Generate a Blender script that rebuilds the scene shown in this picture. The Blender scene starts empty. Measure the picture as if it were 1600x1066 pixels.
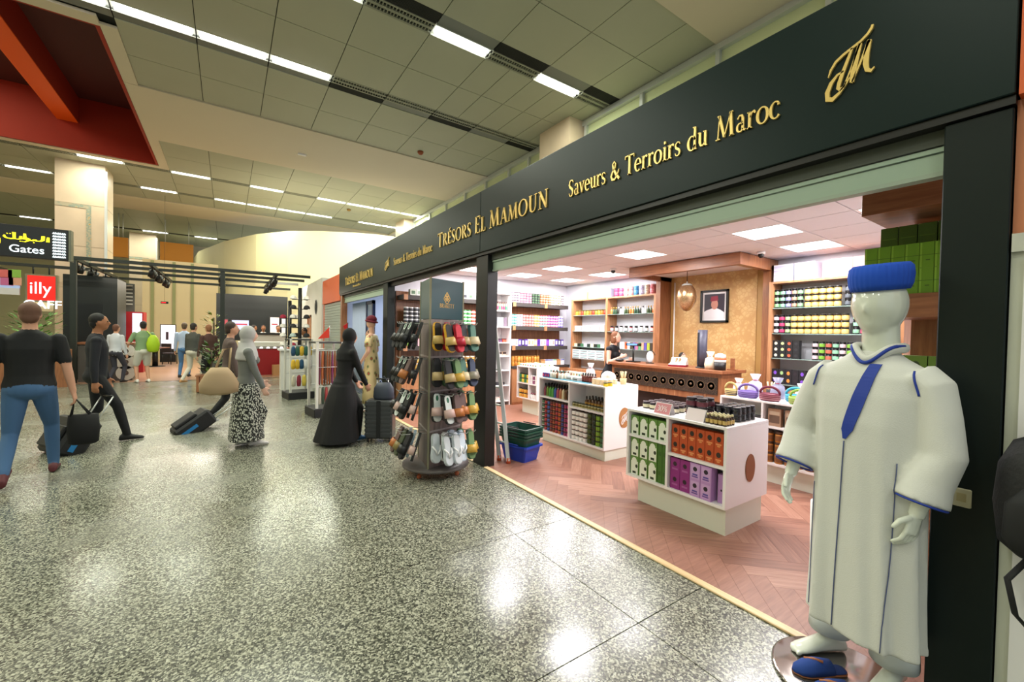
import bpy, bmesh, math, random
from mathutils import Vector, Matrix, Quaternion
from mathutils.bvhtree import BVHTree
random.seed(7)
PI = math.pi
S = bpy.context.scene
COL = S.collection

# ------------------------------------------------------------------ camera
CAM_H = 1.58
YAW, PITCH, ROLL, FPX = 0.596133611, 0.0183653783, -0.0191020522, 655.921
_f = Vector((math.sin(YAW)*math.cos(PITCH), math.cos(YAW)*math.cos(PITCH), -math.sin(PITCH)))
_r0 = Vector((math.cos(YAW), -math.sin(YAW), 0)); _d0 = _f.cross(_r0)
_r = _r0*math.cos(ROLL) + _d0*math.sin(ROLL); _d = -_r0*math.sin(ROLL) + _d0*math.cos(ROLL)
cd = bpy.data.cameras.new('camera'); cam = bpy.data.objects.new('camera', cd); COL.objects.link(cam)
_u = -_d; _b = -_f
cam.matrix_world = Matrix(((_r.x, _u.x, _b.x, 0), (_r.y, _u.y, _b.y, 0), (_r.z, _u.z, _b.z, CAM_H), (0, 0, 0, 1)))
cd.sensor_width = 36.0; cd.lens = FPX/1600*36.0; cd.clip_start = 0.05; cd.clip_end = 200
S.camera = cam

# ------------------------------------------------------------------ world, exposure
w = bpy.data.worlds.new('world'); S.world = w; w.use_nodes = True
bg = w.node_tree.nodes['Background']; bg.inputs[0].default_value = (0.80, 0.90, 1.0, 1); bg.inputs[1].default_value = 0.6
S.view_settings.view_transform = 'Standard'; S.view_settings.look = 'None'
S.view_settings.exposure = 0.0; S.view_settings.gamma = 1.0; S.view_settings.use_curve_mapping = False
S.cycles.max_bounces = 6; S.cycles.diffuse_bounces = 3; S.cycles.glossy_bounces = 3; S.cycles.transmission_bounces = 4
S.cycles.sample_clamp_indirect = 6.0; S.cycles.use_denoising = True
S.cycles.caustics_reflective = False; S.cycles.caustics_refractive = False
TUBE_W, PANEL_W, SPOT_W = 70.0, 36.0, 30.0
HALL_COL = (0.95, 1.0, 0.83); SHOP_COL = (1.0, 0.97, 0.97)
CEIL_Z = 7.11

# ------------------------------------------------------------------ photo pixel -> point (a direction; depth from a plane)
def ray(x, y):
    return _r*((x-800)/FPX) + _d*((y-533)/FPX) + _f
def at(x, y, ax, v):
    d = ray(x, y); i = 'xyz'.index(ax); c = Vector((0, 0, CAM_H)); t = (v-c[i])/d[i]
    return c + d*t
def fl(x, y, z=0.0): return at(x, y, 'z', z)

# ------------------------------------------------------------------ materials
def lin(c):
    if isinstance(c, str):
        c = [int(c[i:i+2], 16)/255 for i in (0, 2, 4)]
    return tuple((x/12.92 if x <= .04045 else ((x+.055)/1.055)**2.4) for x in c)
MATS = {}
def mat(name, hexcol, rough=.5, metal=0., emit=0., noise=0., nscale=8., bump=0., bscale=40., trans=0., coat=0., spec=.5):
    if name in MATS: return MATS[name]
    m = bpy.data.materials.new(name); m.use_nodes = True; nt = m.node_tree; b = nt.nodes['Principled BSDF']
    c = lin(hexcol) if isinstance(hexcol, str) else hexcol
    b.inputs['Base Color'].default_value = (*c, 1); b.inputs['Roughness'].default_value = rough
    b.inputs['Metallic'].default_value = metal; b.inputs['Specular IOR Level'].default_value = spec
    if trans: b.inputs['Transmission Weight'].default_value = trans
    if coat: b.inputs['Coat Weight'].default_value = coat; b.inputs['Coat Roughness'].default_value = .1
    if emit:
        b.inputs['Emission Color'].default_value = (*c, 1); b.inputs['Emission Strength'].default_value = emit
    if noise or bump:
        g = nt.nodes.new('ShaderNodeNewGeometry')
        if noise:
            n = nt.nodes.new('ShaderNodeTexNoise'); n.inputs['Scale'].default_value = nscale; n.inputs['Detail'].default_value = 4
            nt.links.new(g.outputs['Position'], n.inputs['Vector'])
            mx = nt.nodes.new('ShaderNodeMix'); mx.data_type = 'RGBA'
            mx.inputs[6].default_value = (*[x*(1-noise) for x in c], 1); mx.inputs[7].default_value = (*[min(1, x*(1+noise)) for x in c], 1)
            nt.links.new(n.outputs['Fac'], mx.inputs[0]); nt.links.new(mx.outputs[2], b.inputs['Base Color'])
        if bump:
            n2 = nt.nodes.new('ShaderNodeTexNoise'); n2.inputs['Scale'].default_value = bscale
            nt.links.new(g.outputs['Position'], n2.inputs['Vector'])
            bp = nt.nodes.new('ShaderNodeBump'); bp.inputs['Strength'].default_value = bump; bp.inputs['Distance'].default_value = .01
            nt.links.new(n2.outputs['Fac'], bp.inputs['Height']); nt.links.new(bp.outputs['Normal'], b.inputs['Normal'])
    MATS[name] = m
    return m
def C(hexcol, rough=.5, **k):
    """plain colour material, cached by its hex code"""
    return mat('paint_%s_%d' % (hexcol, int(rough*100)), hexcol, rough, **k)
def ramp_mat(name, build):
    if name in MATS: return MATS[name]
    m = bpy.data.materials.new(name); m.use_nodes = True
    build(m.node_tree, m.node_tree.nodes['Principled BSDF']); MATS[name] = m
    return m
def N(nt, typ, **inp):
    n = nt.nodes.new(typ)
    for k, v in inp.items():
        n.inputs[k.replace('_', ' ')].default_value = v
    return n
def ramp(nt, fac, stops):
    r = nt.nodes.new('ShaderNodeValToRGB'); e = r.color_ramp.elements
    while len(e) < len(stops): e.new(.5)
    for i, (p, c) in enumerate(stops):
        e[i].position = p; e[i].color = (*(lin(c) if isinstance(c, str) else c), 1)
    nt.links.new(fac, r.inputs[0])
    return r.outputs[0]
def scaled_pos(nt, sc, coord='world', rot=(0, 0, 0)):
    if coord == 'world': s = nt.nodes.new('ShaderNodeNewGeometry').outputs['Position']
    else: s = nt.nodes.new('ShaderNodeTexCoord').outputs['Object']
    mp = nt.nodes.new('ShaderNodeMapping'); mp.inputs['Scale'].default_value = sc; mp.inputs['Rotation'].default_value = rot
    nt.links.new(s, mp.inputs['Vector'])
    return mp.outputs[0]
def wood_mat(name, c1, c2, axis='z', rough=.4, coord='world', sc=1.0):
    def b(nt, bs):
        s = {'x': (1.2, 14, 14), 'y': (14, 1.2, 14), 'z': (14, 14, 1.2)}[axis]
        v = scaled_pos(nt, tuple(k*sc for k in s), coord)
        n = N(nt, 'ShaderNodeTexNoise', Scale=2.2, Detail=6., Roughness=.6, Distortion=.6); nt.links.new(v, n.inputs['Vector'])
        nt.links.new(ramp(nt, n.outputs['Fac'], [(.3, c1), (.7, c2)]), bs.inputs['Base Color'])
        bs.inputs['Roughness'].default_value = rough
    return ramp_mat(name, b)

# ------------------------------------------------------------------ mesh builder
class MB:
    def __init__(s): s.v, s.f, s.m, s.s = [], [], [], []
    def add(s, vs, fs, mi=0, sm=False, xf=None):
        o = len(s.v)
        s.v += [tuple(xf @ Vector(p)) for p in vs] if xf else [tuple(p) for p in vs]
        for f in fs: s.f.append([o+i for i in f]); s.m.append(mi); s.s.append(sm)
        return s
    def box(s, x0, y0, z0, x1, y1, z1, mi=0, xf=None, bev=0.):
        x0, x1 = min(x0, x1), max(x0, x1); y0, y1 = min(y0, y1), max(y0, y1); z0, z1 = min(z0, z1), max(z0, z1)
        if bev:
            b = bev; vs = []; 
            for z, k in ((z0, b), (z0+b, 0), (z1-b, 0), (z1, b)):
                X0, X1, Y0, Y1 = x0+k, x1-k, y0+k, y1-k; c = b
                vs += [(X0+c, Y0, z), (X1-c, Y0, z), (X1, Y0+c, z), (X1, Y1-c, z), (X1-c, Y1, z), (X0+c, Y1, z), (X0, Y1-c, z), (X0, Y0+c, z)]
            fs = [list(range(7, -1, -1)), list(range(24, 32))]
            for k in range(3):
                for i in range(8): fs.append([k*8+i, k*8+(i+1) % 8, k*8+8+(i+1) % 8, k*8+8+i])
            return s.add(vs, fs, mi, False, xf)
        vs = [(x0, y0, z0), (x1, y0, z0), (x1, y1, z0), (x0, y1, z0), (x0, y0, z1), (x1, y0, z1), (x1, y1, z1), (x0, y1, z1)]
        return s.add(vs, [(3, 2, 1, 0), (4, 5, 6, 7), (0, 1, 5, 4), (1, 2, 6, 5), (2, 3, 7, 6), (3, 0, 4, 7)], mi, False, xf)
    def lathe(s, prof, c=(0, 0, 0), n=14, mi=0, sm=True, xf=None, sx=1., sy=1.):
        vs, fs = [], []
        for r, z in prof:
            for i in range(n):
                a = 2*PI*i/n; vs.append((c[0]+r*sx*math.cos(a), c[1]+r*sy*math.sin(a), c[2]+z))
        for k in range(len(prof)-1):
            for i in range(n): fs.append((k*n+i, k*n+(i+1) % n, (k+1)*n+(i+1) % n, (k+1)*n+i))
        if prof[0][0] > 1e-6: fs.append(tuple(range(n-1, -1, -1)))
        if prof[-1][0] > 1e-6: fs.append(tuple((len(prof)-1)*n+i for i in range(n)))
        return s.add(vs, fs, mi, sm, xf)
    def cyl(s, c, r, h, n=14, mi=0, xf=None): return s.lathe([(r, 0), (r, h)], c, n, mi, False, xf)
    def loft(s, rings, mi=0, sm=True, caps=True, xf=None, closed=False):
        n = len(rings[0]); vs = [p for r in rings for p in r]; fs = []
        K = len(rings)
        for k in range(K if closed else K-1):
            k2 = (k+1) % K
            for i in range(n): fs.append((k*n+i, k*n+(i+1) % n, k2*n+(i+1) % n, k2*n+i))
        if caps and not closed: fs.append(tuple(range(n-1, -1, -1))); fs.append(tuple((K-1)*n+i for i in range(n)))
        return s.add(vs, fs, mi, sm, xf)
    def tube(s, pts, r, n=8, mi=0, sm=True, caps=True, xf=None, flat=1.):
        pts = [Vector(p) for p in pts]; R = r if isinstance(r, (list, tuple)) else [r]*len(pts)
        rings = []; up = None
        for i, p in enumerate(pts):
            t = (pts[min(i+1, len(pts)-1)]-pts[max(i-1, 0)])
            t = t.normalized() if t.length > 1e-9 else Vector((0, 0, 1))
            if up is None: up = Vector((0, 0, 1)) if abs(t.z) < .9 else Vector((1, 0, 0))
            a = t.cross(up)
            if a.length < 1e-6: a = t.cross(Vector((1, 0, 0)))
            a.normalize(); b = a.cross(t).normalized(); up = b
            rings.append([p+a*R[i]*math.cos(2*PI*k/n)+b*R[i]*flat*math.sin(2*PI*k/n) for k in range(n)])
        return s.loft(rings, mi, sm, caps, xf)
    def ellip(s, c, rx, ry, rz, n=14, k=9, mi=0, xf=None):
        vs, fs = [], []; prof = [(math.sin(PI*i/k), -math.cos(PI*i/k)) for i in range(k+1)]
        prof[0] = (0.02, -1); prof[-1] = (0.02, 1)
        for r, z in prof:
            for i in range(n): a = 2*PI*i/n; vs.append((c[0]+rx*r*math.cos(a), c[1]+ry*r*math.sin(a), c[2]+rz*z))
        for q in range(k):
            for i in range(n): fs.append((q*n+i, q*n+(i+1) % n, (q+1)*n+(i+1) % n, (q+1)*n+i))
        fs.append(tuple(range(n-1, -1, -1))); fs.append(tuple(k*n+i for i in range(n)))
        return s.add(vs, fs, mi, True, xf)
    def prism(s, poly, fn0, fn1, mi=0):
        """poly: 2-D outline; fn0/fn1 map a 2-D point to 3-D on the two faces"""
        n = len(poly); vs = [fn0(p) for p in poly]+[fn1(p) for p in poly]
        fs = [tuple(range(n-1, -1, -1)), tuple(range(n, 2*n))]+[(i, (i+1) % n, n+(i+1) % n, n+i) for i in range(n)]
        return s.add(vs, fs, mi)
    def mesh(s, name, mats):
        me = bpy.data.meshes.new(name); me.from_pydata(s.v, [], s.f)
        mats = mats if isinstance(mats, (list, tuple)) else [mats]
        for m in mats: me.materials.append(m)
        me.polygons.foreach_set('material_index', s.m); me.polygons.foreach_set('use_smooth', s.s)
        me.validate(); me.update()
        return me
    def build(s, name, mats, parent=None, loc=(0, 0, 0), rot=(0, 0, 0)):
        return place(name, s.mesh(name, mats), parent, loc, rot)

def place(name, me, parent=None, loc=(0, 0, 0), rot=(0, 0, 0), scale=None):
    o = bpy.data.objects.new(name, me); COL.objects.link(o); o.location = loc; o.rotation_euler = rot
    if scale: o.scale = scale
    if parent: o.parent = parent
    return o
def tag(o, label, cat, group=None):
    o['label'] = label; o['category'] = cat
    if group: o['group'] = group
    return o
def thing(name, label, cat, loc=(0, 0, 0), rotz=0., group=None):
    o = bpy.data.objects.new(name, None); COL.objects.link(o); o.location = loc; o.rotation_euler = (0, 0, rotz)
    o.empty_display_size = .1
    return tag(o, label, cat, group)
def struct(o, label=None, cat=None):
    o['kind'] = 'structure'
    if label: o['label'] = label
    if cat: o['category'] = cat
    return o
def item(name, me, label, cat, loc, rot=(0, 0, 0), group=None, scale=None):
    return tag(place(name, me, None, loc, rot, scale), label, cat, group)
def dup(root, loc, rotz=0., label=None, group=None, rot=None, scale=None):
    r = root.copy(); COL.objects.link(r); r.location = loc; r.rotation_euler = rot if rot else (0, 0, rotz)
    if scale: r.scale = scale
    if label: r['label'] = label
    if group: r['group'] = group
    for ch in list(root.children):
        c = ch.copy(); COL.objects.link(c); c.parent = r
        for g in list(ch.children):
            d = g.copy(); COL.objects.link(d); d.parent = c
    return r
def rotxf(loc, rz=0., rx=0., ry=0.):
    return Matrix.Translation(loc) @ Matrix.Rotation(rz, 4, 'Z') @ Matrix.Rotation(ry, 4, 'Y') @ Matrix.Rotation(rx, 4, 'X')
def area(name, loc, sx, sy, power, col, rot=(0, 0, 0), parent=None, spread=PI):
    l = bpy.data.lights.new(name, 'AREA'); l.shape = 'RECTANGLE'; l.size = sx; l.size_y = sy; l.energy = power; l.color = col; l.spread = spread
    o = bpy.data.objects.new(name, l); COL.objects.link(o); o.location = loc; o.rotation_euler = rot
    if parent: o.parent = parent
    return o
# ================================================================== MATERIALS OF THE SETTING
def _terrazzo(nt, bs):
    v = scaled_pos(nt, (1, 1, 1))
    vo = N(nt, 'ShaderNodeTexVoronoi', Scale=115.); nt.links.new(v, vo.inputs['Vector'])
    sep = nt.nodes.new('ShaderNodeSeparateColor'); nt.links.new(vo.outputs['Color'], sep.inputs[0])
    n = N(nt, 'ShaderNodeTexNoise', Scale=60., Detail=3., Roughness=.7); nt.links.new(v, n.inputs['Vector'])
    ad = nt.nodes.new('ShaderNodeMath'); ad.operation = 'ADD'; nt.links.new(sep.outputs[0], ad.inputs[0]); nt.links.new(n.outputs['Fac'], ad.inputs[1])
    hf = nt.nodes.new('ShaderNodeMath'); hf.operation = 'MULTIPLY'; hf.inputs[1].default_value = .5; nt.links.new(ad.outputs[0], hf.inputs[0])
    c = ramp(nt, hf.outputs[0], [(.24, '22251f'), (.38, '48493f'), (.52, '6e6f60'), (.68, 'a6a693'), (.88, 'c0c0ae')])
    nt.links.new(c, bs.inputs['Base Color'])
    rn = N(nt, 'ShaderNodeTexNoise', Scale=.9, Detail=3.); nt.links.new(v, rn.inputs['Vector'])
    mr = nt.nodes.new('ShaderNodeMapRange'); mr.inputs[1].default_value = .35; mr.inputs[2].default_value = .65; mr.inputs[3].default_value = .17; mr.inputs[4].default_value = .32
    nt.links.new(rn.outputs['Fac'], mr.inputs[0]); nt.links.new(mr.outputs[0], bs.inputs['Roughness'])
    wv = N(nt, 'ShaderNodeTexNoise', Scale=1.7, Detail=1.); nt.links.new(v, wv.inputs['Vector'])
    bp = nt.nodes.new('ShaderNodeBump'); bp.inputs['Strength'].default_value = .25; bp.inputs['Distance'].default_value = .02
    nt.links.new(wv.outputs['Fac'], bp.inputs['Height']); nt.links.new(bp.outputs['Normal'], bs.inputs['Normal'])
    bs.inputs['Specular IOR Level'].default_value = .6
M_TERR = ramp_mat('terrazzo', _terrazzo)
M_GROUT = mat('grout', '4a4b45', .9)
def _plank(nt, bs):
    v = scaled_pos(nt, (2.2, 26, 26), 'object')
    oi = nt.nodes.new('ShaderNodeObjectInfo')
    va = nt.nodes.new('ShaderNodeVectorMath'); va.operation = 'ADD'
    sc = nt.nodes.new('ShaderNodeVectorMath'); sc.operation = 'SCALE'; sc.inputs['Scale'].default_value = 37.
    nt.links.new(oi.outputs['Location'], sc.inputs[0]); nt.links.new(v, va.inputs[0]); nt.links.new(sc.outputs[0], va.inputs[1])
    n = N(nt, 'ShaderNodeTexNoise', Scale=1.6, Detail=5., Roughness=.6); nt.links.new(va.outputs[0], n.inputs['Vector'])
    ad = nt.nodes.new('ShaderNodeMath'); ad.operation = 'MULTIPLY_ADD'; ad.inputs[1].default_value = .32; nt.links.new(oi.outputs['Random'], ad.inputs[0])
    ms = nt.nodes.new('ShaderNodeMath'); ms.operation = 'MULTIPLY'; ms.inputs[1].default_value = .68; nt.links.new(n.outputs['Fac'], ms.inputs[0]); nt.links.new(ms.outputs[0], ad.inputs[2])
    nt.links.new(ramp(nt, ad.outputs[0], [(.25, '7a5143'), (.5, '956856'), (.75, 'ae8370')]), bs.inputs['Base Color'])
    bs.inputs['Roughness'].default_value = .42
M_PLANK = ramp_mat('herringbone_oak', _plank)
M_OAK = wood_mat('oak_trim', 'c9a877', 'e6cfa4', 'y', .4)
M_WOOD = wood_mat('walnut_veneer', '7c4c2e', 'a56e48', 'z', .38)
M_WOODL = wood_mat('cherry_veneer', '9a6642', 'c39066', 'z', .38)
M_WOODX = wood_mat('walnut_veneer_flat', '7c4a2e', 'a26844', 'y', .38)
M_TILE = mat('ceiling_tile', 'adae98', .55, noise=.04, nscale=1.5)
M_SOFFIT = mat('soffit_plaster', 'd8ccb4', .8, noise=.03, nscale=.6)
M_DARKCEIL = mat('ceiling_void', '20221d', .9)
M_STONE = mat('travertine', 'd9c3a8', .35, noise=.12, nscale=2.5)
M_CREAM = mat('cream_plaster', 'eadfb2', .6, noise=.03, nscale=.5)
M_WHITE = mat('white_laminate', 'f1eeee', .35)
M_WALL = mat('shop_wall_paint', 'e2e2ea', .7)
M_SIGN = mat('fascia_green_black', '0a1f1d', .36, noise=.08, nscale=3., spec=.22)
M_PIL = mat('pillar_green_black', '0a1816', .45, spec=.3)
M_BLACK = mat('black_metal', '0d0e0e', .4)
M_GOLD = mat('gold_letters', 'f0cf7c', .3, metal=.5)
M_SHUT = mat('shutter_green_grey', 'a6bba8', .45)
M_SHUTD = mat('shutter_dark', '4c5249', .5)
M_ALU = mat('aluminium', 'd2d5d2', .3, metal=.45)
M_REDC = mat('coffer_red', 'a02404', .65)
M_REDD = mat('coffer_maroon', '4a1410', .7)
M_ORANGE = mat('orange_paint', 'f25c04', .55)
M_ORANGEB = mat('orange_fascia', 'd9622e', .55, noise=.05, nscale=2.)
M_TUBE = mat('tube_glow', 'ffffff', .5, emit=9.)
M_LED = mat('led_panel_glow', 'ffffff', .5, emit=6.)
M_GREY = mat('grey_panel', '74776f', .5)

# ================================================================== CONCOURSE FLOOR
FX = 2.50                                   # line where the concourse meets the shop
floor = struct(MB().box(-14, -6, -.2, FX, 44, -.008).build('floor', M_GROUT))
tile_me = MB().box(.0008, .0008, -.008, 1.1992, 1.1992, 0).mesh('tile', M_TERR)
wide_me = MB().box(.001, .003, -.008, 1.197, 1.197, 0).mesh('tile', M_TERR)
half_me = MB().box(.0035, .0035, -.008, FX-1.88-.002, 1.1965, 0).mesh('tile', M_TERR)
for i in range(-7, 2):
    for j in range(-2, 13):
        x = .68+1.2*i; y = 1.48+1.2*j
        place('tile', half_me if i == 1 else (wide_me if i == 0 and j < 2 else tile_me), floor, (x, y, 0))
far = MB()
for (a, b, c, d) in ((-14, -6, -7.72, 44), (-7.72, 17.08, FX, 44), (-7.72, -6, FX, -.92)):
    far.box(a, b, -.008, c, d, 0)
o = far.build('tile_field', M_TERR, floor); o['kind'] = 'stuff'
# ---- shop floor: herringbone planks on a slab, metal-and-oak threshold strip
sfloor = struct(MB().box(FX, .3, -.2, 7.3, 8.3, -.006).build('floor', mat('plank_joint', '7a5546', .8)))
trim = struct(MB().box(FX-.012, .47, 0, FX+.045, 4.21, .012, bev=.003).box(FX-.012, 4.49, 0, FX+.045, 7.9, .012, bev=.003).build('trim_1', M_OAK))
PW, PL = .115, .575
plank_me = MB().box(-PL/2+.0006, -PW/2+.0006, -.006, PL/2-.0006, PW/2-.0006, 0).mesh('plank', M_PLANK)
pl = []
import itertools
def _herr():
    out = []; r2 = math.sqrt(.5)
    for u in range(-90, 90):
        for k in range(-16, 16):
            # classic herringbone on an axis-aligned lattice, then turned by 45 degrees
            ax = u*PW + k*2*PL; ay = u*PW
            for (cx, cy, a) in ((ax+PL/2, ay+PW/2, 0.), (ax+PL+PW/2, ay+PW-PL/2+0*PW, PI/2)):
                X = (cx-cy)*r2+5.0; Y = (cx+cy)*r2+4.0
                out.append((X, Y, a+PI/4))
    return out
for X, Y, a in _herr():
    d = PL/2*math.sqrt(.5)+.05
    if FX+.03+d*.9 < X < 7.05 and .42+d < Y < 7.95-d*.3: pl.append((math.hypot(X, Y), X, Y, a, False))
    elif FX-.3 < X < 7.3 and .2 < Y < 8.2: pl.append((math.hypot(X, Y), X, Y, a, True))
pl.sort()
rest = []; nplank = 0
for dist, X, Y, a, edge in pl:
    if not edge and nplank < 290: place('plank', plank_me, sfloor, (X, Y, 0), (0, 0, a)); nplank += 1
    else: rest.append((X, Y, a))
mb = MB()
for X, Y, a in rest:                         # far planks and the cut ones along the walls
    c, s = math.cos(a), math.sin(a); hl, hw = PL/2-.0006, PW/2-.0006
    poly = [(X+c*p*hl-s*q*hw, Y+s*p*hl+c*q*hw) for p, q in ((-1, -1), (1, -1), (1, 1), (-1, 1))]
    for ax, lim, sg in ((0, FX+.03, 1), (0, 7.1, -1), (1, .36, 1), (1, 8.04, -1)):
        out = []
        for i in range(len(poly)):
            p, q = poly[i], poly[(i+1) % len(poly)]
            ip, iq = (p[ax]-lim)*sg >= 0, (q[ax]-lim)*sg >= 0
            if ip: out.append(p)
            if ip != iq:
                t = (lim-p[ax])/(q[ax]-p[ax]); out.append((p[0]+(q[0]-p[0])*t, p[1]+(q[1]-p[1])*t))
        poly = out
        if len(poly) < 3: break
    if len(poly) >= 3: mb.prism(poly, lambda p: (p[0], p[1], -.006), lambda p: (p[0], p[1], 0))
o = mb.build('plank_field', M_PLANK, sfloor); o['kind'] = 'stuff'

# ================================================================== HALL CEILING
ceil = struct(MB().box(-1.98, -8, CEIL_Z+.06, 8.2, 44, CEIL_Z+.4).box(-14, -8, CEIL_Z+.06, -1.98, 10.8, CEIL_Z+.4).box(-14, 18.9, CEIL_Z+.06, -1.98, 44, CEIL_Z+.4).build('ceiling', M_DARKCEIL))
def panel_me(w, d): return MB().box(.007, .007, 0, w-.007, d-.007, .03).mesh('ceiling_panel', M_TILE)
PM = {}
def panel(x, y, w, d):
    k = (round(w, 2), round(d, 2))
    if k not in PM: PM[k] = panel_me(w, d)
    place('ceiling_panel', PM[k], ceil, (x, y, CEIL_Z))
XL = [-12.52+1.2*i for i in range(17)]      # ... -.52 .68 1.88 3.08 4.28 5.48 6.68
def in_coffer(x, y, w, d): return x < -1.99 and y+d > 10.75 and y < 18.95
def rowpanels(y0, y1, halves=False):
    for x in XL:
        w = min(1.2, 7.62-x)
        if in_coffer(x, y0, w, y1-y0):
            continue
        if halves and x > 4.2: panel(x, y0, w/2, y1-y0); panel(x+w/2, y0, w/2, y1-y0)
        else: panel(x, y0, w, y1-y0)
for y0, y1, hv in ((4.53, 5.68, 0), (5.68, 6.87, 0), (7.46, 8.66, 1), (8.66, 9.88, 1), (10.40, 11.62, 0), (11.62, 12.9, 0),
                   (16.3, 17.7, 0), (17.7, 19.2, 0), (19.52, 20.85, 0), (20.85, 22.1, 0), (22.42, 24.0, 0), (26.6, 28.6, 0), (28.6, 31.9, 0), (32.4, 36, 0)):
    rowpanels(y0, y1, hv)
mb = MB()
for y0, y1 in ((-7.5, 4.53), (12.9, 16.3), (24.0, 26.6), (36, 43)):
    mb.box(-1.95 if y0 == 12.9 else -13.9, y0+.01, CEIL_Z-.03, 7.62, y1-.01, CEIL_Z+.03)
mb.box(-1.97, 10.72, CEIL_Z-.02, -1.72, 18.95, CEIL_Z+.03)      # strip along the coffer edge
mb.box(-13.9, 10.5, CEIL_Z-.02, -1.97, 10.8, CEIL_Z+.03).box(-13.9, 18.9, CEIL_Z-.02, -1.72, 19.15, CEIL_Z+.03)
mb.build('soffit', M_SOFFIT, ceil)
# ---- the red coffer with its orange beam
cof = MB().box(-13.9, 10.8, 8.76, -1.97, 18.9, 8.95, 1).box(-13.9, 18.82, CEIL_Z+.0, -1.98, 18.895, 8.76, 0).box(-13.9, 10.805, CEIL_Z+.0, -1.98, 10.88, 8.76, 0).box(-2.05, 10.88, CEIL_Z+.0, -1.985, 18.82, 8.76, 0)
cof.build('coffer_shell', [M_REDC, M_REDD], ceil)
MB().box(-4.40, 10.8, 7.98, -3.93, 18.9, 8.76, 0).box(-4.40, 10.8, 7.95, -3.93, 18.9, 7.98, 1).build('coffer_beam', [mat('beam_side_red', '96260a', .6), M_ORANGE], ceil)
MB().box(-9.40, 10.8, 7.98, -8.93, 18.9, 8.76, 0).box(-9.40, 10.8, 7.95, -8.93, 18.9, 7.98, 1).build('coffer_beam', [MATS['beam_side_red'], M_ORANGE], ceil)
area('coffer_fill_light', (-8.0, 14.5, 8.7), 5., 6., 420, (1., .85, .6), (0, 0, 0))  # fill light added to brighten the red coffer, whose top is closed
# ---- slots: twin-tube lights, slatted diffusers, dark grilles
tube_me = MB().tube([(.06, 0, 0), (1.14, 0, 0)], .022, 10).mesh('tube', M_TUBE)
pan_me = MB().box(.01, -.15, .03, 1.19, .15, .05).box(.01, -.15, -.005, 1.19, -.14, .04).box(.01, .14, -.005, 1.19, .15, .04).mesh('reflector', mat('reflector_white', 'd5d8ca', .3))
def hall_light(x, y, label, n=2, group='twin tube lights in the ceiling slots', dz=0.):
    t = thing('ceiling_light', label, 'ceiling light', (x, y, CEIL_Z+dz), 0, group)
    place('reflector', pan_me, t)
    for k in ((-.055, .055) if n == 2 else (0,)): place('tube', tube_me, t, (0, k, .0))
    area('lamp_glow', (.6, 0, -.04), 1.1, .2, TUBE_W, HALL_COL, (0, 0, 0), t)
def gr_box(w): return MB().box(.01, 0, .02, 1.19, w, .04)
gd = MB().box(.01, 0, .03, 1.19, .3, .05, 0)
for k in range(10): gd.box(.012, .01+.029*k, -.0, 1.188, .018+.029*k, .03, 1)
grille_me = gd.mesh('grille', [M_DARKCEIL, mat('grille_slat', '33352f', .6)])
gp = MB().box(.01, 0, .012, 1.19, .3, .03).mesh('blank_plate', M_GREY)
df = MB().box(.01, -.15, .03, 1.19, .15, .05, 0).box(.01, -.03, -.004, 1.19, .03, .03, 1).box(.01, -.15, -.004, 1.19, -.11, .03, 1).box(.01, .11, -.004, 1.19, .15, .03, 1)
for k in range(20): df.box(.03+.058*k, -.11, .0, .045+.058*k, .11, .028, 1)
diff_me = df.mesh('slot_diffuser', [M_DARKCEIL, mat('diffuser_bar', '8d8f7c', .5)])
ROWA, ROWB = 7.31, 10.02                    # tube lines; row A has its dark plate on the near side, row B on the far side
lampA = {.68, 3.08, 5.48}; lampB = {-1.72, -.52, .68}
for x in XL:
    if x > 7: continue
    xr = round(x, 2)
    for (Y, lamps, plate_y) in ((ROWA, lampA, 6.87), (ROWB, lampB, 10.10+.02)):
        if xr in lamps or (Y == ROWB and x < -2 and round((x+12.52)/1.2) % 2 == 0) or (Y == ROWA and x < 0 and round((x+12.52)/1.2) % 2 == 1):
            hall_light(x, Y, 'twin tube light in the ceiling slot nearest the clock-side soffit' if 0 else ('bare twin tube light in the slot in front of the wide plain soffit' if Y == ROWB else 'bare twin tube light in the slot nearer the green fascia logo'), 2, 'twin tube lights row %d' % (1 if Y == ROWA else 2))
            place('blank_plate', gp, ceil, (x, plate_y, CEIL_Z))
        else:
            place('slot_diffuser', diff_me, ceil, (x, Y, CEIL_Z)); place('blank_plate' if Y == ROWB and round((x+12.52)/1.2) % 2 else 'grille', gp if Y == ROWB and round((x+12.52)/1.2) % 2 else grille_me, ceil, (x, plate_y, CEIL_Z))
far_l = 'single tube light in the ceiling beyond the wide plain soffit'
for x in XL:
    if x > 7: continue
    k = round((x+12.52)/1.2)
    for (Y, on) in ((19.36, k in (9, 11, 13, 14, 15, 16) or k in (4, 7)), (22.26, k in (8, 10, 11, 12, 13, 15, 16) or k in (3, 5))):
        if on: hall_light(x, Y, far_l, 1, 'single tube lights beyond the soffit')
        else: place('slot_diffuser', diff_me, ceil, (x, Y, CEIL_Z))
    if k % 2: hall_light(x, 32.2, 'far single tube light above the tall beige columns', 1, 'farthest tube lights')
for x in (-6.52, -2.92, .68, 4.28):          # the same rows go on behind the camera
    for y in (1.0, -3.5): hall_light(x, y, 'twin tube light in the plain soffit overhead', 2, 'soffit tube lights overhead', -.082)
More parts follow.
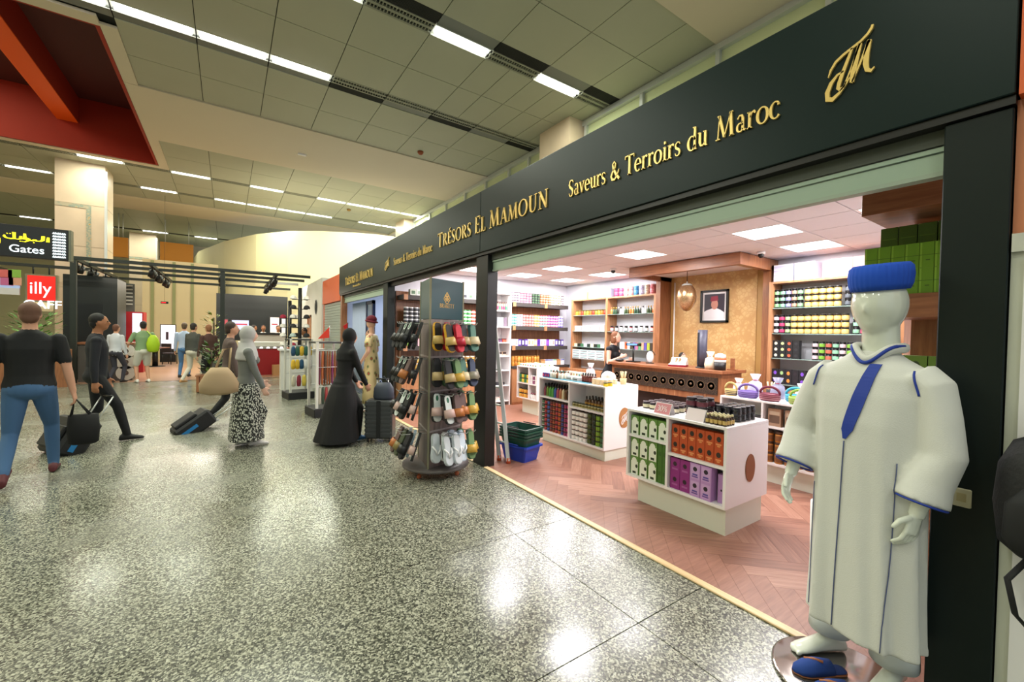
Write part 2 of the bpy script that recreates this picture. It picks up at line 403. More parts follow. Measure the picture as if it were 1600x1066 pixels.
# small fittings on the soffit
p = at(472, 239, 'z', CEIL_Z); tag(MB().box(-.12, -.03, -.05, .12, .03, 0).build('sensor', M_WHITE, None, (p.x, p.y, CEIL_Z-.031)), 'small white box fixed to the wide plain soffit', 'sensor')
for px, py, cc in ((657, 237, '9a4a24'), (545, 327, '8a6a30')):
    p = at(px, py, 'z', CEIL_Z); tag(MB().lathe([(.09, 0), (.09, -.04), (.05, -.09), (.0, -.1)], n=12).build('smoke_detector', C(cc), None, (p.x, p.y, CEIL_Z)), 'small %s smoke detector on a ceiling panel' % ('rust-brown' if cc[0] == '9' else 'ochre'), 'smoke detector')

# ================================================================== COLUMNS
def _mosaic(nt, bs):
    v = scaled_pos(nt, (1, 1, 1)); vo = N(nt, 'ShaderNodeTexVoronoi', Scale=9.); nt.links.new(v, vo.inputs['Vector'])
    nt.links.new(ramp(nt, vo.outputs['Distance'], [(.1, 'c9923a'), (.3, 'b9b59a'), (.5, '8b9a8c'), (.7, 'b7ac92')]), bs.inputs['Base Color'])
M_MOS = ramp_mat('mosaic_band', _mosaic)
def column(x, y, label, w=1.22, band=True):
    t = thing('column', label, 'column', (x, y, 0)); t['kind'] = 'structure'
    MB().box(0, 0, 0, w, w, CEIL_Z).build('shaft', M_STONE, t)
    for k in range(1, 5): MB().box(-.004, -.004, k*1.42-.006, w+.004, w+.004, k*1.42+.006).build('joint', mat('stone_joint', 'a8977e', .6), t)
    if band:
        MB().box(0, -.012, 5.55, .87, -.002, 5.67).box(.75, -.012, .3, .87, -.002, 5.55).build('mosaic_border', M_MOS, t)
    MB().box(w-.02, -.01, 0, w+.05, .06, CEIL_Z-.2).build('corner_strip', M_ALU, t)
    return t
column(-4.75, 20.1, 'big beige stone column with a mosaic border, beside the gates board')
column(-4.80, 33.2, 'farther beige stone column between the orange panels')
column(7.14, 8.12, 'beige stone column end rising behind the long dark fascia', band=False)
column(7.14, 20.15, 'beige stone column beside the tall curved cream wall', band=False)
column(-16.8+12, 33.2+12.9-13, '', 0.01, False) if 0 else None

# ================================================================== WALLS OF THE HALL AND CLERESTORY
struct(MB().box(7.62, -6, 3.0, 7.9, 44, 6.15).box(7.62, -6, 7.0, 7.9, 44, CEIL_Z+.06).build('wall_right', M_SOFFIT))
struct(MB().box(-14.2, -6, 0, -14, 44, CEIL_Z+.06).build('wall_left', M_CREAM)); struct(MB().box(-14, 44, 0, 8, 44.2, CEIL_Z+.06).build('wall_back', M_CREAM))
win = thing('window_1', 'band of clerestory panes above the dark fascia', 'window', (7.62, 0, 6.1)); win['kind'] = 'structure'
M_PANE = mat('clerestory_glass_reflection', 'd0d8a8', .12, spec=1.0)  # pale base colour stands in for the bright ceiling reflected in the glass
mull = [-1.0, .98, 2.74, 4.5, 6.26, 8.02, 9.4, 10.5, 11.6, 13.1, 14.68, 16.4, 18.1, 20.1]
for a, b in zip(mull, mull[1:]):
    MB().box(.05, a+.03, .05, .08, b-.03, .87).build('pane', M_PANE, win)
for a in mull: MB().box(-.03, a-.04, .0, .09, a+.04, .92).build('mullion', M_ALU, win)
MB().box(-.05, -1, .87, .1, 20.1, 1.0).box(-.05, -1, 0, .1, 20.1, .06).build('window_frame', M_ALU, win)
# curved cream wall far down the hall
pts = [(7.12, 20.35), (6.0, 20.42), (5.1, 20.68), (3.57, 21.44), (2.34, 22.42), (1.14, 24.2), (-.17, 27.3), (-1.48, 32.0), (-1.9, 35.5)]
mb = MB(); rings = []
for i, (x, y) in enumerate(pts):
    a = pts[max(0, i-1)]; b = pts[min(len(pts)-1, i+1)]; t = Vector((b[0]-a[0], b[1]-a[1], 0)).normalized(); n = Vector((t.y, -t.x, 0))*-.25
    rings.append([(x, y, 0), (x, y, 6.2), (x+n.x*-1, y+n.y*-1, 6.2), (x-n.x, y-n.y, 0)])
struct(mb.loft(rings, sm=False).build('wall_curved', M_CREAM), 'tall cream wall curving away behind the cafe frame', 'wall')

area('wall_washer_glow', (2.0, 17.6, 3.5), 1.2, .3, 105, (1., .93, .75), (math.radians(115), 0, math.radians(-25)))
# ================================================================== SHOP SHELL
SC = 2.80
struct(MB().box(FX+.1, 8.05, 0, 7.3, 8.25, 3.0).build('wall_left', M_WALL)); struct(MB().box(7.12, .15, 0, 7.3, 8.05, 3.0).build('wall_back', M_WALL))
struct(MB().box(FX+.1, .15, 0, 7.12, .35, 3.0).build('wall_right', M_WALL))
sceil = struct(MB().box(FX+.12, .15, SC+.03, 7.3, 8.25, SC+.2).build('ceiling', mat('tee_bar', 'c9bfc0', .5)))
M_STILE = mat('mineral_ceiling_tile', 'e6dfe0', .8, noise=.02, nscale=20)
st_me = MB().box(.006, .006, 0, .594, .594, .02).mesh('ceiling_tile', M_STILE)
st_ed = MB().box(.006, .006, 0, .40, .594, .02).mesh('ceiling_tile', M_STILE)
LEDS = {(5.17, 2.4), (6.37, 2.4), (3.97, 2.4), (5.17, 4.2), (3.97, 4.2), (5.17, 6.0), (6.37, 6.0), (3.97, 6.0), (5.17, 7.2), (6.37, 7.2), (5.17, 1.2), (3.97, 7.2)}
for i in range(8):
    for j in range(13):
        x, y = 2.47+.6*i+.0, .3+.6*j
        c = (round(x+.3+.0, 2)+.0, round(y+.3, 2))
        if any(abs(c[0]-a) < .32 and abs(c[1]-b) < .32 and abs(x+.3-a) < .3 for a, b in LEDS): continue
        if x < 2.6: continue
        place('ceiling_tile', st_me if x < 6.6 else st_ed, sceil, (x, y, SC))
led_fr = MB().box(-.296, -.296, 0, .296, -.27, .02).box(-.296, .27, 0, .296, .296, .02).box(-.296, -.27, 0, -.27, .27, .02).box(.27, -.27, 0, .296, .27, .02).mesh('frame', M_WHITE)
led_df = MB().box(-.27, -.27, .006, .27, .27, .02).mesh('diffuser', M_LED)
for a, b in sorted(LEDS):
    t = thing('square_ceiling_light', 'square white light panel set in the shop ceiling', 'ceiling light', (a, b, SC), 0, 'square ceiling light panels')
    place('frame', led_fr, t); place('diffuser', led_df, t)
    area('panel_glow', (0, 0, -.01), .52, .52, PANEL_W, SHOP_COL, (0, 0, 0), t)

# ================================================================== SHOP FRONT
SY0, SY1 = .27, 11.92
fa = thing('fascia', 'long dark fascia board with gold lettering over the shop front', 'shop sign', (FX, 0, 0)); fa['kind'] = 'structure'
MB().box(-.03, SY0, 2.53, .1, 4.352, 3.25, bev=.004).build('fascia_panel', M_SIGN, fa)
MB().box(-.03, 4.358, 2.53, .1, SY1, 3.25, bev=.004).build('fascia_panel', M_SIGN, fa)
MB().box(-.015, SY0, 2.495, .1, SY1, 2.528).build('fascia_lip', M_BLACK, fa)
MB().box(.1, SY0, 3.0, 5.2, SY1, 3.06).build('roof_board', M_GREY, fa)
def pillar(y0, y1, label, m=M_PIL, x1=.14):
    o = MB().box(0, 0, 0, x1, y1-y0, 2.49, bev=.004).build('pillar', m, None, (FX, y0, 0)); tag(o, label, 'pillar'); o['kind'] = 'structure'
    return o
pillar(.275, .465, 'wide black-green pillar at the near end of the shop front'); pillar(4.215, 4.485, 'black pillar between the two shop openings', M_BLACK)
pillar(7.9, 8.17, 'slim dark pillar beside the blue-lit shop', M_PIL); pillar(11.72, 11.88, 'brown post at the far end of the long fascia', M_WOOD)
# rolled-up shutter over the wide opening and the blue shop
def shutter(y0, y1, label):
    t = thing('roller_shutter', label, 'shutter', (FX+.05, y0, 2.3))
    L = y1-y0
    MB().box(.0, 0, .13, .05, L, .195).build('guide_rail', M_SHUTD, t)
    MB().box(.01, 0, .105, .05, L, .125).build('slat', M_SHUT, t)
    MB().box(.02, 0, .022, .06, L, .1).build('slat', M_SHUT, t)
    MB().box(.012, 0, 0, .07, L, .02).build('bottom_bar', mat('shutter_bar', 'a3b3a2', .4), t)
shutter(.467, 4.213, 'grey-green roller shutter rolled up over the wide shop opening'); shutter(8.172, 11.71, 'rolled-up shutter above the blue-lit shop')
MB().box(FX+.05, 4.487, 2.42, FX+.1, 7.898, 2.494).build('trim_2', M_BLACK)['kind'] = 'structure'
# socket plates on the pillars
def plate(loc, label, w=.07, h=.09):
    t = thing('socket_plate', label, 'switch', loc)
    MB().box(-.012, 0, 0, 0, w, h, bev=.003).build('plate', C('d9d2b2'), t)
    MB().box(-.015, w*.25, h*.3, -.012, w*.75, h*.75).build('switch_face', C('c7b98a'), t)
plate((FX-.001, .345, .905), 'cream socket plate with an orange print on the near pillar', .055, .075)
plate((FX-.001, 4.40, 1.02), 'cream socket plate on the black pillar behind the slippers', .07, .12)
# neighbour on the near side: orange fascia, pale wall
struct(MB().box(FX-.03, -4, 2.52, FX+.1, .262, 3.6).build('wall_fascia', M_ORANGEB)); struct(MB().box(FX+.02, -4, 0, FX+.15, .27, 1.95, 0).box(FX+.03, -4, 1.95, FX+.15, .27, 2.52, 1).box(FX-.0, -4, 1.93, FX+.02, .268, 2.0, 2).build('wall_side', [mat('pale_panel', 'c7c9bb', .5), mat('terracotta_panel', 'cb7f5a', .5), M_ALU]))
struct(MB().box(FX+.005, .18, .0, FX+.02, .235, 1.9).build('trim_3', M_WHITE))
# neighbour beyond: orange fascia, closed shutter, white wall with a door
struct(MB().box(FX, 11.95, 2.38, FX+.1, 14.45, 3.1).build('wall_fascia', M_ORANGEB))
sh = thing('closed_shutter', 'closed grey slatted shutter below the orange fascia', 'shutter', (FX+.05, 12.0, 0)); sl = MB().box(0, 0, 0, .03, 2.4, .075, bev=.008).mesh('slat', mat('zinc_slat', '9fa89c', .45))
for k in range(30): place('slat', sl, sh, (0, 0, .002+.079*k))
MB().box(0, 2.42, 0, .1, 2.55, 2.4).box(0, -.07, 0, .1, -.01, 2.4).build('side_post', M_ORANGEB, sh)
struct(MB().box(FX, 14.6, 0, FX+.2, 16.55, 3.25).box(FX, 17.35, 0, FX+.2, 19.2, 3.25).box(FX, 16.55, 2.1, FX+.2, 17.35, 3.25).box(FX+.2, 14.6, 0, 5.5, 14.8, 3.25).build('wall_white', C('d8d6cc', .6)))
d1 = thing('door_1', 'brown wooden door in the white wall past the shutter', 'door', (FX, 16.55, 0)); d1['kind'] = 'structure'
MB().box(-.03, 0, 0, .05, .08, 2.1).box(-.03, .72, 0, .05, .8, 2.1).box(-.03, 0, 2.02, .05, .8, 2.1).build('door_frame', M_WOODL, d1)
MB().box(.0, .08, 0, .05, .72, 2.02).build('door_leaf', M_WOOD, d1)
t = thing('wall_emblem', 'round dark ring emblem on the white wall above the door', 'emblem', (FX-.005, 15.6, 2.35))
MB().lathe([(.21, 0), (.21, .006), (.25, .006), (.25, 0), (.21, 0)], n=28).build('ring', C('5b5f60'), t, rot=(0, PI/2*-1, 0))
MB().lathe([(.06, 0), (.06, .006), (.09, .006), (.09, 0), (.06, 0)], (0, 0, 0), 20).build('inner_ring', C('5b5f60'), t, (0, 0, .07), (0, -PI/2, 0)); MB().lathe([(.06, 0), (.06, .006), (.09, .006), (.09, 0), (.06, 0)], (0, 0, 0), 20).build('inner_ring', C('5b5f60'), t, (0, 0, -.08), (0, -PI/2, 0))
# orange boards far away under the ceiling
for a, b in ((at(176, 395, 'y', 28).x, at(200, 395, 'y', 28).x), (at(250, 395, 'y', 28).x, at(302, 395, 'y', 28).x)):
    t = thing('ochre_banner', 'ochre-orange board hanging beyond the far columns', 'banner', (0, 0, 0), 0, 'ochre boards beyond the columns'); MB().box(a, 28, at(275, 409, 'y', 28).z, b, 28.2, at(275, 380, 'y', 28).z).build('board', mat('ochre_panel', 'c07a12', .6), t); [MB().tube([(q, 28.1, at(275, 380, 'y', 28).z), (q, 28.1, CEIL_Z)], .02, 6).build('hanger_rod', M_ALU, t) for q in (a+.2, b-.2)]
# ================================================================== BLUE SHOP behind the female mannequin
struct(MB().box(FX+.12, 8.27, 0, 6.0, 8.35, 3.0).box(FX+.12, 11.9, 0, 6, 12.0, 3.0).build('wall_blue_shop', C('b9c3d8', .6))); struct(MB().box(5.9, 8.35, 0, 6.0, 11.9, 3.0, 0).box(5.88, 8.4, .9, 5.9, 10.0, 2.1, 1).build('wall_blue_back', [C('e4e8f2', .6), C('2c4d8c', .5)]))
struct(MB().box(FX+.12, 8.27, 2.8, 6, 12, 2.95).build('ceiling', M_WALL)); struct(MB().box(FX, 8.25, -.2, 6, 12, 0).build('floor', M_TERR))
t = thing('square_ceiling_light', 'light panel in the ceiling of the blue-lit shop', 'ceiling light', (4.2, 10.2, 2.79)); place('frame', led_fr, t); place('diffuser', led_df, t); area('panel_glow', (0, 0, -.02), 1, 1, 70, (.9, .95, 1.), (0, 0, 0), t)
bl = thing('sliding_door', 'dark blue framed glass door leaf of the blue-lit shop', 'door', (FX+.25, 9.75, 0))
MB().box(0, 0, 0, .06, .08, 2.28).box(0, .5, 0, .06, .58, 2.28).box(0, 0, 2.2, .06, .58, 2.28).build('door_frame', C('1f2f55', .4), bl); MB().box(.02, .08, 0, .035, .5, 2.2).build('pane', C('8fa0bd', .2), bl)
bc = thing('window_blind', 'pale blue pleated blind inside the blue-lit shop', 'blind', (FX+.3, 10.35, 0))
for k in range(9): MB().tube([(0, .07+.14*k, .05), (0, .07+.14*k, 2.28)], .068, 8).build('pleat', C('a9b6d2', .6), bc)
# ================================================================== GOLD SERIF LETTERING (stroke font, cap height 1)
TK, TN = .15, .055
def stem(x, y0=0., y1=1., w=TK, s0=True, s1=True, sl=.13):
    st = [[(x, y0, w), (x, y1, w)]]
    if s0: st.append([(x-sl, y0+.02, .04), (x+sl, y0+.02, .04)])
    if s1: st.append([(x-sl, y1-.02, .04), (x+sl, y1-.02, .04)])
    return st
def arc(cx, cy, rx, ry, a0, a1, thick=TK, thin=TN, n=14):
    out = []
    for i in range(n+1):
        a = math.radians(a0+(a1-a0)*i/n); k = abs(math.cos(a))
        out.append((cx+rx*math.cos(a), cy+ry*math.sin(a), thin+(thick-thin)*k*k))
    return [out]
def ln(x0, y0, x1, y1, w=TN, w1=None): return [[(x0, y0, w), (x1, y1, w if w1 is None else w1)]]
def sfig(x, h, w):   # an S in a box of width w and height h
    p = [(.92, .80), (.75, .95), (.5, .98), (.22, .90), (.12, .73), (.25, .58), (.5, .5), (.75, .41), (.88, .26), (.76, .08), (.5, .02), (.25, .05), (.08, .22)]
    ww = [.04, .06, .06, .09, .12, .15, .16, .15, .12, .09, .06, .06, .05]
    return [[(x+a*w, b*h, c*min(1, h+.1)) for (a, b), c in zip(p, ww)]]
GLY = {
 'T': (.80, stem(.40, s1=False)+ln(.03, .965, .77, .965, .06)+ln(.04, .99, .04, .82, .04)+ln(.76, .99, .76, .82, .04)),
 'R': (.80, stem(.20)+arc(.32, .74, .27, .235, 90, -90)+ln(.2, .975, .34, .975)+ln(.2, .505, .34, .505)+ln(.36, .5, .72, .0, .12, .14)+ln(.64, .02, .84, .02, .04)),
 'E': (.68, stem(.20)+ln(.2, .975, .6, .975)+ln(.2, .52, .5, .52)+ln(.2, .025, .62, .025)+ln(.6, .99, .6, .8, .04)+ln(.62, .01, .62, .22, .04)+ln(.5, .6, .5, .44, .03)),
 'S': (.60, sfig(.03, 1, .52)), 'L': (.62, stem(.20)+ln(.2, .025, .58, .025)+ln(.58, .01, .58, .24, .04)),
 'O': (.92, arc(.46, .5, .38, .48, 0, 360, .15, .055, 28)),
 'M': (1.08, ln(.16, 0, .24, .97, .05)+ln(.22, .98, .52, .06, .13)+ln(.52, .04, .84, .97, .05)+[[(.84, .98, .15), (.92, 0, .15)]]+ln(.04, .02, .28, .02, .04)+ln(.80, .02, 1.04, .02, .04)+ln(.12, .98, .26, .98, .04)+ln(.8, .98, .96, .98, .04)),
 'A': (.82, ln(.12, 0, .42, .98, .055)+ln(.42, .99, .72, 0, .15)+ln(.2, .33, .6, .33, .05)+ln(.01, .02, .24, .02, .04)+ln(.58, .02, .84, .02, .04)),
 'U': (.84, [[(.2, .98, .15), (.2, .35, .15), (.24, .14, .13), (.36, .04, .08), (.5, .03, .06), (.62, .12, .06), (.68, .3, .055), (.68, .98, .055)]]+ln(.07, .98, .33, .98, .04)+ln(.56, .98, .8, .98, .04)),
 'N': (.92, ln(.2, 0, .2, .95, .055)+ln(.17, .97, .74, .03, .15)+ln(.74, .0, .74, .98, .055)+ln(.07, .02, .33, .02, .04)+ln(.62, .98, .86, .98, .04)+ln(.04, .98, .22, .98, .04)),
 'B': (.72, stem(.20)+arc(.32, .755, .22, .22, 90, -90)+arc(.32, .28, .3, .255, 90, -90)+ln(.2, .975, .34, .975)+ln(.2, .53, .36, .53)+ln(.2, .025, .34, .025)),
 'K': (.80, stem(.20)+ln(.24, .45, .68, .98, .05)+ln(.36, .56, .72, 0, .14)+ln(.58, .02, .84, .02, .04)+ln(.56, .98, .8, .98, .04)),
 'I': (.40, stem(.20)), 'C': (.8, arc(.46, .5, .38, .48, 45, 315, .15, .055, 22)),
 'a': (.54, [[(.1, .54, .07), (.2, .66, .06), (.33, .64, .09), (.38, .5, .13), (.38, .12, .13), (.46, .03, .06), (.54, .06, .04)]]+arc(.24, .18, .15, .17, 20, 340, .11, .05, 16)+ln(.3, .36, .38, .40, .05)),
 'v': (.56, ln(.1, .62, .29, .02, .13, .1)+ln(.29, .02, .48, .62, .05)+ln(0, .63, .2, .63, .04)+ln(.38, .63, .56, .63, .04)),
 'e': (.52, arc(.27, .32, .21, .31, 0, 310, .14, .05, 22)+ln(.1, .35, .47, .35, .05)),
 'u': (.60, [[(.14, .62, .13), (.14, .2, .13), (.2, .06, .09), (.3, .04, .06), (.44, .16, .05)]]+[[(.46, .64, .13), (.46, .04, .13)]]+ln(.02, .63, .15, .63, .04)+ln(.46, .02, .58, .02, .04)+ln(.34, .63, .46, .63, .04)),
 'r': (.44, stem(.14, 0, .64, .13, True, False)+[[(.16, .42, .05), (.26, .6, .06), (.36, .62, .1), (.42, .54, .08)]]+ln(.02, .63, .16, .63, .04)),
 's': (.42, sfig(.02, .64, .38)), 'o': (.58, arc(.29, .32, .24, .31, 0, 360, .14, .05, 24)),
 'i': (.32, stem(.16, 0, .64, .13, True, False)+ln(.03, .63, .18, .63, .04)+[[(.16, .78, .12), (.16, .9, .12)]]),
 'd': (.60, arc(.27, .31, .22, .31, 20, 340, .14, .05, 20)+[[(.46, .98, .13), (.46, .03, .13)]]+ln(.33, .98, .46, .98, .04)+ln(.46, .02, .58, .02, .04)),
 'c': (.48, arc(.27, .32, .22, .31, 50, 320, .14, .05, 20)+[[(.4, .56, .1), (.41, .48, .1)]]),
 '&': (.84, [[(.78, .5, .05), (.6, .2, .07), (.4, .02, .1), (.18, .06, .13), (.08, .24, .14), (.2, .46, .1), (.42, .64, .08), (.46, .84, .08), (.34, .98, .06), (.2, .86, .09), (.26, .64, .13), (.5, .3, .15), (.8, .0, .14)]]),
 ' ': (.36, []), '3': (.6, arc(.27, .74, .2, .23, 150, -90)+arc(.27, .27, .25, .25, 90, -150)), '0': (.64, arc(.32, .5, .25, .48, 0, 360, .16, .07, 20)),
 '%': (.9, arc(.2, .74, .14, .22, 0, 360, .09, .06, 14)+arc(.7, .26, .14, .22, 0, 360, .09, .06, 14)+ln(.2, 0, .7, 1, .07)),
 'P': (.7, stem(.20)+arc(.32, .74, .27, .235, 90, -90)+ln(.2, .975, .34, .975)+ln(.2, .505, .34, .505)),
}
GLY['É'] = (.68, GLY['E'][1]+ln(.3, 1.08, .48, 1.26, .07, .05))
def ribbon(st):
    """variable-width stroke -> quads (2-D)"""
    L, R = [], []
    for i, (x, y, wd) in enumerate(st):
        a = st[max(0, i-1)]; b = st[min(len(st)-1, i+1)]; dx, dy = b[0]-a[0], b[1]-a[1]; l = math.hypot(dx, dy) or 1
        nx, ny = -dy/l*wd/2, dx/l*wd/2; L.append((x+nx, y+ny)); R.append((x-nx, y-ny))
    return L, R
def add_stroke(mb, st, fn, depth, mi=0):
    """fn(u,v,d): 2-D letter point plus depth -> 3-D"""
    L, R = ribbon(st); n = len(L)
    vs = [fn(*p, depth) for p in L]+[fn(*p, depth) for p in R]+[fn(*p, 0) for p in L]+[fn(*p, 0) for p in R]; fs = []
    for i in range(n-1):
        fs += [(i, i+1, n+i+1, n+i), (2*n+i, 2*n+i+1, i+1, i), (n+i, n+i+1, 3*n+i+1, 3*n+i)]
    fs += [(0, n, 3*n, 2*n), (n-1, 2*n-1, 4*n-1, 3*n-1)]
    mb.add(vs, fs, mi)
def text_w(t, caps1=1., gap=.06): return sum(GLY[c][0]*(caps1 if i and c.isupper() and False else 1)+gap for i, c in enumerate(t))-gap
def letters(parent, text, fn, mat_, depth=.012, gap=.06, big_first=0.):
    """one mesh per letter, children of the board that carries them; fn works in units of cap height"""
    x = 0.; prev = ' '
    for c in text:
        wd, st = GLY[c]; k = 1.+(big_first if prev == ' ' else 0.)
        if st:
            mb = MB()
            for s in st: add_stroke(mb, [(a*k+x, b*k, q*k) for a, b, q in s], fn, depth)
            mb.build('letter', mat_, parent)
        x += wd*k+gap; prev = c
    return x
def fascia_text(text, y0, y1, z0, h, gap=.06, big=0., slant=0.):
    W = sum(GLY[c][0]*(1+(big if i == 0 or text[i-1] == ' ' else 0))+gap for i, c in enumerate(text)); kx = (y0-y1)/W
    letters(fa, text, lambda u, v, d: (-.0305-d, y0-(u+slant*v)*kx, z0+v*h), M_GOLD, .012, gap, big)
fascia_text('TRÉSORS EL MAMOUN', 5.55, 3.06, 2.765, .17, .05, .18)
fascia_text('Saveurs & Terroirs du Maroc', 2.79, 1.09, 2.775, .145, .04)
fascia_text('Saveurs & Terroirs du Maroc', 7.45, 5.74, 2.755, .13, .05)
fascia_text('TRÉSORS EL MAMOUN', 11.2, 8.75, 2.70, .17, .05, .18)
fascia_text('Saveurs du Maroc', 10.4, 9.7, 2.60, .05, .05)
# the interlaced TM logo: strokes measured on the fascia, brush widths in cap units
LOGO = [
 [(.02, .42, .02), (.07, .55, .05), (.18, .68, .06), (.34, .76, .055), (.52, .82, .05), (.70, .88, .05), (.84, .96, .055), (.92, 1.05, .06), (.93, 1.10, .05)],
 [(.53, .82, .05), (.44, .62, .07), (.33, .38, .085), (.27, .22, .09), (.25, .13, .085), (.30, .08, .07), (.38, .12, .04), (.42, .2, .03)],
 [(.36, .43, .03), (.22, .40, .05), (.09, .28, .09), (.01, .12, .11), (.02, -.02, .11), (.13, -.06, .09), (.28, .02, .06), (.44, .18, .04), (.5, .26, .025)],
 [(.40, .17, .03), (.52, .42, .04), (.66, .78, .045), (.69, .84, .05)],
 [(.69, .84, .085), (.62, .56, .115), (.57, .34, .12), (.54, .14, .09)],
 [(.54, .13, .03), (.70, .44, .045), (.84, .76, .06), (.88, .83, .07)],
 [(.88, .83, .09), (.83, .60, .12), (.82, .40, .115), (.85, .27, .09), (.93, .22, .06), (1.0, .27, .025)]]
def logo(parent, fn, mat_, depth):
    mb = MB()
    for s in LOGO: add_stroke(mb, s, fn, depth)
    return mb.build('logo', mat_, parent)
logo(fa, lambda u, v, d: (-.0305-d, .880-u*.185, 2.775+v*.24), M_GOLD, .012)
logo(fa, lambda u, v, d: (-.0305-d, 7.95-u*.25, 2.735+v*.19), M_GOLD, .012)
# ================================================================== SHOP FURNITURE
def rect_xf(o, label, cat, group=None): return tag(o, label, cat, group)
TOPS = {}
def island(name, label, x0, x1, y0, y1, ztop, zpl, splits, shelves, plinset=.03, disc=None, logo_on=False):
    """white display island open towards the concourse (-X); splits: y of dividers; shelves: list of (ya, yb, z)"""
    t = thing(name, label, 'display counter', (0, 0, 0)); T = .022
    MB().box(x0, y0, ztop-T, x1, y1, ztop, bev=.002).build('top', M_WHITE, t)
    MB().box(x0, y0, zpl, x1, y0+T, ztop-T).build('side_panel', M_WHITE, t); MB().box(x0, y1-T, zpl, x1, y1, ztop-T).build('side_panel', M_WHITE, t)
    MB().box(x0, y0+T, zpl, x1, y1-T, zpl+T).build('bottom_panel', M_WHITE, t)
    xm = (x0+x1)/2
    MB().box(xm, y0+T, zpl+T, xm+.012, y1-T, ztop-T).build('back_panel', M_WHITE, t)
    for s in splits: MB().box(x0, s-T/2, zpl+T, xm, s+T/2, ztop-T).build('divider', M_WHITE, t)
    for ya, yb, z in shelves: MB().box(x0+.003, ya, z-T, xm, yb, z).build('shelf', M_WHITE, t)
    MB().box(x0+plinset, y0+plinset*.4, 0, x1-plinset, y1-plinset*2.2, zpl).build('plinth', mat('plinth_white', 'd9dccd', .45), t)
    if disc:
        cx, cz, rx, rz, col = disc
        o = MB().prism([(cx+rx*math.cos(2*PI*k/36), cz+rz*math.sin(2*PI*k/36)) for k in range(36)], lambda p: (p[0], y0-.0005, p[1]), lambda p: (p[0], y0-.006, p[1])).build('disc', col, t)
        if logo_on: logo(o, lambda u, v, d: (cx-rx*.55+u*rx*1.1, y0-.0065-d*.3, cz-rz*.55+v*rz*1.05), M_WHITE, .01)
    return t
M_COPPER = mat('copper_disc', '8a4f26', .45, metal=.3)
M_COPL = mat('bronze_disc', 'b98350', .45, metal=.2)
C1 = dict(x0=3.23, x1=3.90, y0=1.75, y1=2.735, z=.872, zp=.222)
island('display_island', 'white island with boxed oils and a plain copper disc on its end', 3.23, 3.90, 1.75, 2.735, .872, .222, [2.285], [(2.285, 2.713, .632), (1.772, 2.285, .555)], .05, (3.60, .50, .075, .115, M_COPPER))
C2 = dict(x0=3.88, x1=4.50, y0=3.64, y1=4.97, z=.935, zp=.135)
island('display_island', 'white island stacked with small tins, bronze monogram disc on its end', 3.88, 4.50, 3.64, 4.97, .935, .135, [4.305], [(4.305, 4.948, .66), (3.662, 4.305, .60)], .03, (4.24, .52, .10, .13, M_COPL), True)
island('display_island', 'smaller white island in the aisle before the wooden wall unit', 4.90, 5.45, 6.35, 7.02, .93, .28, [6.62], [(6.62, 7.0, .60), (6.37, 6.62, .60)], .06)
island('display_island', 'long white island with woven baskets on top beside the mannequin', 4.90, 5.45, 1.30, 2.75, .885, .20, [2.27, 1.72], [(1.72, 2.27, .62), (1.32, 1.72, .62)], .05)

# ---- cashier desk
dk = thing('cash_desk', 'wooden cash desk with a dark carved lattice band', 'desk', (0, 0, 0))
MB().box(5.70, 3.18, 1.06, 6.36, 5.30, 1.105, bev=.004).build('desk_top', M_WOODX, dk)
MB().box(5.76, 3.22, .66, 6.30, 5.25, 1.06).build('desk_body', M_WOOD, dk)
MB().box(5.86, 3.3, 0, 6.30, 5.2, .66).build('desk_base', mat('desk_base_dark', '2a1712', .6), dk)
def _latt(nt, bs):
    v = scaled_pos(nt, (1, 1, 1)); vo = N(nt, 'ShaderNodeTexVoronoi', Scale=42.); vo.feature = 'DISTANCE_TO_EDGE'; nt.links.new(v, vo.inputs['Vector'])
    nt.links.new(ramp(nt, vo.outputs['Distance'], [(.02, '5a4430'), (.08, '22160f'), (.4, '1a100b')]), bs.inputs['Base Color'])
M_LATT = ramp_mat('carved_lattice', _latt)
lt = MB().box(5.745, 3.27, .755, 5.758, 5.19, 1.0).build('lattice_band', M_LATT, dk)
rs = MB().lathe([(.055, 0), (.055, .004), (.062, .004), (.062, 0), (.055, 0)], n=16, sm=False).lathe([(.02, 0), (.02, .005), (.0, .006)], n=8).mesh('rosette', mat('rosette', '6a543c', .5))
for k in range(12): place('rosette', rs, lt, (5.744, 3.36+.16*k, .878), (0, -PI/2, 0))
for k in range(4): MB().box(5.752, 3.45+.5*k, .665, 5.76, 3.462+.5*k, .752).build('seam', M_WOODL, dk)

# ---- back wall: gold panel in a wooden portal, canopy
def _gold(nt, bs):
    v = scaled_pos(nt, (1, 1, 1)); 
    vo = N(nt, 'ShaderNodeTexVoronoi', Scale=15.); vo.feature = 'DISTANCE_TO_EDGE'; nt.links.new(v, vo.inputs['Vector'])
    wv = N(nt, 'ShaderNodeTexWave', Scale=6., Distortion=4., Detail=1.); nt.links.new(v, wv.inputs['Vector'])
    ml = nt.nodes.new('ShaderNodeMath'); ml.operation = 'MULTIPLY'; nt.links.new(vo.outputs['Distance'], ml.inputs[0]); nt.links.new(wv.outputs['Fac'], ml.inputs[1])
    nt.links.new(ramp(nt, ml.outputs[0], [(.0, 'bd925a'), (.05, 'cba56c'), (.3, 'd0ac74')]), bs.inputs['Base Color'])
    bp = nt.nodes.new('ShaderNodeBump'); bp.inputs['Strength'].default_value = .5; bp.inputs['Distance'].default_value = .02
    nt.links.new(ml.outputs[0], bp.inputs['Height']); nt.links.new(bp.outputs['Normal'], bs.inputs['Normal']); bs.inputs['Roughness'].default_value = .45
M_GOLDW = ramp_mat('gold_relief_wallpaper', _gold)
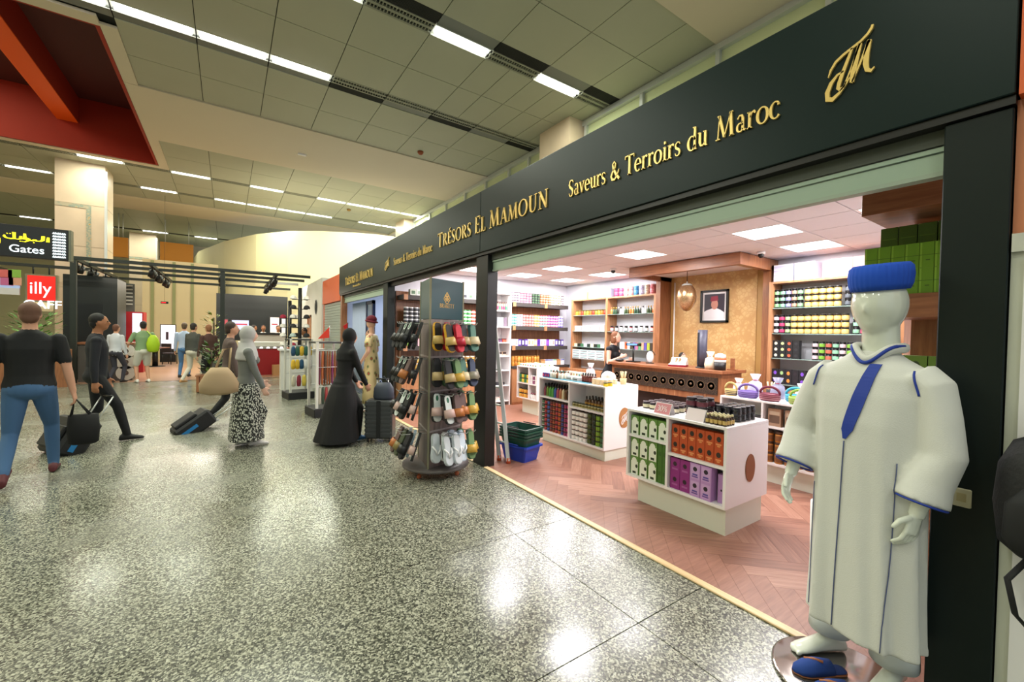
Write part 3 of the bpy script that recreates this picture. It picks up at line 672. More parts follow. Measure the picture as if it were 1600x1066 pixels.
pt = thing('wall_portal', 'wooden portal with gold relief panel and projecting canopy', 'wall panel', (0, 0, 0)); pt['kind'] = 'structure'
MB().box(7.06, 3.40, 0, 7.115, 4.93, 2.72).build('relief_panel', M_GOLDW, pt)
MB().box(7.07, 3.24, 0, 7.115, 3.40, 2.72).build('gold_strip', C('b98f50', .45), pt); MB().box(7.07, 4.93, 0, 7.115, 4.99, 2.72).build('gold_strip', C('b98f50', .45), pt)
MB().box(6.75, 5.0, 0, 7.11, 5.10, 2.7).build('portal_post', M_WOOD, pt); MB().box(6.9, 3.12, 0, 7.11, 3.24, 2.7).build('portal_post', M_WOOD, pt)
MB().box(5.98, 3.12, 2.62, 6.08, 5.1, 2.79).build('canopy_beam', M_WOODX, pt); MB().box(6.08, 3.12, 2.62, 7.11, 3.22, 2.79).build('canopy_beam', M_WOOD, pt); MB().box(6.08, 5.0, 2.62, 7.11, 5.10, 2.79).build('canopy_beam', M_WOOD, pt)
MB().box(6.08, 3.22, 2.70, 7.06, 5.0, 2.72).build('canopy_board', M_STILE, pt)
MB().tube([(7.05, 4.90, .1), (7.05, 4.90, 2.6)], .012, 8).build('conduit', M_WHITE, pt)
# pendant lamp
pn = thing('pendant_lamp', 'egg-shaped brass pendant lamp under the wooden canopy', 'lamp', (0, 0, 0))
pc = at(1073, 465, 'x', 6.45)
MB().tube([(pc.x, pc.y, 2.70), (pc.x, pc.y, pc.z+.26)], .006, 6).build('cord', M_BLACK, pn)
_brass = ramp_mat('engraved_brass', lambda nt, b: (b.inputs['Metallic'].__setattr__('default_value', .8), b.inputs['Roughness'].__setattr__('default_value', .28), nt.links.new(ramp(nt, (lambda vo: (nt.links.new(scaled_pos(nt, (1, 1, 1)), vo.inputs['Vector']), vo)[1])(N(nt, 'ShaderNodeTexVoronoi', Scale=60.)).outputs['Distance'], [(.1, '8a6a44'), (.5, 'c2a078')]), b.inputs['Base Color'])))
MB().lathe([(.0, -.235), (.05, -.22), (.10, -.165), (.145, -.07), (.155, .02), (.14, .11), (.10, .185), (.075, .2)], tuple(pc), 24).build('lamp_shade', _brass, pn)
MB().lathe([(.08, .2), (.085, .215), (.05, .235), (.015, .24), (.012, .27)], tuple(pc), 20).build('cap', M_ALU, pn)
# framed portrait: fez, face, white robe
fr = thing('framed_portrait', 'black framed portrait of a person in a red fez and white robe', 'picture', (7.055, 0, 0))
p0 = at(1096, 455, 'x', 7.05); p1 = at(1138, 504, 'x', 7.05); ya, yb, za, zb = p0.y, p1.y, p1.z, p0.z+.0
yc, W_, H_ = (ya+yb)/2, abs(ya-yb), zb-za
MB().box(-.035, yb, za, 0, yb+.035, zb).box(-.035, ya-.035, za, 0, ya, zb).box(-.035, yb, za, 0, ya, za+.035).box(-.035, yb, zb-.035, 0, ya, zb).build('frame', M_BLACK, fr)
MB().box(-.012, yb+.035, za+.035, -.002, ya-.035, zb-.035).build('mount', M_WHITE, fr)
b0, b1, c0, c1 = yb+.07, ya-.07, za+.07, zb-.07
ph = MB().box(-.016, b0, c0, -.012, b1, c1, 0)
def flat(poly, d, mi): ph.prism([(yc-u*(b1-b0), c0+v*(c1-c0)) for u, v in poly], lambda p: (-.016, p[0], p[1]), lambda p: (-.016-d, p[0], p[1]), mi)
flat([(-.5, 0), (.5, 0), (.5, .24), (.33, .34), (.18, .40), (.02, .44), (-.16, .40), (-.38, .34), (-.5, .28)], .002, 1)
flat([(.02+.17*math.cos(a), .58+.21*math.sin(a)) for a in [2*PI*k/20 for k in range(20)]], .003, 2)
flat([(-.19, .70), (.20, .73), (.17, .92), (-.15, .90)], .004, 3)
ph.build('photo', [C('2a2230', .4), C('e9e6ea', .5), C('c58a78', .6), C('8a2036', .5)], fr)
# security cameras
for px, py, z in ((958, 425, 0), (1189, 400, 0)):
    p = fl(px, py, SC-.06); t = thing('security_camera', 'small dome camera on the shop ceiling %s' % ('next to the wooden canopy front' if px == 1189 else 'beside a light panel'), 'camera', (p.x, p.y, SC))
    MB().lathe([(.055, 0), (.055, -.03), (.05, -.035)], n=14).build('mount', M_WHITE, t); MB().ellip((0, 0, -.05), .04, .04, .04, 12, 8).build('lens_dome', M_BLACK, t)

# ---- wooden shelving on the walls
M_GLASS = mat('glass_shelf', 'bcd8cf', .08, trans=.55)
def wall_unit(name, label, x0, x1, y0, y1, z0, z1, posts, shelf_z, axis, glass=True, base=None, wood=M_WOODL, top=True):
    """axis 'y': unit on the back wall (posts at y values); axis 'x': unit on a side wall (posts at x values)"""
    t = thing(name, label, 'shelf unit', (0, 0, 0))
    for p in posts:
        (MB().box(x0, p-.025, z0, x1, p+.025, z1) if axis == 'y' else MB().box(p-.025, y0, z0, p+.025, y1, z1)).build('upright', wood, t)
    if top: MB().box(x0, y0, z1, x1, y1, z1+.03).build('top_board', wood, t)
    for a, b in zip(posts, posts[1:]):
        for z in shelf_z:
            (MB().box(x0+.01, a+.026, z-.012, x1, b-.026, z) if axis == 'y' else MB().box(a+.026, y0+.01, z-.012, b-.026, y1, z)).build('shelf', M_GLASS if glass else M_WHITE, t)
    if base: MB().box(*base).build('base_cabinet', wood, t)
    return t
wall_unit('wall_shelf_unit', 'two-bay wooden shelf unit with glass shelves behind the cash desk', 6.80, 7.11, 5.13, 7.52, .78, 2.37, [5.155, 6.40, 7.495], [1.02, 1.30, 1.66, 2.03], 'y', True, (6.72, 5.13, 0, 7.11, 7.52, .78))
wall_unit('wall_shelf_unit', 'wooden shelf unit of black and honey jars right of the gold panel', 6.80, 7.11, 1.55, 3.10, .82, 2.40, [1.575, 3.075], [.90, 1.285, 1.655, 2.035], 'y', True, (6.72, 1.55, 0, 7.11, 3.10, .82))
# left wall unit with dark deep shelves
M_DGREY = mat('slate_shelf', '3b3634', .6, noise=.15, nscale=30)
def slate_unit(x0, x1, label, posts, cab=True):
    t = thing('slate_shelf_unit', label, 'shelf unit', (0, 0, 0))
    MB().box(x0, 8.0, 0, x1, 8.045, 2.36).build('back_board', M_WOOD, t)
    for z in (2.27, 1.745, 1.30): MB().box(x0+.02, 7.68, z-.085, x1-.01, 7.998, z).build('shelf', M_DGREY, t)
    for p in posts:
        for z in (2.27, 1.745, 1.30): MB().box(p-.04, 7.672, z-.095, p+.04, 7.678, z+.01).build('bracket_cover', M_WOODL, t)
        MB().box(p-.02, 7.96, .87, p+.02, 7.998, 1.2).build('rail', M_WOODL, t)
    MB().box(x0, 7.62, .0, x1, 7.998, .80).build('base_cabinet', M_WOODL, t); MB().box(x0, 7.60, .80, x1, 7.998, .85).build('ledge', M_DGREY, t); MB().box(x0, 7.615, 0, x1, 7.618, .06).build('kick_strip', M_WOODX, t)
    return t
slate_unit(2.70, 4.62, 'slate-shelved wooden wall unit behind the slipper stand', [2.78, 3.7, 4.5])
slate_unit(5.20, 6.85, 'slate-shelved wooden wall unit next to the white bookcase', [5.26, 6.15])
bk = thing('bookcase', 'narrow tall white bookcase behind the ladder', 'bookcase', (0, 0, 0))
for x in (4.66, 5.16): MB().box(x-.012, 7.66, 0, x+.012, 8.045, 2.45).build('side_panel', M_WHITE, bk)
for z in (.08, .42, .75, 1.06, 1.36, 1.70, 2.05, 2.43): MB().box(4.673, 7.665, z, 5.147, 8.03, z+.02).build('shelf', M_WHITE, bk)
MB().box(4.673, 8.032, 0, 5.147, 8.045, 2.45).build('back_board', M_WHITE, bk)
# green-box unit at the near end
ge = thing('end_shelf_unit', 'wooden end unit loaded with green boxes behind the robed mannequin', 'shelf unit', (0, 0, 0))
MB().box(3.32, .36, 2.36, 3.82, .98, 2.50, bev=.003).build('top_board', M_WOODX, ge); MB().box(3.34, .36, 1.72, 3.82, .97, 1.86).build('shelf', M_WOODX, ge)
MB().box(3.40, .36, 1.30, 3.82, .90, 1.34).build('shelf', M_WOODX, ge); MB().box(3.84, .36, 0, 3.88, .84, 2.36).build('back_board', M_WOOD, ge); MB().box(3.34, .36, 0, 3.82, .80, .95).build('base_cabinet', M_WOODX, ge)
# ladder and shopping baskets by the black pillar
la = thing('step_ladder', 'aluminium ladder leaning inside the shop opening', 'ladder', (0, 0, 0))
f1, f2 = fl(779, 722), fl(789, 727); t1 = Vector((f1.x+.10, 5.6, 1.62)); off = f2-f1
dirv = Vector((.02, .42, 1.75))
for f in (Vector((2.80, 4.36, .03)), Vector((2.83, 4.20, .03))):
    MB().tube([f, f+dirv], .030, 4, sm=False).build('rail', M_ALU, la); MB().tube([f-Vector((0, 0, .03)), f+dirv*.02], .028, 6).build('foot', C('c2542c'), la)
for k in range(7):
    q = dirv*(.12+.125*k); MB().tube([Vector((2.80, 4.36, .03))+q, Vector((2.83, 4.20, .03))+q], .012, 6).build('rung', M_ALU, la)
def basket(loc, col, label, h=.2):
    t = thing('shopping_basket', label, 'basket', loc, .25, 'stacked shopping baskets'); m = C(col, .4)
    def ring(z, k): return [(.16*k*sx+(-.02 if 0 else 0), .21*k*sy, z) for sx, sy in ((-1, -.9), (-.9, -1), (.9, -1), (1, -.9), (1, .9), (.9, 1), (-.9, 1), (-1, .9))]
    MB().loft([ring(h-.01, .97), ring(.012, .8), ring(0, .8), ring(h, 1.0)], sm=False, caps=False).loft([ring(.012, .8), ring(.0, .8)], sm=False).build('body', m, t)
    MB().loft([ring(h-.025, 1.0), ring(h-.025, 1.09), ring(h, 1.09), ring(h, .97)], sm=False, caps=False, closed=True).build('rim', m, t)
    MB().tube([(-.17, -.1, h+.012), (-.17, .1, h+.012)], .008, 6).tube([(.17, -.1, h+.012), (.17, .1, h+.012)], .008, 6).build('handle', M_BLACK if col != '1f3fae' else m, t)
bp_ = fl(808, 722); bx_, by_ = 3.08, 4.30
basket((bx_, by_, 0), '1f3fae', 'blue plastic shopping basket at the bottom of the stack')
for k in range(4): basket((bx_, by_, .105+.036*k), ['1d4a3c', '28473f', '1f4f3f', '1b443a'][k], 'dark green shopping basket nested in the stack beside the ladder')
# ================================================================== PRODUCTS (local origin at the base centre, front towards -X)
EPS = .0008
PMES = {}
MCOL = {}
def cname(hx):
    import colorsys
    r, g, b = [int(hx[i:i+2], 16)/255 for i in (0, 2, 4)]; h, s, v = colorsys.rgb_to_hsv(r, g, b); h *= 360
    if v < .2: return 'black'
    if s < .13: return 'white' if v > .85 else ('pale grey' if v > .6 else 'dark grey')
    p = 'dark ' if v < .45 else ('pale ' if s < .35 and v > .7 else '')
    for lim, n in ((14, 'red'), (38, 'orange' if v > .6 else 'brown'), (62, 'yellow' if v > .6 else 'olive'), (160, 'green'), (195, 'teal'), (250, 'blue'), (290, 'purple'), (335, 'magenta'), (361, 'red')):
        if h < lim: return p+(n if not (n == 'red' and s < .45) else 'pink')
ORD = ['bottom layer', 'second layer up', 'third layer up', 'fourth layer up', 'fifth layer up', 'sixth layer up', 'seventh layer up']
RANK = ['front rank', 'second rank', 'third rank', 'rear rank']
def pbox(w, d, h, body, art=(), edge=None):
    """carton; art: list of (kind, u, v, a, b, colour) printed on the front, u/v/a/b in fractions of width/height"""
    key = ('b', w, d, h, body, tuple(art))
    if key in PMES: return PMES[key]
    mb = MB().box(-d/2, -w/2, 0, d/2, w/2, h, 0); mats = [C(body, .5)]
    for i, (k, u, v, a, b, c) in enumerate(art):
        mats.append(C(c, .5)); x = -d/2-.0006*(i+1)
        pts = [(u+a*math.cos(2*PI*q/14), v+b*math.sin(2*PI*q/14)) for q in range(14)] if k == 'o' else [(u-a, v-b), (u+a, v-b), (u+a, v+b), (u-a, v+b)]
        mb.add([(x, -p*w, q*h) for p, q in pts], [tuple(range(len(pts)))], i+1)
    PMES[key] = mb.mesh('carton', mats); MCOL[PMES[key].name] = body if cname(body) not in ('black', 'white') or not art else art[0][5]; return PMES[key]
def pjar(r, h, body, lid, label=None, n=10, lidh=.22, neck=.95):
    key = ('j', r, h, body, lid, label)
    if key in PMES: return PMES[key]
    hb = h*(1-lidh); mb = MB().lathe([(r*.94, 0), (r, h*.05), (r, hb*.9), (r*neck*.9, hb)], n=n, mi=0).lathe([(r*neck, hb), (r*neck, h*.985), (r*neck*.96, h)], n=n, mi=1)
    if label: mb.lathe([(r*1.006, hb*.2), (r*1.012, hb*.22), (r*1.012, hb*.78), (r*1.006, hb*.8)], n=n, mi=2)
    PMES[key] = mb.mesh('jar', [C(body, .25), C(lid, .35)]+([C(label, .5)] if label else [])); MCOL[PMES[key].name] = label or body; return PMES[key]
def ptin(r, h, cols, n=10):
    key = ('t', r, h, tuple(cols))
    if key in PMES: return PMES[key]
    a, b, c = cols; PMES[key] = MB().lathe([(r, 0), (r, h*.18)], n=n, mi=0).lathe([(r*1.005, h*.18), (r*1.005, h*.7)], n=n, mi=1).lathe([(r*1.02, h*.7), (r*1.02, h*.97), (r*.95, h)], n=n, mi=2).mesh('tin', [C(a, .35), C(b, .45), C(c, .3)]); MCOL[PMES[key].name] = b; return PMES[key]
def pbottle(r, h, body, cap, label=None, n=10):
    key = ('f', r, h, body, cap, label)
    if key in PMES: return PMES[key]
    mb = MB().lathe([(r*.95, 0), (r, h*.03), (r, h*.55), (r*.8, h*.64), (r*.34, h*.72), (r*.34, h*.8)], n=n, mi=0).lathe([(r*.5, h*.79), (r*.5, h*.98), (r*.42, h)], n=n, mi=1)
    if label: mb.lathe([(r*1.01, h*.12), (r*1.015, h*.13), (r*1.015, h*.48), (r*1.01, h*.5)], n=n, mi=2)
    PMES[key] = mb.mesh('bottle', [C(body, .2), C(cap, .35)]+([C(label, .5)] if label else [])); MCOL[PMES[key].name] = body; return PMES[key]
NPROD = 0
def grid(name, mes, label, cat, group, origin, n, step, rows=1, dz=0., deep=1, dstep=0., face='x', jit=.0):
    """n columns along the shelf (from the image-left end), `rows` stacked, `deep` behind each other; face 'x' looks to -X, 'y' looks to -Y"""
    global NPROD
    mes = mes if isinstance(mes, list) else [mes]
    for k in range(deep):
        for i in range(n):
            for r in range(rows):
                me = mes[i % len(mes)]; j = random.uniform(-jit, jit)
                loc = (origin[0]+k*dstep, origin[1]-i*step+j, origin[2]+EPS+r*(dz+.0003)) if face == 'x' else (origin[0]+i*step+j, origin[1]+k*dstep, origin[2]+EPS+r*(dz+.0003))
                lb_ = label
                if len(mes) > 1: lb_ += ', %s' % cname(MCOL[me.name]) + (' label' if name == 'jar' and label.startswith('black') else '')
                if rows > 1 and len(lb_.split()) < 13: lb_ += ', '+('top layer' if r == rows-1 else ORD[r])
                if deep > 1 and len(lb_.split()) < 14: lb_ += ', '+('rear rank' if k == deep-1 else RANK[k])
                item(name, me, lb_, cat, loc, (0, 0, 0 if face == 'x' else PI/2), group); NPROD += 1
# ---------------- copper-disc island
green = pbox(.096, .09, .178, '5f8a3a', [('r', 0, .36, .42, .36, 'e9eede'), ('o', -.02, .70, .33, .23, 'e9eede'), ('o', .26, .47, .14, .10, '2c3524'), ('r', 0, .12, .2, .06, '26341c')])
gdark = pbox(.045, .09, .178, '3f6a22', [('r', 0, .5, .3, .1, '345a1c')])
grid('carton', green, 'green and white oil carton on the top shelf of the copper-disc island', 'box', 'green cartons top shelf', (3.30, 2.659, .632), 4, .1025)
grid('carton', green, 'green and white oil carton in the lower left bay of the copper-disc island', 'box', 'green cartons lower bay', (3.30, 2.655, .244), 3, .102, 2, .178)
grid('carton', gdark, 'plain dark green carton beside the green and white ones', 'box', 'dark green cartons', (3.30, 2.372, .244), 2, .048, 2, .178)
orange = pbox(.074, .07, .125, 'b84a1e', [('o', 0, .62, .26, .18, '2a1d14'), ('r', 0, .3, .32, .05, 'e0905a'), ('o', 0, .18, .2, .06, 'd98a50')])
grid('carton', orange, 'orange carton with dark round emblem on the copper-disc island', 'box', 'orange cartons', (3.30, 2.225, .555), 6, .0785, 2, .125)
purp = pbox(.092, .09, .135, '8e2a7c', [('o', 0, .62, .2, .15, '2d1626'), ('r', 0, .3, .3, .06, 'a85a9a')])
lila = pbox(.092, .09, .138, 'b98cc6', [('r', 0, .5, .40, .42, 'c6a0d0'), ('o', 0, .66, .2, .14, '241a28'), ('r', 0, .33, .25, .05, '5a4a9a'), ('r', 0, .2, .3, .04, '6a4a9a')])
grid('carton', purp, 'deep purple carton in the lower bay of the copper-disc island', 'box', 'purple cartons', (3.30, 2.215, .244), 2, .096, 2, .135)
grid('carton', lila, 'lilac carton in the lower bay of the copper-disc island', 'box', 'lilac cartons', (3.285, 2.015, .244), 2, .096, 2, .138)
grid('carton', pbox(.06, .06, .23, 'b98cc6', [('o', 0, .45, .12, .04, '241a28')]), 'tall thin lilac carton at the end of the lower bay', 'box', None, (3.32, 1.815, .244), 1, .1)
black1 = pjar(.036, .066, '2a2226', '3a2d34', 'd7cfae'); black2 = pjar(.04, .075, '1c1418', '5a3a4c', '7a2233'); black3 = pjar(.036, .06, '15151a', '1d1f26')
zt = .872
grid('jar', black1, 'small dark jar with cream label on the copper-disc island top', 'jar', 'small dark jars', (3.42, 2.66, zt), 5, .08, 1, 0, 4, .085)
grid('jar', pjar(.048, .085, '1d1216', '241a20', '58202c'), 'large black pot stacked behind the thirty percent card', 'jar', 'stacked black pots', (3.45, 2.195, zt), 2, .10, 2, .085, 2, .10)
grid('jar', black3, 'flat black pot in the block beside the small oil bottles', 'jar', 'flat black pots', (3.55, 2.0, zt), 3, .077, 2, .06, 4, .077)
grid('bottle', pbottle(.017, .082, '3a2412', 'd9cfa0', 'c6a860'), 'tiny oil bottle with pale cap at the corner of the island', 'bottle', 'tiny oil bottles', (3.28, 1.94, zt), 5, .036, 1, 0, 4, .037)
grid('bottle', pbottle(.02, .09, 'c0204a', 'e02a5a'), 'pink-red bottle behind the white tent card', 'bottle', 'pink bottles', (3.36, 2.055, zt), 2, .035, 1, 0, 1, .05) if 0 else None
def tent(loc, w, h, front, label, text=None):
    t = thing('tent_card', label, 'sign', loc)
    a = MB(); a.add([(-.045, -w/2, 0), (-.045, w/2, 0), (0, w/2, h), (0, -w/2, h), (.045, -w/2, 0), (.045, w/2, 0)], [(0, 3, 2, 1), (4, 5, 2, 3)], 0)
    a.build('card', C('e8dfe0', .5), t)
    n = Vector((-h, 0, .045)).normalized()
    f = MB(); q = lambda u, v, d=0: Vector((-.045+.045*v, -(u-.5)*w, h*v))+n*(d+.0006)
    f.add([q(.04, .06), q(.96, .06), q(.96, .94), q(.04, .94)], [(0, 1, 2, 3)]); o = f.build('print', C(front, .5), t)
    if text: letters(t, text, lambda u, v, d: tuple(q(.16+u*.27, .24+v*.5, .001+d*.05)), C('fbeff0', .5), .004, .08)
tent((3.30, 2.37, zt+EPS), .17, .10, 'd4838a', 'pink tent card printed 30% on the copper-disc island', '30%'); tent((3.295, 2.045, zt+EPS), .17, .10, 'efdfe2', 'pale printed tent card next to the tiny oil bottles')

# ---------------- monogram island
cols = [('dfe6dc', '4f7a58'), ('8a2430', 'b53a3a'), ('2c4a8a', '3f62a8'), ('a3362c', '6a2a24'), ('c86a2c', '7a3a20'), ('8a2a34', 'a83a40'), ('c8702c', 'b05020'), ('4a5a9a', '2a3a7a'), ('b03a6a', '8a2a54'), ('a8336c', 'c25a8a')]
grid('tin', [ptin(.028, .064, (a, b, '3a2420')) for a, b in cols], 'small bright tin in the stacked wall of the monogram island', 'tin', 'stacked bright tins', (3.94, 4.915, .157), 10, .0615, 7, .064)
grid('jar', pjar(.036, .066, 'efece6', '4a3a34', None), 'white jar with brown lid stacked in the monogram island', 'jar', 'stacked white jars', (3.94, 4.25, .157), 4, .075, 6, .066)
grid('jar', [pjar(.036, .066, c, '26301c') for c in ('46531f', '2a3426', '7aa02c', '3f6a44')], 'green or olive jar stacked in the monogram island', 'jar', 'stacked green jars', (3.94, 3.945, .157), 4, .075, 6, .066)
bc = ['8a4050', '6f8a3a', '4f9a3f', '5aa04a', '3a5aa0', 'a84a5a', 'b0704a', 'd8c6a0', '6a4426', '2a1c16']
grid('bottle', [pbottle(.026, .185, c, '14161a') for c in bc], 'black-capped bottle on the upper left shelf of the monogram island', 'bottle', 'black-capped bottles', (3.95, 4.90, .66), 10, .058, 1, 0, 3, .062)
grid('bottle', pbottle(.026, .15, '5a3a20', '2a2420', 'b98a3a'), 'brown bottle on the upper right shelf of the monogram island', 'bottle', 'brown bottles', (4.02, 4.10, .60), 7, .058, 1, 0, 3, .055)
grid('jar', pjar(.024, .06, 'd9cfa6', '3a4030', '8a7a3a'), 'low pale pot in front of the brown bottles', 'jar', 'low pale pots', (3.94, 4.26, .60), 10, .058)
z2 = .935
tag(MB().box(3.90, 3.98, 0, 4.34, 4.93, .004).build('runner_cloth', C('3f7f90', .7), None, (0, 0, z2)), 'teal runner cloth on the monogram island', 'cloth')
z2b = z2+.004
grid('carton', pbox(.1, .16, .05, 'e9e4dc', [('r', 0, .4, .45, .1, '6a2a34')]), 'low white tray carton on the teal runner', 'box', 'tray cartons', (4.05, 4.42, z2b), 2, .13)
grid('bottle', pbottle(.02, .12, '5a2a22', '1f1a1a', 'a04a3a'), 'small dark red bottle on the teal runner', 'bottle', 'dark red bottles', (4.02, 4.18, z2b), 5, .045, 1, 0, 2, .05)
grid('jar', pjar(.03, .075, 'e8cfa6', 'f0dcbc'), 'little pale wooden pot on the end of the monogram island', 'jar', 'pale wooden pots', (3.98, 3.93, z2), 4, .068, 1, 0, 3, .085)
grid('jar', pjar(.032, .05, 'e2c02c', '4a4a2a'), 'yellow lemon-shaped pot at the end of the monogram island', 'jar', 'yellow pots', (3.93, 3.68, z2), 1, .075, 1, 0, 2, .075)
grid('carton', pbox(.05, .05, .06, '3a3a8a', [('r', 0, .5, .3, .3, 'd84a6a')]), 'small blue and pink carton at the far end of the monogram island', 'box', 'blue pink cartons', (3.95, 4.955-.03, z2b), 3, .055)
grid('sachet', [pbox(.05, .05, .07, c, [('r', 0, .5, .3, .2, d)]) for c, d in (('efe6d2', 'c98a4a'), ('f2ece0', '5a9a8a'), ('e8d8b8', 'b05a4a'), ('f3efe6', 'd8b060'))], 'cream sachet at the back edge of the monogram island', 'sachet', 'cream sachets', (4.40, 4.93, z2), 9, .06, 1, 0, 2, .055)
grid('bottle', [pbottle(.02, .11, c, d) for c, d in (('efece4', '3f8a80'), ('e8dcc8', '6a3a2a'), ('dcd4c4', 'efefea'), ('8a5a3a', '2a2420'))], 'mini bottle on the far half of the teal runner', 'bottle', 'mini bottles', (3.95, 4.78, z2b), 6, .048, 1, 0, 3, .06)
grid('jar', [pjar(.028, .05, c, d) for c, d in (('e6d2a8', 'b08a50'), ('efe2c8', 'c8a070'))], 'small turned wooden pot along the middle of the monogram island', 'jar', 'turned wooden pots', (4.13, 4.20, z2b), 3, .062, 1, 0, 2, .062)
def spoon_pot(loc, label, col='d8b889'):
    t = thing('utensil_pot', label, 'pot', loc); MB().lathe([(.035, 0), (.04, .01), (.045, .08), (.04, .08), (.036, .012)], n=12).build('pot', C(col), t)
    for k in range(5):
        a = k*1.26; MB().tube([(.012*math.cos(a), .012*math.sin(a), .015), (.04*math.cos(a), .04*math.sin(a), .17)], [.004, .007], 6).build('spoon', C('e6c99a'), t)
spoon_pot((4.32, 3.74, z2+EPS), 'pot of pale wooden spoons on the monogram island'); 
def bag(loc, label, col, w=.12, h=.15, d=.06, cat='bag', rz=0.):
    t = thing('gift_bag', label, cat, loc, rz)
    def rg(z, a, b): return [(a*math.cos(2*PI*k/12)*(1+.1*math.cos(3*k)), b*math.sin(2*PI*k/12)*(1+.08*math.sin(5*k)), z) for k in range(12)]
    MB().loft([rg(0, d*.8, w*.45), rg(h*.25, d, w/2), rg(h*.6, d*.8, w*.42), rg(h*.72, d*.25, w*.16), rg(h, d*.7, w*.36)]).build('wrap', C(col, .35), t); MB().lathe([(d*.3, h*.69), (d*.38, h*.72), (d*.3, h*.75)], n=10).build('ribbon', C('b03a5a'), t)
bag((4.26, 4.28, z2b+EPS), 'cellophane wrapped gift on the monogram island', 'd8cfd2', .14, .24, .07); 
tag(MB().ellip((0, 0, .075), .10, .10, .075, 14, 9).ellip((.03, .05, .1), .06, .06, .05).ellip((-.03, -.06, .1), .06, .05, .05).build('wool_bundle', C('f3f1ee', .9), None, (4.30, 3.98, z2+EPS)), 'fluffy white bundle on the monogram island', 'bundle')
grid('carton', pbox(.09, .14, .012, 'f2efec'), 'thin white leaflet stack at the monogram island end', 'box', None, (4.1, 3.73, z2), 1, .1)
# ---------------- small aisle island
for (y0, z, cs, lab) in ((6.97, .30, ('d8a84a', 'c98a3a'), 'amber'), (6.97, .60, ('2f7a4a', 'd8c04a'), 'green and yellow')):
    grid('jar', [pjar(.035, .09, c, '2a2a24') for c in cs], '%s jar in the left bay of the small aisle island' % lab, 'jar', '%s aisle jars' % lab, (4.95, y0-.03, z+.002), 4, .082, 2, .09)
grid('jar', [pjar(.03, .08, c, 'efefef') for c in ('efe9e6', '8a4a6a')], 'white-capped jar in the right bay of the small aisle island', 'jar', 'white-capped aisle jars', (4.95, 6.575, .602), 3, .075, 2, .08)
grid('bottle', pbottle(.022, .12, 'efe9e6', 'b04a6a'), 'white bottle in the lower right bay of the small aisle island', 'bottle', 'white aisle bottles', (4.95, 6.575, .302), 4, .055)
grid('carton', [pbox(.07, .07, .045, c, [('r', 0, .5, .3, .25, d)]) for c, d in (('efe6d6', '4a8aa0'), ('f3eee4', 'c98a5a'), ('efe0c8', '6a9a5a'), ('f2ede6', 'c06a6a'))], 'cream soap carton on top of the small aisle island', 'box', 'cream soap cartons', (4.98, 6.95, .93), 7, .082, 1, 0, 4, .115)
# ---------------- long island with baskets
zr = .885
def woven(loc, col, dark, label, r=.105, rz=0.):
    t = thing('woven_basket', label, 'basket', loc, rz, None); m = C(col, .7)
    MB().lathe([(r*.86, 0), (r, .02), (r*1.02, .075), (r*.96, .08), (r*.92, .074), (r*.9, .02), (.0, .014)], n=20, sx=.8).build('body', m, t)
    for k in range(3): MB().lathe([(r*1.0, 0), (r*1.03, .006), (r*1.0, .012)], (0, 0, .014+.02*k), 20, sx=.8).build('weave_band', C(dark, .7), t)
    pts = [(0, r*math.cos(a)*.98, .078+.075*math.sin(a)) for a in [PI*k/10 for k in range(11)]]; MB().tube(pts, .014, 8, flat=.6).build('handle', m, t)
woven((5.02, 2.485, zr+EPS), '7a62a8', '4f3f7a', 'purple woven basket on the long island', rz=.1); woven((5.0, 2.24, zr+EPS), '6a2038', 'a06a70', 'maroon woven basket on the long island')
woven((5.16, 2.04, zr+EPS), '3fa0b8', '2a7a90', 'turquoise woven basket on the long island'); woven((4.99, 1.93, zr+EPS), '8ab04a', '8a7a4a', 'lime green woven basket on the long island', .115, -.2); woven((4.99, 2.67, zr+EPS), 'c9b070', '3a3038', 'straw basket at the end of the long island', .07)
bag((5.15, 2.66, zr+EPS), 'white tissue-wrapped gift with a red pot on the long island', 'efeef2', .13, .2, .06); bag((5.26, 2.52, zr+EPS), 'lavender and white wrapped gift at the back of the long island', 'b9b6cc', .16, .26, .08); bag((5.26, 2.27, zr+EPS), 'grey cellophane wrapped gift behind the baskets', '8f8fa8', .15, .24, .07); bag((5.32, 2.05, zr+EPS), 'white wrapped gift behind the turquoise basket', 'f3f3f6', .13, .19, .06); bag((5.2, 1.8, zr+EPS), 'white wrapped gift near the lime basket', 'e9e6f0', .13, .17, .06)
grid('carton', pbox(.15, .05, .14, 'ecd9c6', [('r', 0, .8, .42, .06, 'c98a7a'), ('r', 0, .35, .3, .1, '6a5a4a')]), 'cream paper gift carton among the baskets', 'box', None, (5.33, 1.88+.28, zr), 1, .1) if 0 else grid('carton', pbox(.15, .05, .14, 'ecd9c6', [('r', 0, .8, .42, .06, 'c98a7a'), ('r', 0, .35, .3, .1, '6a5a4a')]), 'cream paper gift carton among the baskets', 'box', None, (5.38, 1.90, zr), 1, .1)
spoon_pot((5.39, 2.41, zr+EPS), 'black pot of wooden spoons on the long island', '1c1a1e')
grid('pouch', pbox(.13, .06, .19, 'a8846a', [('r', 0, .4, .4, .22, '6a5244'), ('r', 0, .75, .4, .1, 'c0a890')]), 'kraft pouch with clear window on the long island shelf', 'pouch', 'kraft pouches', (4.97, 2.16, .62), 3, .17)
grid('jar', pjar(.042, .115, 'b0702a', '4a3020', '7a4a20'), 'amber spice jar stacked in the long island', 'jar', 'amber spice jars', (4.96, 2.21, .222), 5, .098, 3, .115)
grid('pouch', pbox(.1, .06, .16, '3a3a3a', [('r', 0, .5, .3, .3, 'b8b8b4')]), 'silver-black foil pouch in the long island', 'pouch', 'foil pouches', (4.97, 2.66, .225), 4, .105, 3, .16)
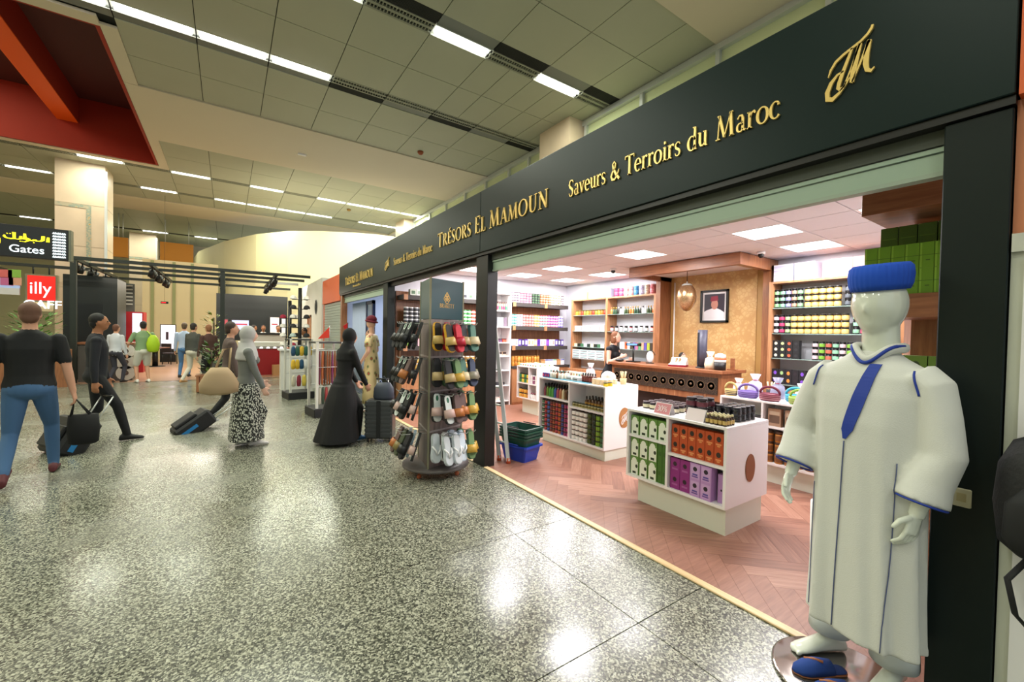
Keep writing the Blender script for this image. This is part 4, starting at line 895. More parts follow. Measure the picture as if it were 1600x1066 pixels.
# ---------------- unit behind the desk (fronts to -X)
XC = 6.90
grid('jar', [pjar(.04, .12, c, '6a5a2a') for c in ('c9a03a', 'b0702c', 'c23a2a', '8a8a3a')], 'amber or red preserve jar on the top glass shelf behind the desk', 'jar', 'preserve jars', (XC, 7.42, 2.03), 11, .09)
grid('carton', [pbox(.085, .07, .13, c, [('r', 0, .5, .2, .3, d)]) for c, d in (('f0efee', 'dfe6e2'), ('f3f1f0', 'c8d0d0'), ('efedec', 'd88a8a'))], 'white cosmetic carton on the second glass shelf behind the desk', 'box', 'white cosmetic cartons', (XC, 7.42, 1.66), 10, .095)
grid('carton', [pbox(.1, .08, .07, c) for c in ('e6d8b0', '22281f', '3a6a4a', 'efeee8', '23302a')], 'low carton on the third glass shelf behind the desk', 'box', 'low cartons', (XC, 7.41, 1.30), 9, .107)
grid('carton', pbox(.24, .2, .052, 'eef2f2', [('r', 0, .3, .45, .12, '2c3a4a'), ('r', 0, .7, .45, .12, '6fb0b0')]), 'flat white carton with teal stripes stacked on the low cabinet', 'box', 'striped flat cartons', (6.90, 7.33, 1.02), 4, .255, 4, .052)
grid('bottle', [pbottle(.026, .15, c, d) for c, d in (('d8884a', 'e8a060'), ('2f4a34', 'b09a3a'), ('2f4a34', 'b09a3a'), ('23261f', 'e9e9e6'), ('eeeeea', '2a2a2a'), ('efefef', 'efefef'), ('3a4a2a', 'b08a3a'), ('3a4a2a', 'b08a3a'), ('e0703a', 'f0b08a'))], 'bottle in the right bay top glass shelf behind the desk', 'bottle', 'bay bottles', (XC, 6.34, 2.03), 18, .064)
grid('jar', [pjar(.034, .12, c, '1a1a1c', 'efe9e6') for c in ('a02a3a', '2a1a24', 'efefef', '22221f')], 'black-capped jar in the right bay second glass shelf', 'jar', 'bay jars', (XC, 6.32, 1.66), 9, .13)
grid('carton', [pbox(.06, .06, .14, c) for c in ('c9a080', '5a4aa0', 'a8b03a', '3a3028', 'efefef', 'efefef', 'd85a2a', 'efefef', '4a3a2a', '7a5ab0', 'c86a8a', '5a9a6a')], 'bright spine carton in the right bay third glass shelf', 'box', 'spine cartons', (XC, 6.32, 1.30), 16, .07)
zc = 2.40
grid('carton', pbox(.2, .2, .16, 'ead9b0', [('r', 0, .85, .5, .15, 'd89aa8')]), 'cream carton with pink lid on top of the two-bay unit', 'box', 'cream cartons', (6.95, 7.40, zc), 2, .22)
grid('carton', pbox(.23, .2, .062, 'eae8f2', [('r', 0, .5, .49, .06, 'c9c8dc')]), 'white flat carton stacked on top of the two-bay unit', 'box', 'white flat cartons', (6.95, 6.88, zc), 2, .24, 4, .062)
grid('carton', pbox(.14, .2, .062, '8f90a8'), 'blue-grey flat carton stacked on top of the two-bay unit', 'box', 'blue-grey cartons', (6.95, 6.40, zc), 1, .24, 3, .062)
grid('tin', [ptin(.058, .10, (a, a, b)) for a, b in (('c8406a', 'd86a8a'), ('c8507a', 'e08aa0'), ('e0a8a8', 'efc8c0'), ('d8a0a0', 'e6c0b8'), ('3a7aa0', '5a9ac0'), ('b0b0d8', 'd0d0ea'), ('c9bfa8', 'dcd3c0'), ('d8808a', 'e6a0a6'))], 'pastel candle tin on top of the two-bay unit', 'tin', 'pastel candle tins', (6.93, 6.23, zc), 8, .132, 2, .10)
# ---------------- unit right of the gold panel
XD = 6.88
def lab3(c): return pjar(.036, .092, '18181c', '101014', c, lidh=.18)
honey = pjar(.042, .092, 'd8ae58', '17130f', 'e6c680', lidh=.26)
grid('jar', [lab3(c) for c in ('8ac08a', '8ac8a0', '9a9ad8', 'c8907a')], 'black jar with coloured label on the top right-hand glass shelf', 'jar', 'black jars top right', (XD, 3.02, 2.035), 5, .078, 3, .092)
grid('jar', honey, 'honey-coloured jar on the top right-hand glass shelf', 'jar', 'honey jars top', (XD-.02, 2.60, 2.035), 5, .088, 3, .092)
grid('jar', [lab3(c) for c in ('5a6068', '8a9a7a', 'c83a6a', 'd8c890', 'c8c0e0')], 'black jar beside the honey jars on the top glass shelf', 'jar', 'black jars top end', (XD, 2.14, 2.035), 6, .08, 3, .092)
grid('jar', [lab3(c) for c in ('d8d8e0', 'c83a6a', 'a8c890')], 'black jar at the start of the second right-hand glass shelf', 'jar', 'black jars second', (XD, 3.02, 1.655), 3, .08, 3, .092)
grid('jar', honey, 'honey-coloured jar on the second right-hand glass shelf', 'jar', 'honey jars second', (XD-.02, 2.77, 1.655), 8, .088, 3, .092)
grid('jar', [lab3(c) for c in ('8ac8a0', 'c83a6a', 'd8d8e0')], 'black jar at the end of the second right-hand glass shelf', 'jar', 'black jars second end', (XD, 2.04, 1.655), 5, .08, 3, .092)
bxs = [pbox(.085, .08, .088, '17171a', [('o', 0, .5, .25, .25, c)]) for c in ('e0e0c8', 'c8d890', 'd85a3a', '2a2a2e')]
grid('carton', bxs, 'small black carton with bright dot on the third right-hand glass shelf', 'box', 'black dot cartons', (XD, 3.0, 1.285), 4, .09, 3, .088)
grid('jar', [lab3(c) for c in ('d8b8c0', '7ab03a', 'c8604a', '8ac8a0')], 'black jar on the third right-hand glass shelf', 'jar', 'black jars third', (XD, 2.5, 1.285), 7, .08, 3, .085)
grid('carton', [pbox(.085, .08, .11, '1c1a20', [('o', 0, .5, .25, .25, c)]) for c in ('7a4ac0', '9ac080', 'e08a3a', '2a2028')], 'small black carton on the lowest right-hand shelf', 'box', 'lowest dark cartons', (XD, 3.0, .90), 5, .09, 2, .11)
grid('jar', [lab3(c) for c in ('5a3a7a', 'c05a3a')], 'dark jar on the lowest right-hand shelf', 'jar', 'lowest dark jars', (XD, 2.42, .90), 6, .08, 3, .092)
grid('carton', pbox(.26, .22, .062, 'c9c8e0', [('r', 0, .5, .48, .05, 'a8a8cc'), ('r', 0, .9, .5, .1, 'e6e6f2')]), 'lavender flat carton stacked above the black and honey jars', 'box', 'lavender flat cartons', (6.95, 2.93, 2.43), 2, .28, 4, .062)
grid('carton', pbox(.12, .2, .062, 'efb0a0', [('r', 0, .5, .45, .12, 'f6d0c4')]), 'pink flat carton stacked above the black and honey jars', 'box', 'pink flat cartons', (6.95, 2.28, 2.43), 5, .125, 4, .062)
# ---------------- slate units on the left wall (fronts to -Y)
YW = 7.80
pal1 = [('e0dce6', 'b8a0b0', '4a3a44')]*3+[('e6c8d4', 'd090a8', '8a4a60')]*4+[('3a4a44', '5a7a5a', '23302a')]*3+[('d87a4a', 'e8b090', 'a04a2a')]*4+[('c8d8a8', 'e6e0c8', '8aa060')]*4
pal2 = [('8ac8c0', 'b0e0d8', '4a9a90')]*2+[('e6d0e0', 'c8a8d0', 'e6e0ea')]*2+[('e08a80', 'e6b0a8', 'd86a6a')]*4+[('e6c080', 'e8d8b0', 'd0a050')]*2+[('7ac0b8', 'b8dcd8', 'd05a6a')]*3+[('c8608a', 'e6b8c8', '8a4a9a')]*4+[('6a5ab0', 'a8a0d8', 'e6e0f0')]*2
grid('tin', [ptin(.038, .058, c) for c in pal1], 'small coloured tin on the top slate shelf next to the bookcase', 'tin', 'top slate tins', (5.29, YW, 2.27), 19, .0805, 4, .058, face='y')
grid('tin', [ptin(.038, .066, c) for c in pal2], 'small coloured tin on the middle slate shelf next to the bookcase', 'tin', 'middle slate tins', (5.29, YW, 1.745), 19, .0805, 4, .066, face='y')
grid('carton', [pbox(.085, .08, .15, c, [('r', 0, .5, .3, .3, d)]) for c, d in (('e0dce8', 'c0b8d0'), ('ece8ec', 'd8a8a0'), ('5a3aa0', 'e0e0f0'), ('3a2a5a', 'e0e0f0'), ('5a3aa0', 'e8e8f0'), ('ece6e0', 'd8a070'), ('efe8e0', 'e0b890'), ('d8b080', 'efe6d8'), ('6a3ab0', '4a2a90'), ('efe4e4', 'e0a8a8'), ('efe4e4', 'e0a8a8'), ('7a3ab0', '9a5ac8'))], 'cosmetic carton on the low slate shelf next to the bookcase', 'box', 'slate cartons', (5.30, YW, 1.30), 17, .09, face='y')
grid('jar', [pjar(.036, .11, c, 'c08a3a') for c in ('c88a3a', 'b8702c', 'd0a050')], 'amber jar on the ledge next to the bookcase', 'jar', 'ledge jars', (5.27, 7.72, .85), 10, .078, 2, .11, face='y')
grid('carton', [pbox(.11, .08, .13, c, [('r', 0, .9, .5, .1, d)]) for c, d in (('c89a6a', 'a86a3a'), ('e8e4ea', '3a4aa0'), ('efeef2', '3a4aa0'), ('efeef2', '3f9a5a'))], 'banded carton on the ledge next to the bookcase', 'box', 'ledge cartons', (6.1, 7.72, .85), 6, .118, face='y')
pal3 = [('23262a', '4a4a50', 'e0e0e0')]*3+[('2a2a30', '8a8a90', 'e6e0e6')]*2+[('b03a5a', 'd88aa0', 'efe0e6')]*1+[('e08a5a', 'efb890', 'e8c0a8')]*2+[('c83a8a', 'e060a8', 'efe0ea')]*2+[('d8d0d8', 'efe8ef', '6a3a5a')]*2+[('5aa85a', 'e0efe0', '3a8a4a')]*3+[('d06a4a', 'efe0d8', 'c04a3a')]*3
grid('tin', [ptin(.046, .075, c) for c in pal3], 'coloured tin stacked behind the slipper stand', 'tin', 'tins behind slippers', (2.83, YW, 1.745), 18, .097, 4, .075, face='y')
grid('carton', [pbox(.12, .1, .12, c, [('r', 0, .5, .3, .25, d)]) for c, d in (('d8e0d0', '5a7a5a'), ('e6eae6', 'a8c0a8'), ('e0904a', 'f0c090'), ('e08a4a', 'efb080'), ('efefef', '3a3a40'))], 'carton on the highest slate shelf behind the slipper stand', 'box', 'cartons behind slippers', (2.95, YW, 2.27), 13, .125, face='y')
grid('carton', [pbox(.13, .1, .14, c) for c in ('9ad84a', '1f1f22', 'e6b8c0', '2a2a2e', '3a2a24')], 'carton on the lower slate shelf behind the slipper stand', 'box', 'lower cartons behind slippers', (2.84, YW, 1.30), 12, .14, face='y')
grid('jar', pjar(.05, .12, 'c8923a', 'e8e0d0', 'd8b060'), 'amber honey jar on the ledge behind the slipper stand', 'jar', 'ledge honey jars', (2.80, 7.72, .85), 16, .11, 2, .12, face='y')
# bookcase
def bk_row(z, mes, n, step, label, name, cat, x0=4.72): grid(name, mes, label, cat, label[:28], (x0, 7.78, z), n, step, face='y')
bk_row(2.07, [pbottle(.022, .2, 'c8b890', '5a2a24', c) for c in ('c84a6a', '3f9a6a', 'c84a6a')], 8, .055, 'slim bottle on the second shelf of the white bookcase', 'bottle', 'bottle'); bk_row(1.72, [pbox(.07, .1, .2, c) for c in ('7a6a7a', '5a5a70', 'f0f0f0', 'f3f3f3')], 5, .085, 'tall carton on the third shelf of the white bookcase', 'carton', 'box')
bk_row(1.38, [pbox(.09, .1, .08, c, [('r', 0, .85, .5, .14, '2a2024')]) for c in ('e0543a', 'f0efe8', '5a3a5a')], 4, .11, 'low carton on the fourth shelf of the white bookcase', 'carton', 'box'); bk_row(1.08, [pbox(.09, .1, .09, c, [('r', 0, .7, .5, .28, '3a2c28')]) for c in ('e8c0a0', 'e0744a', 'efefea')], 4, .11, 'two-tone carton on the fifth shelf of the white bookcase', 'carton', 'box')
bk_row(.44, [pbox(.1, .1, .06, c) for c in ('2a2a30', '3a3a40')], 3, .12, 'dark carton near the bottom of the white bookcase', 'carton', 'box', 4.78); bk_row(.10, [pbox(.1, .1, .07, c) for c in ('e0a890', 'efe0d8')], 3, .12, 'pale carton on the bottom shelf of the white bookcase', 'carton', 'box', 4.78)
tag(MB().lathe([(.03, 0), (.05, .03), (.045, .08), (.02, .1)], n=12).tube([(0, 0, .1), (.02, .02, .24)], .006).tube([(0, 0, .1), (-.03, .0, .22)], .006).ellip((.02, .02, .25), .025, .025, .025).ellip((-.03, 0, .23), .025, .025, .025).build('ornament', C('d8d4d2'), None, (4.92, 7.8, 2.4508)), 'grey-white ornament on top of the bookcase', 'ornament')
# ---------------- green cartons of the end unit
g1 = pbox(.062, .12, .148, '6fa01e', [('r', -.38, .5, .06, .48, '8fbf3a'), ('r', 0, .5, .5, .012, '4f7a14'), ('r', .1, .3, .15, .02, '4a6a18')])
grid('carton', g1, 'lime green carton in the double row on the end unit', 'box', 'lime cartons', (3.42, .935, 1.86), 9, .064, 2, .148)
grid('carton', pbox(.085, .12, .149, '4f6a1e', [('r', 0, .5, .4, .02, '6a8a2a')]), 'shadowed green carton in the row under the top board', 'box', 'upper green cartons', (3.62, .90, 1.86), 6, .09, 3, .15)  # darker green holds the shade under the top board
grid('carton', pbox(.1, .1, .15, '5a7a1e', [('o', 0, .6, .2, .2, '2a3a14')]), 'olive green carton on the lower shelf of the end unit', 'box', 'olive cartons', (3.48, .83, 1.34), 5, .105)
grid('jar', pjar(.03, .05, 'e6e0e4', '1c1a1e'), 'small white jar with black lid on the lower shelf of the end unit', 'jar', 'white black-lid jars', (3.50, .85, 1.49), 6, .07) if 0 else None
pur = thing('feather_garland', 'magenta and black feather garland on top of the end unit', 'garland', (3.38, .55, 2.50))
for k in range(60):
    y = -.1+.38*k/59; a = random.uniform(0, PI); MB().tube([(.02, y, .01), (.02+.03*math.cos(a), y+random.uniform(-.03, .03), .012+.055*math.sin(a))], [.006, .002], 5).build('feather', C('b0108a' if k % 3 else '2a0a20', .8), pur) if k % 2 == 0 else None
# ---------------- on the cash desk
zd = 1.105
def dk_at(px, py, z=zd): return fl(px, py, z)
t = thing('till_display', 'customer till display on a black pole', 'till', (6.05, 5.02, zd)); MB().box(-.08, -.1, 0, .08, .1, .02).build('base', M_BLACK, t); MB().tube([(0, 0, .02), (0, 0, .29)], .016, 10).build('pole', M_BLACK, t); MB().box(-.04, -.15, .29, .04, .15, .34, bev=.008).build('housing', M_BLACK, t); MB().box(-.0415, -.11, .302, -.0405, .11, .328).build('screen', mat('till_screen', '5a8ad8', .3, emit=1.2), t)
t = thing('card_terminal', 'white and red card terminal on the cash desk', 'terminal', (5.92, 4.02, zd+EPS), .35); MB().box(-.09, -.13, 0, .09, .13, .03).build('base', C('a02038'), t); MB().add([(-.1, -.13, .03), (.1, -.13, .03), (.1, .13, .03), (-.1, .13, .03), (-.07, -.10, .06), (.08, -.12, .14), (.08, .12, .14), (-.07, .10, .06)], [(3, 2, 1, 0), (4, 5, 6, 7), (0, 1, 5, 4), (1, 2, 6, 5), (2, 3, 7, 6), (3, 0, 4, 7)]).build('body', C('ece6e4', .4), t)
for i in range(6): MB().box(-.05+.03*(i % 3), -.04+.05*(i//3), .07+.02*(i % 3), -.03+.03*(i % 3), -.01+.05*(i//3), .085+.022*(i % 3)).build('key', C('a88a5a'), t)
t = thing('tower_fan', 'slate grey tower fan standing on the cash desk', 'fan', (6.02, 3.68, zd+EPS)); MB().lathe([(.09, 0), (.09, .012), (.05, .025)], n=18).build('base', M_BLACK, t)
MB().loft([[(.06*math.cos(2*PI*k/16), .072*math.sin(2*PI*k/16)*(1 if z < .6 else 1), z) for k in range(16)] for z in (.02, .3, .58)]).build('body', C('4a4a5c', .45), t); MB().box(-.064, .02, .05, -.03, .045, .54).build('grille', C('2a2a34'), t)
def dbag(loc, col, label): bag(loc, label, col, .16, .26, .07)
dbag((5.92, 3.485, zd+EPS), 'e9dcc4', 'patterned cream gift pouch beside the tower fan')
t = thing('sweets_tub', 'white tub with orange band in a black patterned sleeve', 'tub', (5.90, 3.325, zd+EPS)); MB().lathe([(.075, 0), (.08, .11)], n=18).build('sleeve', C('1a1a1c'), t); MB().lathe([(.074, .11), (.078, .15), (.078, .15)], n=18).build('tub_rim', C('f0eeea'), t); MB().lathe([(.079, .15), (.079, .175)], n=18).build('band', C('d8602a'), t); MB().lathe([(.076, .175), (.07, .22), (.03, .24), (0, .242)], n=18).build('lid', C('efece8'), t)
tag(MB().box(-.012, -.03, 0, .012, .03, .17, bev=.004).box(-.05, -.06, 0, .05, .06, .012).build('card_holder', M_WOODX, None, (6.10, 3.25, zd+EPS), (0, 0, .2)), 'small wooden upright stand at the desk corner', 'stand')
t = thing('receipt_stand', 'oval white screen stand on the cash desk', 'screen', (6.05, 4.66, zd+EPS)); MB().lathe([(.07, 0), (.07, .012)], n=14).build('base', M_BLACK, t); MB().ellip((0, 0, .11), .02, .075, .10, 16, 10).build('screen', C('d5d7dc', .3), t); MB().tube([(.02, .09*math.cos(a), .11+.11*math.sin(a)) for a in [PI*.1+PI*.8*k/8 for k in range(9)]], .007, 6).build('rim', M_BLACK, t)
tag(MB().ellip((0, 0, .03), .06, .09, .03).build('purse', M_BLACK, None, (5.86, 5.17, zd+EPS)), 'flat black purse on the desk beside the shop assistant', 'purse')
# ================================================================== SKIN TOOL: closed lumps -> one continuous surface
def skin(mb, voxel, smooth=4, fac=.5):
    """voxel-unite the closed pieces of mb and smooth them; every face keeps the material of the piece nearest to it"""
    src = bpy.data.meshes.new('tmp'); src.from_pydata(mb.v, [], mb.f); src.update()
    ob = bpy.data.objects.new('tmp', src); COL.objects.link(ob)
    m = ob.modifiers.new('r', 'REMESH'); m.mode = 'VOXEL'; m.voxel_size = voxel
    if smooth: s = ob.modifiers.new('s', 'SMOOTH'); s.factor = fac; s.iterations = smooth
    dg = bpy.context.evaluated_depsgraph_get(); dg.update()
    me = bpy.data.meshes.new_from_object(ob.evaluated_get(dg))
    bv = BVHTree.FromPolygons([Vector(v) for v in mb.v], mb.f)
    idx = []
    for p in me.polygons:
        r = bv.find_nearest(p.center); idx.append(mb.m[r[2]] if r[2] is not None else 0)
    me.polygons.foreach_set('material_index', idx); me.polygons.foreach_set('use_smooth', [True]*len(idx))
    bpy.data.objects.remove(ob); bpy.data.meshes.remove(src)
    return me
def setmats(me, mats):
    idx = [p.material_index for p in me.polygons]; me.materials.clear()
    for m in mats: me.materials.append(m)
    me.polygons.foreach_set('material_index', idx); me.update()
    return me
def limb(mb, a, b, r0, r1, mi, n=12):
    a, b = Vector(a), Vector(b); mb.tube([a, a.lerp(b, .35), b], [r0, r0*.65+r1*.35+.003, r1], n, mi); mb.ellip(tuple(a), r0, r0, r0, 12, 8, mi); mb.ellip(tuple(b), r1, r1, r1, 12, 8, mi)
def ik(a, c, l1, l2, pole):
    a, c = Vector(a), Vector(c); d = c-a; L = min(d.length, (l1+l2)*.999); d.normalize(); c2 = a+d*L
    x = (l1*l1-l2*l2+L*L)/(2*L); h = math.sqrt(max(0, l1*l1-x*x)); p = Vector(pole); p = p-d*p.dot(d)
    p = p.normalized() if p.length > 1e-6 else Vector((0, 1, 0))
    return a+d*x+p*h, c2
def hand(mb, wrist, direction, palm_n, side, mi, s=1., curl=.5, voxel_ok=True):
    """palm and five separate, unequal, bent fingers; direction: along the fingers; palm_n: palm faces this way; side: +1 thumb on d x n side"""
    w = Vector(wrist); d = Vector(direction).normalized(); n = Vector(palm_n); n = (n-d*n.dot(d)).normalized(); t = d.cross(n)*side
    c = w+d*.045*s
    mb.loft([[w+d*(k*.085*s)+t*(math.cos(a)*wd*s)+n*(math.sin(a)*th*s) for a in [2*PI*i/10 for i in range(10)]] for k, wd, th in ((-.1, .024, .019), (.3, .034, .016), (.7, .040, .0145), (1.0, .036, .012))], mi)
    for i, (o, L) in enumerate(((.029, .068), (.010, .078), (-.010, .072), (-.029, .056))):
        p0 = w+d*.08*s+t*o*s; p1 = p0+(d*math.cos(curl*.5)+n*math.sin(curl*.5))*L*.5*s; p2 = p1+(d*math.cos(curl*1.5)+n*math.sin(curl*1.5))*L*.5*s
        mb.tube([p0-d*.012*s, p0, p1, p2, p2+(p2-p1)*.12], [.0095*s, .0095*s, .009*s, .0078*s, .004*s], 8, mi)
    q0 = w+d*.02*s+t*.026*s; q1 = q0+(d*.6+t*.7+n*.3).normalized()*.042*s; q2 = q1+(d*.9+t*.15+n*.35).normalized()*.034*s
    mb.tube([q0, q1, q2, q2+(q2-q1)*.15], [.013*s, .0115*s, .009*s, .004*s], 8, mi)

# ================================================================== ROBED MANNEQUIN AT THE SHOP FRONT
MN = thing('mannequin', 'glossy white faceless mannequin in a long cream robe with blue trim', 'mannequin', (2.40, .645, .0), PI/2-.20)   # local +Y looks to -X, a little to +Y
M_MAN = mat('mannequin_gloss', 'dfe3d6', .12, coat=.5); M_ROBE = mat('robe_cotton', 'd6d6d0', .85, bump=.12, bscale=220.); M_TROU = mat('trouser_cotton', 'e8eef0', .85)
M_BLUE = mat('royal_blue_cord', '17379a', .6); M_PIPE = mat('grey_blue_piping', '565f86', .6)
BZ = .014
MB().lathe([(.265, 0), (.275, .004), (.275, .010), (.265, BZ)], n=48).build('base_plate', mat('polished_steel', 'b9b4ae', .12, metal=.9), MN, (0.06, .05, 0))
# head and neck
mb = MB().ellip((0, .012, 1.740), .096, .112, .130, 22, 16).ellip((0, .035, 1.680), .068, .070, .076, 16, 12).ellip((0, .118, 1.715), .010, .014, .022, 10, 8)
mb.tube([(0, -.015, 1.42), (0, -.01, 1.55), (0, .0, 1.66)], [.082, .066, .066], 18); mb.ellip((0, -.01, 1.44), .15, .08, .06, 18, 10)
place('head', setmats(skin(mb, .008, 6), [M_MAN]), MN, (-.02, 0, 0))
# cap: a soft ribbed roll
mb = MB(); rr = []
for z, k in ((1.805, .92), (1.80, 1.06), (1.825, 1.16), (1.865, 1.20), (1.90, 1.16), (1.915, 1.02), (1.91, .5), (1.905, .02)):
    rr.append([(-.02+.090*k*(1+.012*math.cos(a*34))*math.cos(a), .012+.108*k*(1+.012*math.cos(a*34))*math.sin(a), z+.012*math.sin(a)*-1) for a in [2*PI*i/136 for i in range(136)]])
tag(mb.loft(rr).build('knit_cap', mat('royal_blue_knit', '1c4fc0', .9), None, (2.40, .645, 0), (0, 0, PI/2-.20)), 'royal blue brimless cap on the robed mannequin', 'cap')
# arms: local +X is the mannequin's right (image left)
RS, LS = Vector((.205, .0, 1.42)), Vector((-.205, .0, 1.42))
RE, LE = Vector((.262, .03, 1.13)), Vector((-.238, .02, 1.13)); RH, LH = Vector((.268, .13, .915)), Vector((-.205, .085, .89))
for nm, E_, H_, sd in (('hand', RE, RH, 1), ('hand', LE, LH, -1)):
    mb = MB(); d = (H_-E_).normalized(); mb.tube([E_, E_.lerp(H_, .5), H_+d*.01], [.040, .034, .026], 14)
    hand(mb, H_, d+Vector((0, .10, -.35)), Vector((-sd, -.15, 0)), sd, 0, 1.0, .55)
    place(nm, setmats(skin(mb, .0042, 3), [M_MAN]), MN)
# legs and feet
for sx, fy in ((.185, -.085), (-.055, -.125)):
    mb = MB(); limb(mb, (sx, fy, .45), (sx, fy-.01, .11), .055, .037, 0)
    mb.loft([[(sx+wd*math.cos(a), fy+y, BZ+.002+h*(.5+.5*math.sin(a))) for a in [2*PI*i/14 for i in range(14)]] for y, wd, h in ((-.075, .020, .04), (-.06, .032, .075), (-.01, .035, .105), (.05, .037, .085), (.11, .043, .055), (.155, .044, .036), (.185, .036, .026), (.20, .015, .012))])
    for k in range(5): mb.ellip((sx+(.034-.017*k)*(1 if sx > 0 else -1)*-1, fy+.188-.007*k, BZ+.014), .0095, .016, .012, 8, 6)
    ang = -.35 if sx > 0 else .1; Rm = Matrix.Translation((sx, fy, 0)) @ Matrix.Rotation(ang, 4, 'Z') @ Matrix.Translation((-sx, -fy, 0)); mb.v = [tuple(Rm @ Vector(p)) for p in mb.v]
    place('foot', setmats(skin(mb, .006, 3), [M_MAN]), MN)
    rg = [[(sx*1.02+wd*math.cos(a)*(1+.03*math.sin(5*a)), fy+wd*1.05*math.sin(a), z) for a in [2*PI*i/24 for i in range(24)]] for z, wd in ((.75, .095), (.4, .09), (.2, .085), (.125, .088), (.13, .078), (.4, .08))]
    MB().loft(rg).build('trouser_leg', M_TROU, MN)
# robe: body and sleeves united
mb = MB(); rings = []
prof = [(1.535, .075, .070, -.012), (1.50, .12, .088, -.01), (1.465, .185, .105, -.005), (1.42, .222, .120, 0), (1.34, .226, .135, .005), (1.22, .216, .146, .01), (1.05, .212, .150, .01), (.85, .215, .152, .01), (.65, .218, .155, .012), (.48, .220, .158, .012), (.36, .224, .160, .012), (.285, .228, .162, .012)]
for z, a, b, oy in prof:
    t = max(0, (1.4-z)/1.1); ring = []
    for i in range(96):
        th = 2*PI*i/96; k = 1+t*(.055*math.sin(7*th+.6)+.05*math.sin(11*th+2.+z)+.028*math.sin(17*th+1+3*z)); e = .82
        cx = abs(math.cos(th))**e*(1 if math.cos(th) > 0 else -1); cy = abs(math.sin(th))**e*(1 if math.sin(th) > 0 else -1)
        ring.append((a*.94*k*cx, oy+b*k*cy*(1. if cy > 0 else .82), z))
    rings.append(ring)
mb.loft(rings)
for S_, E_, H_ in ((RS, RE, RH), (LS, LE, LH)):
    sg = 1 if S_.x > 0 else -1; W = E_.lerp(H_, .78); P = [S_+Vector((-.05*sg, 0, .01)), S_+Vector((.0, 0, -.03)), S_.lerp(E_, .5)+Vector((.012*sg, 0, 0)), E_+Vector((.018*sg, .0, 0)), E_.lerp(W, .6), W]
    rg = []
    for k, (p, r) in enumerate(zip(P, (.085, .085, .080, .082, .090, .098))):
        t = (P[min(k+1, 5)]-P[max(k-1, 0)]).normalized(); A = Vector((1, 0, 0)); A = (A-t*A.dot(t)).normalized(); B = t.cross(A)
        rg.append([p+(A*math.cos(q)*.82+B*math.sin(q))*r*(1+.04*math.sin(3*q+k)) for q in [2*PI*i/28 for i in range(28)]])
    mb.loft(rg)
robe_me = setmats(skin(mb, .0085, 5), [M_ROBE]); robe = place('robe', robe_me, MN)
rbv = BVHTree.FromPolygons([v.co.copy() for v in robe_me.vertices], [tuple(p.vertices) for p in robe_me.polygons])
def on_robe(x, z, front=True, off=.003):
    o = Vector((x, 1. if front else -1., z)); h = rbv.ray_cast(o, Vector((0, -1 if front else 1, 0)))
    return h[0]+h[1]*off if h[0] else None
def seam(pts, r, name, m, flat=.6):
    P = [p for p in (on_robe(x, z) for x, z in pts) if p]
    if len(P) > 1: MB().tube(P, r, 6, flat=flat).build(name, m, robe)
lerp = lambda a, b, n: [(a[0]+(b[0]-a[0])*k/n, a[1]+(b[1]-a[1])*k/n) for k in range(n+1)]
# placket: broad blue braid down the front
L, R_ = [], []
for k in range(25):
    z = 1.475-.33*k/24; x = -.055+.075*k/24; wd = .020+.006*math.sin(PI*k/24) if k < 22 else .022*(24-k)/2.2*.5+.006
    a, b = on_robe(x-wd, z, off=.006), on_robe(x+wd, z, off=.006)
    if a and b: L.append(a); R_.append(b)
n = len(L); mp = MB(); back = Vector((0, -.004, 0))
mp.add(L+R_+[p+back for p in L]+[p+back for p in R_], [(i, i+1, n+i+1, n+i) for i in range(n-1)]+[(2*n+i, 2*n+i+1, i+1, i) for i in range(n-1)]+[(n+i, n+i+1, 3*n+i+1, 3*n+i) for i in range(n-1)]).build('placket', M_BLUE, robe)
seam(lerp((.022, 1.135), (.045, .30), 40), .0032, 'piping', M_PIPE); seam(lerp((-.150, 1.08), (-.135, .30), 36), .0028, 'piping', M_PIPE); seam(lerp((.17, .9), (.175, .31), 30), .0025, 'piping', M_PIPE)
seam(lerp((-.175, 1.455), (-.20, 1.36), 8), .004, 'shoulder_braid', M_BLUE); seam(lerp((.175, 1.455), (.20, 1.36), 8), .004, 'shoulder_braid', M_BLUE)
MB().tube([(-.014+.082*math.cos(a), -.012+.090*math.sin(a), 1.548-.055*max(0, math.sin(a))**4) for a in [2*PI*k/48 for k in range(49)]], .017, 8, flat=1.3).build('collar', M_ROBE, robe)
MB().tube([(-.014+.090*math.cos(a), -.008+.106*math.sin(a), 1.556-.075*max(0, math.sin(a))**4) for a in [PI*.0+PI*k/32 for k in range(33)]], .0075, 8).build('collar_braid', M_BLUE, robe)
for E_, H_ in ((RE, RH), (LE, LH)):
    W = E_.lerp(H_, .78); t = (H_-E_).normalized(); A = Vector((1, 0, 0)); A = (A-t*A.dot(t)).normalized(); B = t.cross(A)
    MB().tube([W+t*.004+(A*math.cos(q)*.78+B*math.sin(q)*.95)*.095 for q in [2*PI*i/28 for i in range(29)]], .0045, 6).build('cuff_braid', M_BLUE, robe)
